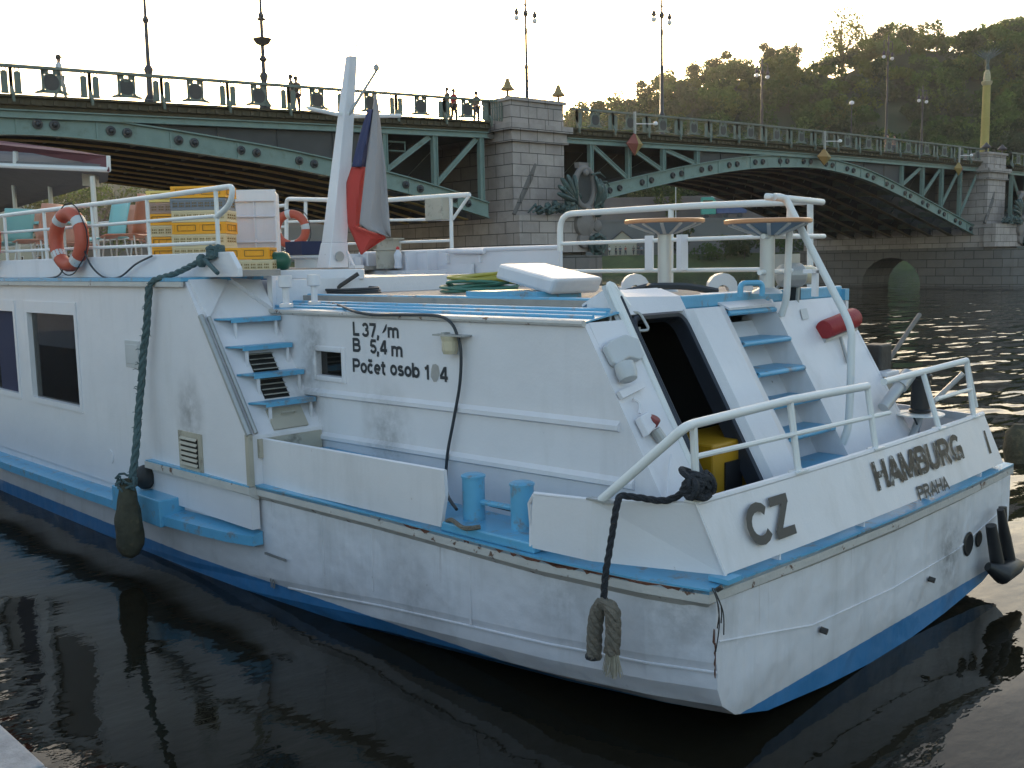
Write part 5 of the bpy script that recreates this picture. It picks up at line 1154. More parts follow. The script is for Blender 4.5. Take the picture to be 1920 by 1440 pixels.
for (u0, u1, tab) in spans:
    n_ = 44; us = [u0+(u1-u0)*i/n_ for i in range(n_+1)]
    dep_ = .72
    for ri, v in enumerate([0]+[1.95*j for j in range(1, 8)]+[15.6]):
        k = MB(); k.m = 0
        for off, zz in (): pass
        vs = []
        for u in us:
            z0 = cat(tab, u); z1 = min(z0+dep_+.1, zb(u)-.8)
            vs += [B(u, v, z0), B(u, v+.12, z0), B(u, v+.12, z1), B(u, v, z1)]
        k.add(vs, [(i*4+j, i*4+(j+1) % 4, (i+1)*4+(j+1) % 4, (i+1)*4+j) for i in range(n_) for j in range(4)])
        vs = []
        k.m = 1
        for u in us:
            z0 = cat(tab, u); vs += [B(u, v-.16, z0-.05), B(u, v+.28, z0-.05), B(u, v+.28, z0), B(u, v-.16, z0)]
        k.add(vs, [(i*4+j, i*4+(j+1) % 4, (i+1)*4+(j+1) % 4, (i+1)*4+j) for i in range(n_) for j in range(4)])
        if ri == 0:
            k.m = 0
            vs = []
            for u in us:
                z1 = min(cat(tab, u)+dep_+.1, zb(u)-.8); vs += [B(u, v-.14, z1-.06), B(u, v+.2, z1-.06), B(u, v+.2, z1), B(u, v-.14, z1)]
            k.add(vs, [(i*4+j, i*4+(j+1) % 4, (i+1)*4+(j+1) % 4, (i+1)*4+j) for i in range(n_) for j in range(4)])
            for u in us[::3]:
                z0 = cat(tab, u); z1 = min(z0+dep_, zb(u)-.85); k.hexa([B(u-.05, v-.05, z0), B(u+.05, v-.05, z0), B(u+.05, v, z0), B(u-.05, v, z0)], [B(u-.05, v-.05, z1), B(u+.05, v-.05, z1), B(u+.05, v, z1), B(u-.05, v, z1)])
        bbuild(k, 'arch_rib', [M['verdi'] if ri == 0 else M['soffit'], M['verdi'] if ri == 0 else (M['rivet'] if u0 < -20 else M['riblitd'])])
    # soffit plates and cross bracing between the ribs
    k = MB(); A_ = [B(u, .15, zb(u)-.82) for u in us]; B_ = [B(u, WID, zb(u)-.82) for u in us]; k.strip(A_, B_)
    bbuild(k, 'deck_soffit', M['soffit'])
    k = MB()
    for i in range(2, n_-1, 3):
        u = us[i]; z0 = cat(tab, u)+.35
        for j in range(8):
            v0 = 1.95*j+.1; k.tube([B(u, v0, z0), B(us[min(i+2, n_)], v0+1.9, cat(tab, us[min(i+2, n_)])+.3)], .05, 4); k.tube([B(us[min(i+2, n_)], v0, cat(tab, us[min(i+2, n_)])+.3), B(u, v0+1.9, z0)], .05, 4)
            k.hexa([B(u-.04, v0, z0-.25), B(u+.04, v0, z0-.25), B(u+.04, v0+1.9, z0-.25), B(u-.04, v0+1.9, z0-.25)], [B(u-.04, v0, z0+.15), B(u+.04, v0, z0+.15), B(u+.04, v0+1.9, z0+.15), B(u-.04, v0+1.9, z0+.15)])
    bbuild(k, 'cross_bracing', M['verdid'])
    # fascia girder, cornice
    k = MB(); prof = [(-.18, -.85), (-.18, -.80), (-.05, -.80), (-.05, -.58), (-.18, -.58), (-.18, -.53), (.1, -.53), (.1, -.85)]
    vs = [B(u, a, zb(u)+b_) for u in us for a, b_ in prof]; m_ = len(prof)
    k.add(vs, [(i*m_+j, i*m_+(j+1) % m_, (i+1)*m_+(j+1) % m_, (i+1)*m_+j) for i in range(n_) for j in range(m_)]); bbuild(k, 'fascia_girder', M['verdi'])
    k = MB(); prof = [(-.10, -.52), (-.16, -.40), (-.30, -.36), (-.34, -.14), (-.52, -.10), (-.54, -.02), (.6, 0), (.6, -.52)]
    vs = [B(u, a, zb(u)+b_) for u in us for a, b_ in prof]; m_ = len(prof)
    k.add(vs, [(i*m_+j, i*m_+(j+1) % m_, (i+1)*m_+(j+1) % m_, (i+1)*m_+j) for i in range(n_) for j in range(m_)])
    nd = int((u1-u0)/.42)
    for i in range(nd):
        u = u0+.2+i*.42; k.box(B(u, -.30, zb(u)-.25), (.14, .14, .18))
    bbuild(k, 'cornice', M['cornice'])
    k = MB(); k.strip([B(u, .5, zb(u)-.01) for u in us], [B(u, WID, zb(u)-.01) for u in us]); bbuild(k, 'bridge_deck', M['stoned'])
# bosses on the near arch band
def boss(u, z, hook):
    k = MB(); k.lathe(B(u, -.02, z), [(.20, 0), (.20, .06), (.15, .07)], 16, -BV)
    if not hook: k.lathe(B(u, -.09, z), [(.12, 0), (.11, .07), (.06, .12), (.01, .13)], 14, -BV)
    else: k.ring(B(u, -.10, z), .13, .05, -BV, 16, 6)
    bbuild(k, 'boss', M['boss'], None, True)
for u, z in [(-28.76, 8.6), (-28.12, 8.6), (-25.92, 8.52), (-25.25, 8.5), (-23.06, 8.40), (-22.37, 8.33), (-20.2, 8.16), (-19.45, 8.07), (-17.31, 7.82), (-16.53, 7.72), (-14.3, 7.38), (-13.5, 7.25), (-11.35, 6.86), (-10.47, 6.70), (-8.3, 6.25), (-7.4, 6.02)]: boss(u, cat(a1b, u)+.40, False)
for i in range(17):
    u = 3.3+i*2.83
    for s in (0, .85): boss(u+s, cat(a2b, u+s)+.38, True)
# spandrels
def spandrel(us, tab, plates):
    for i, u in enumerate(us):
        z0 = cat(tab, u)+.75; z1 = zb(u)-.82
        if z1-z0 < .15: continue
        k = MB(); w_ = .12
        k.hexa([B(u-w_, -.06, z0), B(u+w_, -.06, z0), B(u+w_, .12, z0), B(u-w_, .12, z0)], [B(u-w_, -.06, z1), B(u+w_, -.06, z1), B(u+w_, .12, z1), B(u-w_, .12, z1)])
        for s in (-1, 1): k.hexa([B(u+s*w_-.02, -.14, z0), B(u+s*w_+.02, -.14, z0), B(u+s*w_+.02, .14, z0), B(u+s*w_-.02, .14, z0)], [B(u+s*w_-.02, -.14, z1), B(u+s*w_+.02, -.14, z1), B(u+s*w_+.02, .14, z1), B(u+s*w_-.02, .14, z1)])
        bbuild(k, 'spandrel_post', M['verdi'])
        for v in (4, 8, 12):
            k = MB(); k.hexa([B(u-.1, v, z0), B(u+.1, v, z0), B(u+.1, v+.1, z0), B(u-.1, v+.1, z0)], [B(u-.1, v, z1), B(u+.1, v, z1), B(u+.1, v+.1, z1), B(u-.1, v+.1, z1)])
            if i+1 < len(us): k.tube([B(u, v, z0), B(us[i+1], v, zb(us[i+1])-.85)], .07, 4)
            if v == 4: bbuild(k, 'inner_bracing', M['verdid'])
    for a, b_ in zip(us, us[1:]):
        if (a+b_)/2 > plates[0] and (a+b_)/2 < plates[1]: continue
        rising = cat(tab, a) > cat(tab, b_)
        lo_, hi_ = (b_, a) if cat(tab, b_) < cat(tab, a) else (a, b_)
        sgn = 1 if hi_ < lo_ else -1
        p = B(hi_+.15*sgn*0, .03, cat(tab, hi_)+.8); q = B(lo_-.25*sgn, .03, zb(lo_)-.9)
        k = MB(); d = (q-p).normalized(); e = d.cross(BV).normalized()
        for s in (-1, 1): k.hexa([p+e*s*.1-BV*.06-e*.03, p+e*s*.1-BV*.06+e*.03, p+e*s*.1+BV*.06+e*.03, p+e*s*.1+BV*.06-e*.03], [q+e*s*.1-BV*.06-e*.03, q+e*s*.1-BV*.06+e*.03, q+e*s*.1+BV*.06+e*.03, q+e*s*.1+BV*.06-e*.03])
        k.hexa([p-e*.1, p+e*.1, p+e*.1+BV*.03, p-e*.1+BV*.03], [q-e*.1, q+e*.1, q+e*.1+BV*.03, q-e*.1+BV*.03])
        bbuild(k, 'spandrel_brace', M['verdi'])
    k = MB(); n_ = 24; us2 = [plates[0]+(plates[1]-plates[0])*i/n_ for i in range(n_+1)]
    k.strip([B(u, .10, cat(tab, u)+.5) for u in us2], [B(u, .10, zb(u)-.83) for u in us2])
    u = plates[0]+2.5
    while u < plates[1]: k.box(B(u, .07, (cat(tab, u)+.75+zb(u)-.82)/2), (.06, .08, max(.02, zb(u)-.82-cat(tab, u)-.75))); u += 2.9
    bbuild(k, 'spandrel_plate', M['plate'])
    lo_u, hi_u = min(us), max(us)
    us3 = [lo_u+(hi_u-lo_u)*i/30 for i in range(31)]
    k = MB(); k.strip([B(u, 3.95, cat(tab, u)+.4) for u in us3], [B(u, 3.95, zb(u)-.83) for u in us3]); bbuild(k, 'spandrel_dark_sheet', M['soffit'])  # dark sheet added behind the struts so the spandrel inside looks shaded
spandrel([-44.6, -47.5, -50.4][::-1]+[-12.55, -9.5, -6.45], a1b, (-44, -12.6))
spandrel([1.75, 4.95, 8.1, 11.35, 36.7, 40.0, 43.2, 46.4, 49.9], a2b, (11.4, 36.6))
spandrel([56.2, 59.3, 62.5, 65.6], a3b, (65.7, 90))
# pale ladder rungs inside the spandrel
k = MB(); 
for z in (8.55, 9.0): k.tube([B(-11.9, .6, z), B(-10.9, .6, z)], .04, 4)
k.tube([B(-10.9, .6, 8.5), B(-10.9, .6, 9.05)], .04, 4); bbuild(k, 'inspection_ladder', M['verdi'])
# railing: posts and ornamental panels
H_ = 1.12
def rail_part(u0, u1):
    k = MB(); n_ = max(2, int((u1-u0)/2)); us = [u0+(u1-u0)*i/n_ for i in range(n_+1)]
    prof = [(-.48, H_-.11), (-.48, H_), (-.24, H_+.02), (-.24, H_-.11)]
    vs = [B(u, a, zb(u)+b_) for u in us for a, b_ in prof]; k.add(vs, [(i*4+j, i*4+(j+1) % 4, (i+1)*4+(j+1) % 4, (i+1)*4+j) for i in range(n_) for j in range(4)])
    bbuild(k, 'handrail', M['verdid'])
def rail_panel(u0, u1):
    k = MB(); mid = (u0+u1)/2; zc = zb(mid); VV = -.36
    def rel(u, v, z): return B(u, VV+v, zb(u)+z)
    def bar(a, b_, z0, z1, t=.03): k.hexa([rel(a, -t, z0), rel(b_, -t, z0), rel(b_, t, z0), rel(a, t, z0)], [rel(a, -t, z1), rel(b_, -t, z1), rel(b_, t, z1), rel(a, t, z1)])
    # central plate with round disc and pierced eyelet
    pw = .36; bar(mid-pw, mid-pw+.10, .16, H_-.1); bar(mid+pw-.10, mid+pw, .16, H_-.1); bar(mid-pw, mid+pw, .12, .24); 
    k.m = 1; k.lathe(rel(mid, -.03, .53), [(.31, 0), (.31, .06)], 20, BV); k.m = 0
    bar(mid-pw, mid-.09, H_-.28, H_-.1); bar(mid+.09, mid+pw, H_-.28, H_-.1); bar(mid-.1, mid+.1, H_-.38, H_-.28)
    k.ring(rel(mid, 0, .53), .33, .035, BV, 20, 6)
    for s in (-1, 1):
        k.hexa([rel(mid+s*pw, -.02, .12), rel(mid+s*(pw+.30), -.02, .11), rel(mid+s*(pw+.22), -.02, .17), rel(mid+s*pw, -.02, .24)], [rel(mid+s*pw, .02, .12), rel(mid+s*(pw+.30), .02, .11), rel(mid+s*(pw+.22), .02, .17), rel(mid+s*pw, .02, .24)])
        for a in (12, 28, 44, 60): 
            k.tube([rel(mid+s*(pw-.04), 0, .16), rel(mid+s*(pw+.0+.52*math.cos(RAD(a))), 0, .14+.58*math.sin(RAD(a)))], .011, 4)
        e = u0 if s < 0 else u1
        bar(e-s*.24-.12, e-s*.24+.12, .08, H_-.26); k.ring(rel(e-s*.24, 0, H_-.17), .08, .02, BV, 10, 5); bar(e-s*.24-.13, e-s*.24+.13, .03, .10, .05)
        k.tube([rel(e-s*.3, 0, H_-.2), rel(mid+s*pw, 0, H_-.24)], .010, 4); k.tube([rel(e-s*.3, 0, .1), rel(mid+s*pw, 0, .1)], .012, 4)
    return bbuild(k, 'railing_panel', [M['verdid'], M['plate']])
def rail_post(u):
    k = MB(); z = zb(u); 
    for s in (-1, 1): k.box(B(u+s*.0, -.36, z+H_/2), (.14, .09, H_-.04))
    k.hexa([B(u-.05, -.6, z-.3), B(u+.05, -.6, z-.3), B(u+.05, -.36, z-.05), B(u-.05, -.36, z-.05)], [B(u-.05, -.62, z-.02), B(u+.05, -.62, z-.02), B(u+.05, -.34, z+.45), B(u-.05, -.34, z+.45)])
    bbuild(k, 'railing_post', M['verdid'])
P1 = [-29.7+2.95*i for i in range(-3, 9)]; 
for a, b_ in zip(P1, P1[1:]): rail_panel(a, b_)
for u in P1: rail_post(u)
rail_part(-52, -5.6)
P2 = [.35+2.93*i for i in range(18)]
for a, b_ in zip(P2, P2[1:]): rail_panel(a, b_)
for u in P2: rail_post(u)
rail_part(-.1, 50.4)
P3 = [55.2+2.93*i for i in range(4)]
for a, b_ in zip(P3, P3[1:]): rail_panel(a, b_)
for u in P3: rail_post(u)
rail_part(55, 90)
k = MB()
for i in range(9): k.box(B(-5.9+i*.16-.6, -.36, zb(-6)+.55), (.06, .07, 1.0))
bbuild(k, 'railing_bars', M['verdid'])
# stone piers
def pier(u0, u1, zt, base, ext=0):
    k = MB(); v0 = -1.1
    def blk(a, b_, c_, d_, z0, z1): k.hexa([B(a, c_, z0), B(b_, c_, z0), B(b_, d_, z0), B(a, d_, z0)], [B(a, c_, z1), B(b_, c_, z1), B(b_, d_, z1), B(a, d_, z1)])
    blk(u0+.15, u1-.15, v0+.1, 1.5, 5.2, zt-2.35)
    body = bbuild(k, 'pier_shaft', M['stone'])
    k = MB(); blk(u0+.15, u1-.15, 14.5, 17.2, 5.2, zt-2.35); bbuild(k, 'pier_shaft', M['stone'])
    k = MB(); blk(u1-.14, u1+ext, .35, 1.5, 3.3, zb(u1)-.2); bbuild(k, 'pier_shaft', M['stone'], body)
    k = MB(); blk(u0+.4, u1-.1+ext, 1.5, 14.5, 5.2, zb(u0)-.9); bbuild(k, 'pier_wall', M['stoned'], body)
    k = MB(); blk(u0-.05, u1+.05, v0-.1, 1.6, zt-2.35, zt-2.22); blk(u0+.0, u1+.0, v0-.02, 1.55, zt-2.22, zt-1.75); blk(u0-.25, u1+.25, v0-.25, 1.7, zt-1.75, zt-1.40)
    blk(u0+.1, u1-.1, v0+.15, 1.3, zt-1.40, zt-.18); blk(u0-.02, u1+.02, v0+.02, 1.4, zt-.18, zt)
    for a in (u0+1.35, u1-1.25): blk(a, a+.06, v0+.10, v0+.15, zt-1.38, zt-.2)
    bbuild(k, 'pier_parapet', M['stone'], body)
    k = MB(); blk(u0-.3, u1+.3, -1.6, 17.4, 3.3, 5.2); bbuild(k, 'pier_plinth', M['stone'], body)
    k = MB()
    # dark river base with a rounded cutwater and an arched passage
    au0, au1 = 4.6, 10.6
    blk(u0-.6, u1+.6, -1.9, au0, -2, 3.3); blk(u0-.6, u1+.6, au1, 17.7, -2, 3.3)
    n_ = 10; pts = [(au0+(au1-au0)*.5*(1-math.cos(math.pi*i/n_)), -.1+2.6*math.sin(math.pi*i/n_)) for i in range(n_+1)]
    for (va, za), (vb, zbb) in zip(pts, pts[1:]):
        k.hexa([B(u0-.6, va, max(za, -.2)), B(u1+.6, va, max(za, -.2)), B(u1+.6, vb, max(zbb, -.2)), B(u0-.6, vb, max(zbb, -.2))], [B(u0-.6, va, 3.3), B(u1+.6, va, 3.3), B(u1+.6, vb, 3.3), B(u0-.6, vb, 3.3)])
    n_ = 10; um = (u0+u1)/2; rad = (u1-u0)/2+.6
    lo_ = [B(um-rad*math.cos(math.pi*i/n_), -1.85-3.0*math.sin(math.pi*i/n_), -2) for i in range(n_+1)]; hi_ = [p+V(0, 0, 5.1) for p in lo_]
    k.hexa(lo_, hi_)
    bbuild(k, 'pier_base', M['stoned'], body)
    return body
p1 = pier(-5.2, -1.15, 11.6, 0, 1.0); p2 = pier(49.35, 53.0, 11.56, 0, 2.4)
for a_, b_ in ((-6.3, .1), (49.9, 55.9)):
    k = MB(); k.hexa([B(a_, .35, zb(a_)-.8), B(b_, .35, zb(b_)-.8), B(b_, WID, zb(b_)-.8), B(a_, WID, zb(a_)-.8)], [B(a_, .35, zb(a_)-.02), B(b_, .35, zb(b_)-.02), B(b_, WID, zb(b_)-.02), B(a_, WID, zb(a_)-.02)]); bbuild(k, 'bridge_deck', M['stoned'])
k = MB(); k.hexa([B(-60, -2, -2), B(-51.3, -2, -2), B(-51.3, 18, -2), B(-60, 18, -2)], [B(-60, -2, 9), B(-51.3, -2, 9), B(-51.3, 18, 9), B(-60, 18, 9)]); bbuild(k, 'abutment', M['stone'])
# sculpture on the piers: oval shield with wings, cloak and a mask
def sculpture(um, par, face=-2.5):
    anc = B(um, face, 5.3)
    def bbuild(k, name, m, par=None, smooth=False):
        k.v = [tuple(anc+(Vector(p)-anc)*.74-(BO)) for p in k.v]; return k.build(name, m, par, smooth)
    def S_(x, z, d=0): return B(um+x, face-d, z)
    k = MB(); k.ring(S_(0, 7.35, .0), .95, .24, (-BV+BU_*-.1), 30, 10, 1.45)
    k.v = [tuple(p) for p in k.v]
    c_ = S_(0, 7.35)
    k2 = MB(); vs = []
    for i in range(24):
        a = 2*math.pi*i/24; vs.append(S_(.98*math.cos(a), 7.35+1.42*math.sin(a), .02))
    k2.slab(vs, BV*.25)
    # ring was built round its own axis: rebuild as an upright oval
    k = MB(); k.tube([S_(.98*math.cos(2*math.pi*i/28), 7.35+1.42*math.sin(2*math.pi*i/28), .05) for i in range(28)], .23, 10, closed=True)
    k.lathe(S_(0, 8.45, .22), [(.05, -.1), (.28, 0), (.2, .14), (.02, .18)], 14, -BV)
    k.hexa([S_(-.75, 5.3, .1), S_(.75, 5.3, .1), S_(.75, 5.3, -.6), S_(-.75, 5.3, -.6)], [S_(-.6, 6.1, .1), S_(.6, 6.1, .1), S_(.6, 6.1, -.6), S_(-.6, 6.1, -.6)])
    k.hexa([S_(-.45, 8.8, .0), S_(.45, 8.8, .0), S_(.45, 8.8, -.5), S_(-.45, 8.8, -.5)], [S_(-.5, 9.2, .0), S_(.5, 9.2, .0), S_(.5, 9.2, -.5), S_(-.5, 9.2, -.5)])
    k.lathe(S_(.2, 5.75, .2), [(.3, -.1), (.28, .1), (.1, .25)], 12, -BV)
    sh = bbuild(k, 'shield_sculpture', M['stonep'], par, True); bbuild(k2, 'shield_field', M['plate'], sh)
    k = MB()
    for i in range(5):
        a = RAD(112+i*17); r_ = 2.45-.13*abs(i-2); b0 = S_(-.85, 6.1+.1*i, .12)
        pts = [b0+(BU_*math.cos(a+.55*(1-t)**1.5-.15)+V(0, 0, math.sin(a+.55*(1-t)**1.5-.15)))*r_*t-BV*(.4*math.sin(t*2.6)) for t in (0, .2, .4, .6, .8, .94, 1)]
        k.tube(pts, [.12, .17, .20, .21, .20, .15, .06], 8)
    bbuild(k, 'wing', M['bronze'], sh, True)
    k = MB()
    for i in range(4):
        a = RAD(88-i*13); r_ = 2.3-.2*i; b0 = S_(.95, 5.95, .15)
        pts = [b0+(BU_*math.cos(a-.5*(1-t)**1.5+.1)+V(0, 0, math.sin(a-.5*(1-t)**1.5+.1)))*r_*t-BV*(.4*math.sin(t*2.6)) for t in (0, .2, .4, .6, .8, .94, 1)]
        k.tube(pts, [.12, .17, .19, .19, .17, .12, .05], 8)
    k.tube([S_(.5, 8.3, .3), S_(1.3, 8.45, .4), S_(1.9, 8.1, .4)], [.08, .09, .04], 6); k.tube([S_(1.4, 7.8, .3), S_(2.0, 7.8, .4), S_(2.3, 7.5, .4)], [.08, .09, .04], 6)
    bbuild(k, 'wing', M['bronze'], sh, True)
    k = MB(); rnd = random.Random(3)
    for i in range(34):
        x = -rnd.uniform(.6, 5.0); f = (x+5)/4.4; z = 5.4+rnd.random()*(.25+1.2*max(0, f)); k.lathe(S_(x, z, rnd.uniform(-.2, .35)), [(.03, -.25), (.24*(.5+f), -.08), (.26*(.5+f), .1), (.04, .3)], 8, (rnd.uniform(-1, 1), rnd.uniform(-.5, .5), rnd.uniform(-.4, 1)))
    for i in range(9): x = -1.2-.45*i; k.tube([S_(x, 5.5, .1), S_(x-.3, 5.75+.12*(i % 3), .3), S_(x-.9, 5.42, .15)], [.1, .2-.012*i, .06], 6)
    for i in range(10): k.lathe(S_(rnd.uniform(.7, 1.6), rnd.uniform(5.3, 6.3), rnd.uniform(0, .3)), [(.02, -.2), (.22, 0), (.2, .15), (.03, .3)], 8, (rnd.uniform(-1, 1), rnd.uniform(-1, 1), 1))
    bbuild(k, 'cloak_relief', M['bronze'], sh, True)
    k = MB(); k.lathe(S_(0, 4.65, .05), [(.9, -.4), (.9, .1), (.55, .25), (.2, .3)], 20, -BV); k.lathe(S_(1.5, 4.55, -.2), [(.4, -.3), (.45, .1), (.2, .25)], 14, -BV); k.lathe(S_(-.0, 3.5, .0), [(.62, -.3), (.6, .1), (.2, .2)], 14, -BV)
    bbuild(k, 'volute', M['stonep'], sh, True)
    k = MB(); cz = 3.1; cx_ = 1.1
    k.lathe(S_(cx_, cz, .2), [(.5, -.3), (.6, 0), (.45, .3), (.12, .42)], 16, -BV)
    for s in (-1, 1): k.lathe(S_(cx_+s*.2, cz+.12, .52), [(.12, 0), (.05, .1)], 8, -BV); k.tube([S_(cx_+s*.1, cz+.5, .3), S_(cx_+s*.6, cz+.55, .3), S_(cx_+s*.75, cz-.1, .3), S_(cx_+s*.5, cz-.6, .3)], [.1, .2, .2, .1], 7)
    k.lathe(S_(cx_, cz-.1, .6), [(.12, -.1), (.08, .15)], 8, -BV); k.tube([S_(cx_-.25, cz-.35, .45), S_(cx_, cz-.42, .5), S_(cx_+.25, cz-.35, .45)], .08, 6); k.tube([S_(cx_-.4, cz+.6, .3), S_(cx_, cz+.75, .35), S_(cx_+.4, cz+.6, .3)], .2, 7); k.lathe(S_(cx_, cz-.75, .3), [(.4, -.2), (.3, .1), (.05, .3)], 10, V(0, 0, -1))
    bbuild(k, 'mask_sculpture', M['bronze'], sh, True)
    k = MB(); k.tube([S_(-5.2, 5.4, -2.0), S_(-3.6, 8.0, -2.02), S_(-3.0, 9.1, -2.05)], [.16, .24, .12], 6); bbuild(k, 'carved_torch', M['stoned'], sh)
    # projecting plinth that carries the group
    k = MB(); k.hexa([B(um-4.6, face+.15, 3.3), B(um+1.3, face+.15, 3.3), B(um+1.6, -1.3, 3.3), B(um-4.6, -1.3, 3.3)], [B(um-4.6, face+.15, 5.28), B(um+1.1, face+.15, 5.28), B(um+1.4, -1.3, 5.28), B(um-4.6, -1.3, 5.28)])
    k.v = [tuple(Vector(p)-BO) for p in k.v]; k.build('sculpture_plinth', M['stone'], sh)
u_s, z_s = bpx(1095, 345, -2.5)
sculpture(u_s, p1); sculpture(u_s+54.2, p2)

# things standing on or hanging from the bridge
M['lampiron'] = mat('dark_lamp_iron', (.055, .05, .055), .5, .3)
M['globe'] = mat('white_lamp_globe', (.78, .76, .76), .25)
M['finial'] = mat('ochre_lantern_metal', (.30, .20, .08), .5, var=.3)
for i, (px, py, vv) in enumerate(((952, 160, -.6), (1047, 166, -.6))):
    u, z = bpx(px, 185, vv); o = B(u, vv, 11.6); k = MB(); k.lathe((0, 0, 0), [(.14, 0), (.12, .05), (.07, .12), (.07, .33), (.36, .36), (.38, .42), (.22, .62), (.13, .85), (.1, .95), (.03, 1.0)], 14)
    e = empty('pier_lantern', o, ('ochre bell-shaped lantern on the left end of the central stone pier', 'ochre bell-shaped lantern on the right end of the central stone pier')[i], 'lantern', 'bell lanterns on the piers'); k.build('lantern_body', M['finial'], e, True)
for i, (px, py) in enumerate(((1849, 272), (1879, 276))):
    u, z = bpx(px, 285, -.6); k = MB(); k.lathe((0, 0, 0), [(.14, 0), (.07, .12), (.07, .3), (.4, .38), (.42, .44), (.16, .7), (.03, .85)], 12)
    e = empty('pier_lantern', B(u, -.6, 11.56), ('dark bell-shaped lantern on the far pier, left one below the yellow column', 'dark bell-shaped lantern on the far pier, right one')[i], 'lantern', 'bell lanterns on the piers'); k.build('lantern_body', M['lampiron'], e, True)
def lamp(u, v, h, label, arms=True, ornate=0):
    TH = 1.0 if u < -10 else 1.45
    o = empty('street_lamp', B(u, v, zb(u)), label, 'street lamp', 'iron lamp posts on the bridge'); k = MB()
    k.lathe((0, 0, 0), [(.26, 0), (.26, .3), (.13, .5), (.12, 1.3), (.20, 1.55), (.18, 1.62), (.09*TH, 1.75), (.075*TH, h*.5), (.12, h*.5+.05), (.13, h*.5+.15), (.06*TH, h*.5+.3), (.055*TH, h*.74), (.10, h*.75), (.10, h*.77), (.05*TH, h*.79), (.05*TH, h*.86), (.15, h*.87), (.17, h*.885), (.06, h*.91), (.06, h), (.02, h+.2)], 12)
    if ornate: k.lathe((0, 0, 2.9), [(.10, 0), (.3, .10), (.43, .30), (.40, .32), (.08, .26)], 18); k.lathe((0, 0, 4.0), [(.08, 0), (.2, .06), (.2, .1), (.08, .14)], 16); k.lathe((0, 0, 2.2), [(.1, 0), (.19, .1), (.1, .25)], 12)
    k.build('pole', M['lampiron'], o, True)
    if arms:
        for s in (-1, 1):
            a = BU_*s*.75
            k = MB(); k.tube(smooth_path([V(0, 0, h*.93), a*.5+V(0, 0, h*.97), a+V(0, 0, h*.96), a+V(0, 0, h*.91)]), .035, 6); k.lathe(a+V(0, 0, h*.86), [(.05, 0), (.16, .12), (.14, .2), (.05, .42)], 12); ar = k.build('lamp_arm', M['lampiron'], o, True)
            k = MB(); k.lathe(a+V(0, 0, h*.86-.33), [(.03, 0), (.13, .05), (.175, .16), (.15, .27), (.07, .31)], 14); k.build('lamp_globe', M['globe'], ar, True)
    return o
ua, _ = bpx(281, 170, 1.0); lamp(ua, 1.0, 7.0, 'tall thin iron lamp post nearest the left edge, rising above the railing', True)
ub, _ = bpx(497, 190, .4); lamp(ub, .4, 8.2, 'ornate iron lamp post with a wide crown dish, left of the mast', True, 1)
uc, _ = bpx(988, 180, 6); lamp(uc, 6, 8.8, 'pale lamp post with two hanging globes above the central pier', True)
ud, _ = bpx(1241, 205, 2); lamp(ud, 2, 8.9, 'tall iron lamp post with two globes in front of the hill treetops', True)
for px, py, lab in ((1429, 143, 'lamp post with two white globes among the lower trees left of the pole-like tree'), (1665, 110, 'lamp post with two white globes in front of the highest tree crowns'), (1730, 190, 'lamp post with two small white globes left of the yellow column')):
    u, z = bpx(px, py, 10); hh = (z-zb(u))/.84; lamp(u, 10, hh, lab, True)
u, z = bpx(1597, 194, 10); o = empty('street_lamp', B(u, 10, zb(u)), 'single small white globe lamp before the hillside trees', 'street lamp'); k = MB(); k.lathe((0, 0, 0), [(.1, 0), (.05, .3), (.05, z-zb(u))], 8); k.build('pole', M['lampiron'], o, True); k = MB(); k.lathe((0, 0, z-zb(u)-.15), [(.02, 0), (.22, .1), (.22, .3), (.05, .4)], 10); k.build('lamp_globe', M['globe'], o, True)
# navigation boards: two-coloured diamonds on short posts
M['signred'] = mat('sign_red_face', (.26, .07, .05), .6); M['signyellow'] = mat('sign_yellow_face', (.32, .21, .06), .6); M['signorange'] = mat('sign_orange_face', (.34, .19, .06), .6)
for px, py, hw, hh, mm, lab in ((1190.5, 270, 15.5, 22, ('signred', 'signyellow'), 'red and yellow diamond board hanging from the bridge rail nearest the central pier'), (1546, 294, 13, 16, ('signorange', 'signyellow'), 'orange-yellow diamond board at the crown of the right arch'), (1798, 316, 8, 13, ('signyellow', 'signred'), 'small yellow and red diamond board near the far pier')):
    vv = -.75; u, z = bpx(px, py, vv); ul, _ = bpx(px-hw, py, vv); ur, _ = bpx(px+hw, py, vv); _, zt_ = bpx(px, py-hh, vv); _, z0 = bpx(px, py+hh, vv)
    o = empty('navigation_board', B(u, vv, z), lab, 'sign', 'diamond boards on the bridge'); c_ = B(u, vv, z)
    fl_ = -BV*.28
    for (uu, mname) in ((ul, mm[0]), (ur, mm[1])):
        k = MB(); k.slab([B(u, vv, zt_)-c_, B(uu, vv, z)-c_, B(u, vv, z0)-c_, fl_*1.0], BV*.06); k.build('board_half', M[mname], o)
    k = MB(); k.box((0, 0, zt_-z+.55), (.14, .10, 1.3)); k.build('board_post', M['steel'], o)
    k = MB(); k.tube([V(0, 0, zt_-z+.5), V(0, 0, zt_-z+.55)+BU_*1.4-BV*.3], .03, 6); k.lathe(V(0, 0, zt_-z+.45)+BU_*1.5-BV*.3, [(.02, 0), (.14, .05), (.14, .18), (.06, .25)], 10); k.build('signal_lamp', M['globe'], o)
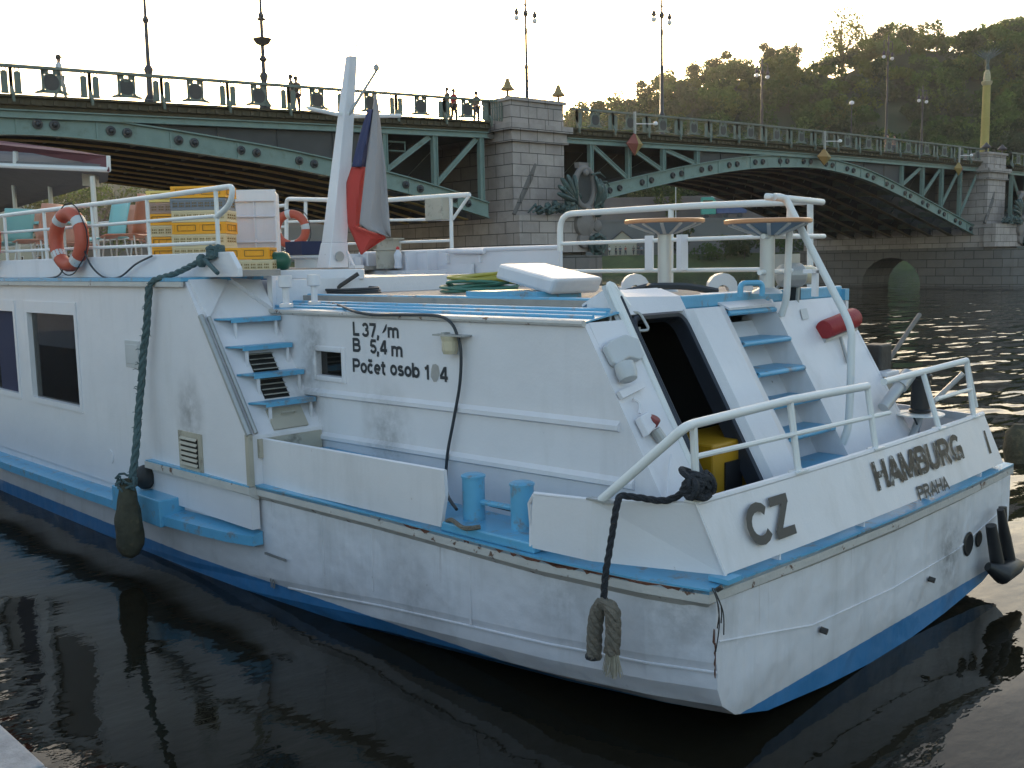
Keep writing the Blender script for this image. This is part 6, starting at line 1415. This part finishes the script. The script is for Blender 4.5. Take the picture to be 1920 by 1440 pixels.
# victory column beyond the bridge
M['colyellow'] = mat('ochre_column_stone', (.38, .30, .085), .7, var=.15, vscale=1.5, dirt=(.2, .15, .05), dscale=2, dlo=.6, dhi=.8)
vv = 17.5; u, z0 = bpx(1846, 275, vv); _, zt_ = bpx(1847, 160, vv); z0 -= 3
colm = empty('statue_column', B(u, vv, z0), 'tall ochre column topped by a winged bronze figure at the far pier', 'column')
H2 = zt_-z0; k = MB(); k.lathe((0, 0, 0), [(.95, 0), (.93, H2*.3), (.95, H2*.3+.05), (.95, H2*.3+.12), (.91, H2*.3+.15), (.88, H2*.62), (.90, H2*.62+.05), (.9, H2*.62+.1), (.86, H2*.62+.14), (.80, H2)], 22); k.build('column_shaft', M['colyellow'], colm, True)
k = MB(); k.lathe((0, 0, H2), [(.8, 0), (1.1, .25), (1.15, .5), (.7, .6), (.75, .9), (.6, 1.6), (.35, 1.9)], 20); k.build('capital', mat('gilded_capital', (.40, .34, .20), .5, var=.3, vscale=5), colm, True)
k = MB(); zz = H2+1.8; WD = ROT @ Vector((1, 0, .12)); WD.z = 0; WD.normalize()
k.lathe((0, 0, zz), [(.2, 0), (.42, .2), (.38, .8), (.30, 1.3), (.42, 1.8), (.40, 2.2), (.16, 2.5), (.13, 2.6), (.2, 2.72), (.21, 2.9), (.13, 3.05), (.02, 3.1)], 14)
for s in (-1, 1):
    k.tube([V(0, 0, zz+2.3)+WD*s*.3, V(0, 0, zz+2.9)+WD*s*.9, V(0, 0, zz+3.7)+WD*s*1.3], [.13, .1, .06], 8)
st_ = k.build('bronze_figure', M['bronze'], colm, True)
for s in (-1, 1):
    k = MB()
    for i in range(6):
        a = RAD(28+i*13); r_ = 3.3-.3*i if s > 0 else 3.0-.3*i; k.tube([V(0, 0, zz+2.0)+WD*s*.2+V(0,0,0), V(0, 0, zz+2.0+r_*.6*math.sin(a))+WD*s*(.2+r_*.62*math.cos(a)), V(0, 0, zz+2.0+r_*math.sin(a)*.95)+WD*s*(.2+r_*math.cos(a))], [.12, .16, .05], 6)
    k.build('wing', M['bronze'], st_, True)

colm.scale = (.56, .56, 1); st_.scale = (1, 1, .66); st_.location = (0, 0, zz*(1-.66))
# ================================================================== people
def cloth(c): return mat('cloth', c, .85, var=.15, vscale=14)
SKIN = mat('skin', (.42, .25, .18), .6); HAIR = mat('dark_hair', (.04, .03, .025), .7)
def person(loc, face, top_c, leg_c, label, walk=.18, bag=False, hat=None, arm=.1, group=None, hair=HAIR):
    """one continuous skinned body with tapering limbs; clothes and hair are separate shells on it"""
    o = empty('person', loc, label, 'person', group)
    J = {'pel': ((0, 0, .95), (.15, .11)), 'wai': ((0, 0, 1.10), (.14, .10)), 'che': ((0, .01, 1.32), (.17, .115)), 'sho': ((0, 0, 1.45), (.10, .08)), 'nek': ((0, .01, 1.53), (.055, .055)), 'hd0': ((0, .025, 1.61), (.078, .09)), 'hd1': ((0, .03, 1.70), (.078, .095)), 'hd2': ((0, .02, 1.77), (.045, .055))}
    E_ = [('pel', 'wai'), ('wai', 'che'), ('che', 'sho'), ('sho', 'nek'), ('nek', 'hd0'), ('hd0', 'hd1'), ('hd1', 'hd2')]
    for s, t in ((-1, 'l'), (1, 'r')):
        w_ = walk*s
        J['hip'+t] = ((s*.095, 0, .90), (.095, .095)); J['kne'+t] = ((s*.10, w_*.55+.03, .49), (.06, .065)); J['ank'+t] = ((s*.10, w_-.03*(s > 0), .09), (.042, .045)); J['toe'+t] = ((s*.11, w_+.13, .035), (.04, .03))
        J['sh'+t] = ((s*.19, 0, 1.41), (.06, .06)); J['elb'+t] = ((s*.25, -w_*.3, 1.13), (.045, .045)); J['wri'+t] = ((s*.25, -w_*.6+.08, .89), (.03, .032)); J['han'+t] = ((s*.245, -w_*.6+.10, .80), (.032, .02))
        E_ += [('pel', 'hip'+t), ('hip'+t, 'kne'+t), ('kne'+t, 'ank'+t), ('ank'+t, 'toe'+t), ('sho', 'sh'+t), ('sh'+t, 'elb'+t), ('elb'+t, 'wri'+t), ('wri'+t, 'han'+t)]
    def skin(name, keys, m, grow, parent):
        ks = [k_ for k_ in J if k_ in keys]; idx = {k_: i for i, k_ in enumerate(ks)}
        me = bpy.data.meshes.new(name); me.from_pydata([J[k_][0] for k_ in ks], [(idx[a], idx[b_]) for a, b_ in E_ if a in idx and b_ in idx], []); me.update()
        ob = bpy.data.objects.new(name, me); COL.objects.link(ob); ob.parent = parent
        ob.modifiers.new('skin', 'SKIN').use_smooth_shade = True
        for k_, i in idx.items(): r_ = J[k_][1]; me.skin_vertices[0].data[i].radius = (r_[0]+grow, r_[1]+grow)
        me.skin_vertices[0].data[0].use_root = True
        sb = ob.modifiers.new('sub', 'SUBSURF'); sb.levels = 1; sb.render_levels = 1
        me.materials.append(m); return ob
    body = skin('body', list(J), SKIN, 0, o)
    skin('shirt', ['pel', 'wai', 'che', 'sho', 'shl', 'shr', 'elbl', 'elbr'], cloth(top_c), .016, o)
    skin('trousers', ['pel', 'hipl', 'hipr', 'knel', 'kner', 'ankl', 'ankr'], cloth(leg_c), .018, o)
    k = MB(); k.lathe((0, .005, 1.68), [(.088, -.04), (.102, .03), (.09, .09), (.05, .125), (.01, .135)], 12); k.build('hair', hair, o, True)
    if hat:
        k = MB(); k.lathe((0, .01, 1.72), [(.11, 0), (.108, .05), (.07, .10), (.01, .115)], 12); k.lim(-.07, .07, .08, .2, 1.715, 1.73); k.build('cap', cloth(hat), o, True)
    if bag:
        k = MB(); k.lim(-.34, -.24, -.12, .16, .62, .86); k.build('bag', cloth((.03, .03, .035)), o, bevel=.03)
    o.rotation_euler = (0, 0, face); return o
BANG = math.atan2(BU_.y, BU_.x)
def onbridge(px, v): u, _ = bpx(px, 170, v); return B(u, v, zb(u))
person(onbridge(113, .7), BANG-RAD(90), (.55, .56, .58), (.45, .46, .47), 'pedestrian in grey shirt and dark cap walking along the bridge at the far left', .2, True, (.05, .045, .04))
person(onbridge(546, .8), BANG+RAD(70), (.07, .06, .05), (.10, .09, .09), 'dark-clothed pedestrian on the bridge just left of the mast, beside another', .16)
person(onbridge(555, 1.1), BANG-RAD(60), (.06, .045, .04), (.08, .07, .08), 'second pedestrian of the pair left of the mast, in dark clothes', .1)
person(onbridge(838, .8), BANG+RAD(80), (.12, .09, .06), (.07, .06, .05), 'pedestrian on the bridge right of the flag, nearer the pier', .1)
person(onbridge(850, 1.0), BANG-RAD(90), (.42, .03, .05), (.08, .07, .07), 'pedestrian in red top at the railing left of the central pier', .12)
person(onbridge(892, 1.2), BANG-RAD(80), (.12, .10, .07), (.07, .06, .06), 'pedestrian whose head just shows over the rail next to the central pier', .1)
person(onbridge(1667, 1.5), BANG+RAD(85), (.30, .20, .16), (.1, .1, .12), 'pedestrian seen head only over the right railing, left of two', .15)
person(onbridge(1680, 1.5), BANG+RAD(85), (.25, .18, .15), (.1, .1, .12), 'pedestrian seen head only over the right railing, right of two', .15)

# ================================================================== far bank, hill and trees
def grassmat(name, a, b_): return mat(name, a, .95, var=.4, vscale=.25, dirt=b_, dscale=.4, dlo=.45, dhi=.65, bump=.6, bscale=2)
M['grass'] = grassmat('bank_grass', (.055, .075, .018), (.035, .045, .015))
M['scrub'] = grassmat('hill_scrub', (.026, .036, .012), (.035, .04, .016))
M['bankwall'] = mat('far_bank_wall', (.15, .12, .11), .9, var=.25, vscale=.4, dirt=(.09, .075, .065), dscale=.2)
M['bankgrey'] = mat('far_bank_grey_wall', (.13, .13, .128), .9, var=.2, vscale=.4)
DB = 185.
def hd(px, py, D): p = AT(px, py, D); return p
def gpt(px, D, z): p = AT(px, 480, D); return V(p.x, p.y, z)
# stepped bank: grass slope, promenade, grey wall, road, brown wall, rising hill
cols = list(range(-420, 2600, 60))
skyT = [(-420, 330), (0, 330), (300, 330), (700, 330), (980, 262), (1090, 250), (1150, 236), (1240, 205), (1300, 186), (1400, 150), (1500, 142), (1560, 150), (1600, 144), (1650, 108), (1720, 104), (1790, 112), (1850, 96), (1920, 82), (2100, 65), (2600, 50)]
DR = 290.
def ridge_z(px): return 2.9+(_hz(px)-lerp(skyT, px))/FPX*DR
def hill_z(px, D):
    f = (D-(DB+22))/(DR-DB-22); f = max(0, min(1, f)); zr = ridge_z(px); f2 = f*f*(3-2*f)*.5+f*.5
    return 13.5+(zr-13.5)*f2
k = MB(); k.strip([gpt(c, DB-2, -1) for c in cols], [gpt(c, DB+1, .3) for c in cols]); k.strip([gpt(c, DB+1, .3) for c in cols], [gpt(c, DB+7, 3.4) for c in cols]); k.strip([gpt(c, DB+7, 3.4) for c in cols], [gpt(c, DB+12.2, 3.5) for c in cols])
tag(k.build('river_bank', M['grass']), kind='structure')
k = MB(); k.strip([gpt(c, DB+12, 10.2) for c in cols], [gpt(c, DB+20.2, 10.3) for c in cols]); tag(k.build('road', M['bankgrey']), kind='structure')
def wallstrip(nm, m, D, z0, z1, lab):
    k = MB(); vs0 = [gpt(c, D, z0) for c in cols]; vs1 = [gpt(c, D, z1) for c in cols]; k.strip(vs0, vs1); k.strip(vs1, [gpt(c, D+.8, z1) for c in cols]); k.strip([gpt(c, D+.8, z0) for c in cols], [gpt(c, D+.8, z1) for c in cols])
    k.strip([gpt(c, D-.12, z1-.45) for c in cols], [gpt(c, D-.12, z1+.05) for c in cols]); k.strip([gpt(c, D-.12, z1+.05) for c in cols], [gpt(c, D+.85, z1+.05) for c in cols])
    return tag(k.build('embankment_wall', m), lab, 'wall')
wallstrip('w', M['bankgrey'], DB+12, 3.2, 10.3, 'long grey embankment wall along the far promenade')
wallstrip('w', M['bankwall'], DB+20, 10.2, 15.0, 'brownish upper retaining wall above the far road')
k = MB(); Ds = [DB+20.7, DB+30, DB+45, DB+60, DB+75, DB+90, DR, DR+40, DR+120]
grid = []
for D in Ds:
    row = []
    for c in cols:
        z = hill_z(c, D) if D <= DR else hill_z(c, DR)-(D-DR)*.12
        if D < DB+22: z = 14.8
        row.append(gpt(c, D, z+ (2.0*noise.noise(V(c*.01, D*.05, 0)) if D > DB+22 else 0)))
    grid.append(row)
for a, b_ in zip(grid, grid[1:]): k.strip(a, b_)
tag(k.build('hill', M['scrub'], None, True), kind='structure')
# foliage
def leafmat(name, c, tr=.45):
    m = bpy.data.materials.new(name); m.use_nodes = True; t = m.node_tree; L = t.links.new
    for n_ in list(t.nodes): t.nodes.remove(n_)
    o = N(t, 'ShaderNodeOutputMaterial'); d = N(t, 'ShaderNodeBsdfDiffuse'); tl_ = N(t, 'ShaderNodeBsdfTranslucent'); mx = N(t, 'ShaderNodeMixShader'); mx.inputs[0].default_value = tr
    tc = N(t, 'ShaderNodeTexCoord'); n_ = N(t, 'ShaderNodeTexNoise', Scale=.45, Detail=4.0); L(tc.outputs['Object'], n_.inputs['Vector'])
    oi = N(t, 'ShaderNodeObjectInfo')
    cr = N(t, 'ShaderNodeMixRGB', Color1=(*[x*.55 for x in c], 1), Color2=(*[x*1.45 for x in c], 1)); L(n_.outputs['Fac'], cr.inputs['Fac'])
    hs = N(t, 'ShaderNodeHueSaturation'); mr = N(t, 'ShaderNodeMapRange'); mr.inputs['To Min'].default_value = .7; mr.inputs['To Max'].default_value = 1.25; L(oi.outputs['Random'], mr.inputs['Value']); L(mr.outputs[0], hs.inputs['Value']); L(cr.outputs[0], hs.inputs['Color'])
    L(hs.outputs[0], d.inputs['Color']); L(hs.outputs[0], tl_.inputs['Color']); L(d.outputs[0], mx.inputs[1]); L(tl_.outputs[0], mx.inputs[2]); L(mx.outputs[0], o.inputs['Surface'])
    return m
LM = [leafmat('dark_leaves', (.035, .065, .014)), leafmat('olive_leaves', (.11, .135, .025)), leafmat('mid_leaves', (.06, .105, .022)), leafmat('light_leaves', (.10, .155, .032)), leafmat('dull_leaves', (.065, .085, .036))]
BARK = mat('bark', (.06, .045, .035), .9, var=.3)
def crown(k, c, rad, hh, n, leaf, rnd, lobes=9):
    c = Vector(c); L_ = []
    for i in range(lobes):
        d = V(rnd.gauss(0, 1), rnd.gauss(0, 1), rnd.gauss(0, .9)).normalized(); f = rnd.uniform(.35, .8)
        L_.append((c+V(d.x*rad*f, d.y*rad*f, d.z*hh*f), rnd.uniform(.28, .5)))
    for i in range(n):
        lc, lr = rnd.choice(L_); d = V(rnd.gauss(0, 1), rnd.gauss(0, 1), rnd.gauss(0, 1)).normalized()*rnd.random()**.4
        p = lc+V(d.x*rad*lr, d.y*rad*lr, d.z*hh*lr); s = leaf*rnd.uniform(.5, 1.3)
        a = V(rnd.gauss(0, 1), rnd.gauss(0, 1), rnd.gauss(0, 1)).normalized(); b_ = a.cross(V(rnd.random(), rnd.random(), rnd.random()+.01)).normalized()
        k.add([p-a*s*.5, p+b_*s*.32, p+a*s*.5, p-b_*s*.28], [(0, 1, 2, 3)])
def tree_proto(seed, H, R, n, leaf, m, lean=0, lobes=9, sparse=False):
    rnd = random.Random(seed); o = empty('tree')
    k = MB(); crown(k, (lean*H*.3, 0, H*.62), R, H*.40, n, leaf, rnd, lobes); k.build('crown', m, o)
    k = MB(); tops = [V(lean*H*.3+rnd.uniform(-R*.6, R*.6), rnd.uniform(-R*.6, R*.6), H*rnd.uniform(.6, .95)) for _ in range(6 if not sparse else 11)]
    fk = V(lean*H*.1, 0, H*.30); k.tube([V(0, 0, -1), fk*.5, fk], [H*.03, H*.024, H*.02], 8)
    for t_ in tops: k.tube(smooth_path([fk*.8, fk+(t_-fk)*.5+V(rnd.uniform(-.4, .4), rnd.uniform(-.4, .4), .3), t_], 4), [H*.014*(1-i/9) for i in range(9)], 5)
    k.build('trunk', BARK, o, True); return o
TP_ = [tree_proto(11, 12, 5.2, 1500, .85, LM[0]), tree_proto(12, 10, 4.6, 1300, .8, LM[1]), tree_proto(13, 14, 5.5, 1700, .85, LM[2], .1, 12), tree_proto(14, 9, 5.0, 1200, .8, LM[0], 0, 7)]
SPARSE = tree_proto(15, 17, 6.6, 1000, .85, LM[1], .10, 26, True)
skyline = [(1118, 195, 0, 'small tree at the left foot of the wooded skyline'), (1160, 190, 1, 'low tree just right of the central pier lantern on the skyline'), (1205, 160, 3, 'tree on the skyline left of the tall lamp post'), (1248, 140, 1, 'skyline tree directly behind the tall lamp post'), (1300, 122, 2, 'skyline tree just right of the tall lamp post'), (1352, 108, 3, 'broad tree on the middle skyline'), (1425, 92, 0, 'rounded dense tree on the skyline above the two-globe lamp'), (1480, 90, 2, 'dense crown left of the sparse tree on the skyline'), (1650, 60, 0, 'tall dark tree just right of the sparse tree'), (1690, 62, 2, 'high dense crown behind the two-globe lamp on the hill'), (1745, 78, 1, 'rounded dark tree left of the winged statue'), (1785, 72, 3, 'dark domed tree between skyline gap and column'), (1862, 56, 0, 'large dark tree directly behind the winged statue'), (1905, 42, 2, 'highest dark tree at the right edge of the photo')]
for i, (px, py, kk, lab) in enumerate(skyline):
    o = TP_[kk] if TP_[kk].get('label') is None else copytree(TP_[kk])
    D = DR-6+random.uniform(-4, 8); zt = 2.9+(_hz(px)-py)/FPX*D; zg = hill_z(px, min(D, DR))-.5; p = gpt(px, D, zg); o.location = p
    Ht = (12, 10, 14, 9)[kk]; s = max(.55, (zt-zg)/Ht); o.scale = (s*1.0, s*1.0, s); o.rotation_euler = (0, 0, random.uniform(0, 6.28)); tag(o, lab, 'tree', 'trees on the hill skyline')
px = 1572; zg = hill_z(px, DR)-1; zt = 2.9+(_hz(px)-32)/FPX*DR; SPARSE.location = gpt(px, DR, zg); s = (zt-zg)/17; SPARSE.scale = (s*.95, s*.95, s); SPARSE.rotation_euler = (0, 0, .6); tag(SPARSE, 'tall sparse tree with see-through branches standing above the skyline', 'tree', 'trees on the hill skyline')
# the wooded hillside itself reads as one mass
rnd = random.Random(5); parts = [MB() for _ in LM]
for i in range(470):
    px = rnd.uniform(1040, 2250); D = rnd.uniform(DB+24, DR+6); z = hill_z(px, min(D, DR)); p = gpt(px, D, z); Hh = rnd.uniform(6, 10.5); Rr2 = rnd.uniform(4, 7)
    if D > DR-30: Hh *= .85
    crown(rnd.choice(parts), p+V(0, 0, Hh*.45), Rr2, Hh*.55, 620, 1.0, rnd, 5)
allk = MB()
for mi, q in enumerate(parts): allk.m = mi; allk.add(q.v, q.f)
tag(allk.build('hillside_wood', LM), kind='stuff')
# bank shrubs seen through the right arch
SH = []
for i, (px, py, D, Hh, Rr2, mi, lab) in enumerate(((1252, 345, DB+16, 6.2, 3.2, 1, 'yellow-green young tree beside the far road lamp'), (1270, 440, DB+9, 6.0, 4.0, 0, 'dark bush left of the deck rail plates on the far bank'), (1345, 470, DB+5, 5.6, 5.5, 2, 'wide green bush on the far bank between the rail plates'), (1395, 455, DB+5, 6.5, 4.5, 0, 'dark bush behind the right standing table'), (1450, 450, DB+4, 7.5, 5.5, 2, 'big bush on the far bank left of the river pier end'), (1530, 470, DB+6, 7.0, 5.5, 0, 'bush behind the far pier under the arch'), (1650, 480, DB+10, 7, 5, 2, 'bush seen through the pier passage'), (1200, 350, DB+24, 4, 5, 1, 'low shrub on the slope above the brown wall'), (1310, 350, DB+24, 4.5, 6, 0, 'dark shrub row under the right arch haunch'))):
    r2 = random.Random(40+i); o = empty('bush'); k = MB(); crown(k, (0, 0, Hh*.5), Rr2, Hh*.5, 900, .7, r2, 9); k.build('crown', LM[mi], o); k = MB(); k.tube([V(0, 0, -.5), V(.2, .1, Hh*.5)], [.16, .06], 6); k.build('trunk', BARK, o)
    zg = 14.5 if D > DB+20 else (10.3 if D > DB+12.5 else (3.5 if D > DB+7 else 1.5)); o.location = gpt(px, D, zg); tag(o, lab, 'bush')
# trees and a house under the left arch
for i, (px, D, Hh, Rr2, mi, lab) in enumerate(((62, DB-20, 17, 7.0, 1, 'olive green tree under the left arch beside the dark-roofed house'), (125, DB-10, 18, 7, 0, 'dark tree under the left arch between the canopy posts'), (185, DB-14, 18.5, 6, 2, 'green tree behind the right canopy post'), (250, DB-5, 18, 7, 0, 'dark tree behind the orange chair under the arch'), (-60, DB-10, 17, 7, 1, 'tree cut off at the left edge under the arch'))):
    r2 = random.Random(60+i); o = empty('tree'); k = MB(); crown(k, (0, 0, Hh*.55), Rr2, Hh*.45, 1600, .8, r2, 11); k.build('crown', LM[mi], o); k = MB(); k.tube([V(0, 0, -1), V(.2, 0, Hh*.5)], [.35, .15], 7)
    for q in range(5): k.tube([V(.1, 0, Hh*.3), V(r2.uniform(-3, 3), r2.uniform(-3, 3), Hh*.75)], [.15, .04], 5)
    k.build('trunk', BARK, o, True); o.location = gpt(px, D, 2.0); tag(o, lab, 'tree')
k = MB(); k.strip([gpt(c, DB-40, -1) for c in cols[:20]], [gpt(c, DB-36, 2.2) for c in cols[:20]]); k.strip([gpt(c, DB-36, 2.2) for c in cols[:20]], [gpt(c, DB+1, 2.5) for c in cols[:20]]); tag(k.build('bank', M['grass']), kind='structure')
def house(px, D, zg, w_, d_, h_, roof, rot, mw, mr, lab, win=True):
    o = empty('house', gpt(px, D, zg), lab, 'house'); o.rotation_euler = (0, 0, rot); k = MB()
    g = [V(-w_/2, 0, 0), V(w_/2, 0, 0), V(w_/2, 0, h_), V(0, 0, h_+roof), V(-w_/2, 0, h_)]; k.slab(g, (0, d_, 0)); k.build('wall', mw, o)
    k = MB()
    for s in (-1, 1): k.slab([V(s*(w_/2+.4), -.4, h_-.4*roof/w_*2+.06), V(0, -.4, h_+roof+.06), V(0, d_+.4, h_+roof+.06), V(s*(w_/2+.4), d_+.4, h_-.4*roof/w_*2+.06)], (0, 0, .18))
    k.build('roof', mr, o)
    if win:
        for x in (-w_*.25, w_*.25):
            k = MB(); k.lim(x-.5, x+.5, -.06, .02, 1.2, 2.6); f_ = k.build('window', M['white'], o); k = MB(); k.lim(x-.42, x+.42, -.08, -.06, 1.28, 2.52); k.build('pane', M['glass'], f_)
    return o
face_cam = math.atan2(ray(1165, 480).y, ray(1165, 480).x)-RAD(90)
M['cream'] = mat('cream_render', (.36, .33, .26), .9, var=.1); M['slate'] = mat('dark_slate_roof', (.05, .05, .055), .8, var=.2)
house(1167, DB+9.5, 3.5, 5.4, 2.0, 2.3, 2.2, face_cam, M['cream'], M['slate'], 'small cream gabled kiosk on the far promenade seen under the deck rail', False)
house(8, DB-24, 2.5, 9, 8, 8.6, 5.2, face_cam+RAD(35), M['cream'], M['slate'], 'dark-roofed house at the left edge under the arch')
house(100, DB+6, 3, 10, 8, 11.5, 4.5, face_cam+RAD(20), M['cream'], M['slate'], 'pale house half hidden by trees under the left arch')
# turquoise truck with a white loading boom on the far road
tk = empty('truck', gpt(1345, DB+14, 10.3), 'turquoise truck with long white boom on the far embankment road', 'truck'); tk.rotation_euler = (0, 0, face_cam)
M['teal'] = mat('turquoise_vehicle_paint', (.04, .30, .24), .4)
k = MB(); k.slab([V(-3.2, -1, .8), V(-.4, -1, .8), V(-.4, -1, 3.4), V(-1.0, -1, 4.1), V(-3.2, -1, 4.1)], (0, 2.2, 0)); k.build('cab', M['teal'], tk, bevel=.08)
k = MB(); k.lim(-.3, 5.5, -1, 1.2, .9, 3.0); k.build('load_body', mat('blue_tarpaulin', (.07, .10, .22), .7, var=.4, vscale=1), tk, bevel=.1)
k = MB(); k.tube([V(-1.2, 0, 4.2), V(9, 0, 3.6)], .16, 8); k.build('boom', M['buoyband'], tk)
k = MB(); k.lim(-2.9, -1.0, -1.05, -.98, 2.4, 3.5); k.build('windscreen', M['glass'], tk)
for x in (-2.2, 1.5, 4.2):
    k = MB(); k.lathe((x, -.95, .5), [(.5, 0), (.5, .3), (.3, .32)], 14, (0, 1, 0)); k.build('wheel', M['rubber'], tk)
o = empty('street_lamp', gpt(1267, DB+13, 10.3), 'thin pale lamp post on the far road beside the young tree', 'street lamp'); k = MB(); k.lathe((0, 0, 0), [(.14, 0), (.1, 1), (.08, 9)], 8); k.tube([V(0, 0, 9), V(1.2, 0, 9.3)], .06, 6); k.build('pole', M['alu'], o, True)
k = MB(); k.lim(1.0, 1.7, -.15, .15, 9.2, 9.4); k.build('lamp_head', M['globe'], o)
pc = [((.5, .5, .5), (.05, .05, .06), 'white shirt'), ((.03, .03, .035), (.03, .03, .04), 'black coat'), ((.06, .07, .12), (.04, .04, .05), 'navy jacket'), ((.35, .08, .06), (.05, .05, .06), 'red top'), ((.12, .1, .08), (.06, .05, .05), 'brown coat'), ((.05, .05, .05), (.1, .1, .1), 'grey trousers'), ((.2, .22, .25), (.05, .05, .06), 'pale blue shirt')]
nth = ['first', 'second', 'third', 'fourth', 'fifth', 'sixth', 'seventh']
for i, px in enumerate((1143, 1155, 1163, 1173, 1188, 1197, 1203)):
    c = pc[i]; person(gpt(px, DB+7.6, 3.45), face_cam+random.uniform(-1, 1), c[0], c[1], f'tiny figure in {c[2]} near the cream kiosk, {nth[i]} from the left' , .12)

# ================================================================== evening haze over the river
hz = mat('river_haze', (1, 1, 1)); t = hz.node_tree
for n_ in list(t.nodes): t.nodes.remove(n_)
o = N(t, 'ShaderNodeOutputMaterial'); v_ = N(t, 'ShaderNodeVolumePrincipled'); v_.inputs['Color'].default_value = (.95, .92, .88, 1); v_.inputs['Density'].default_value = .00022; v_.inputs['Anisotropy'].default_value = .35
t.links.new(v_.outputs[0], o.inputs['Volume'])
k = MB(); k.lim(-760, 560, -460, 760, -4, 130); tag(k.build('haze', hz), kind='stuff')
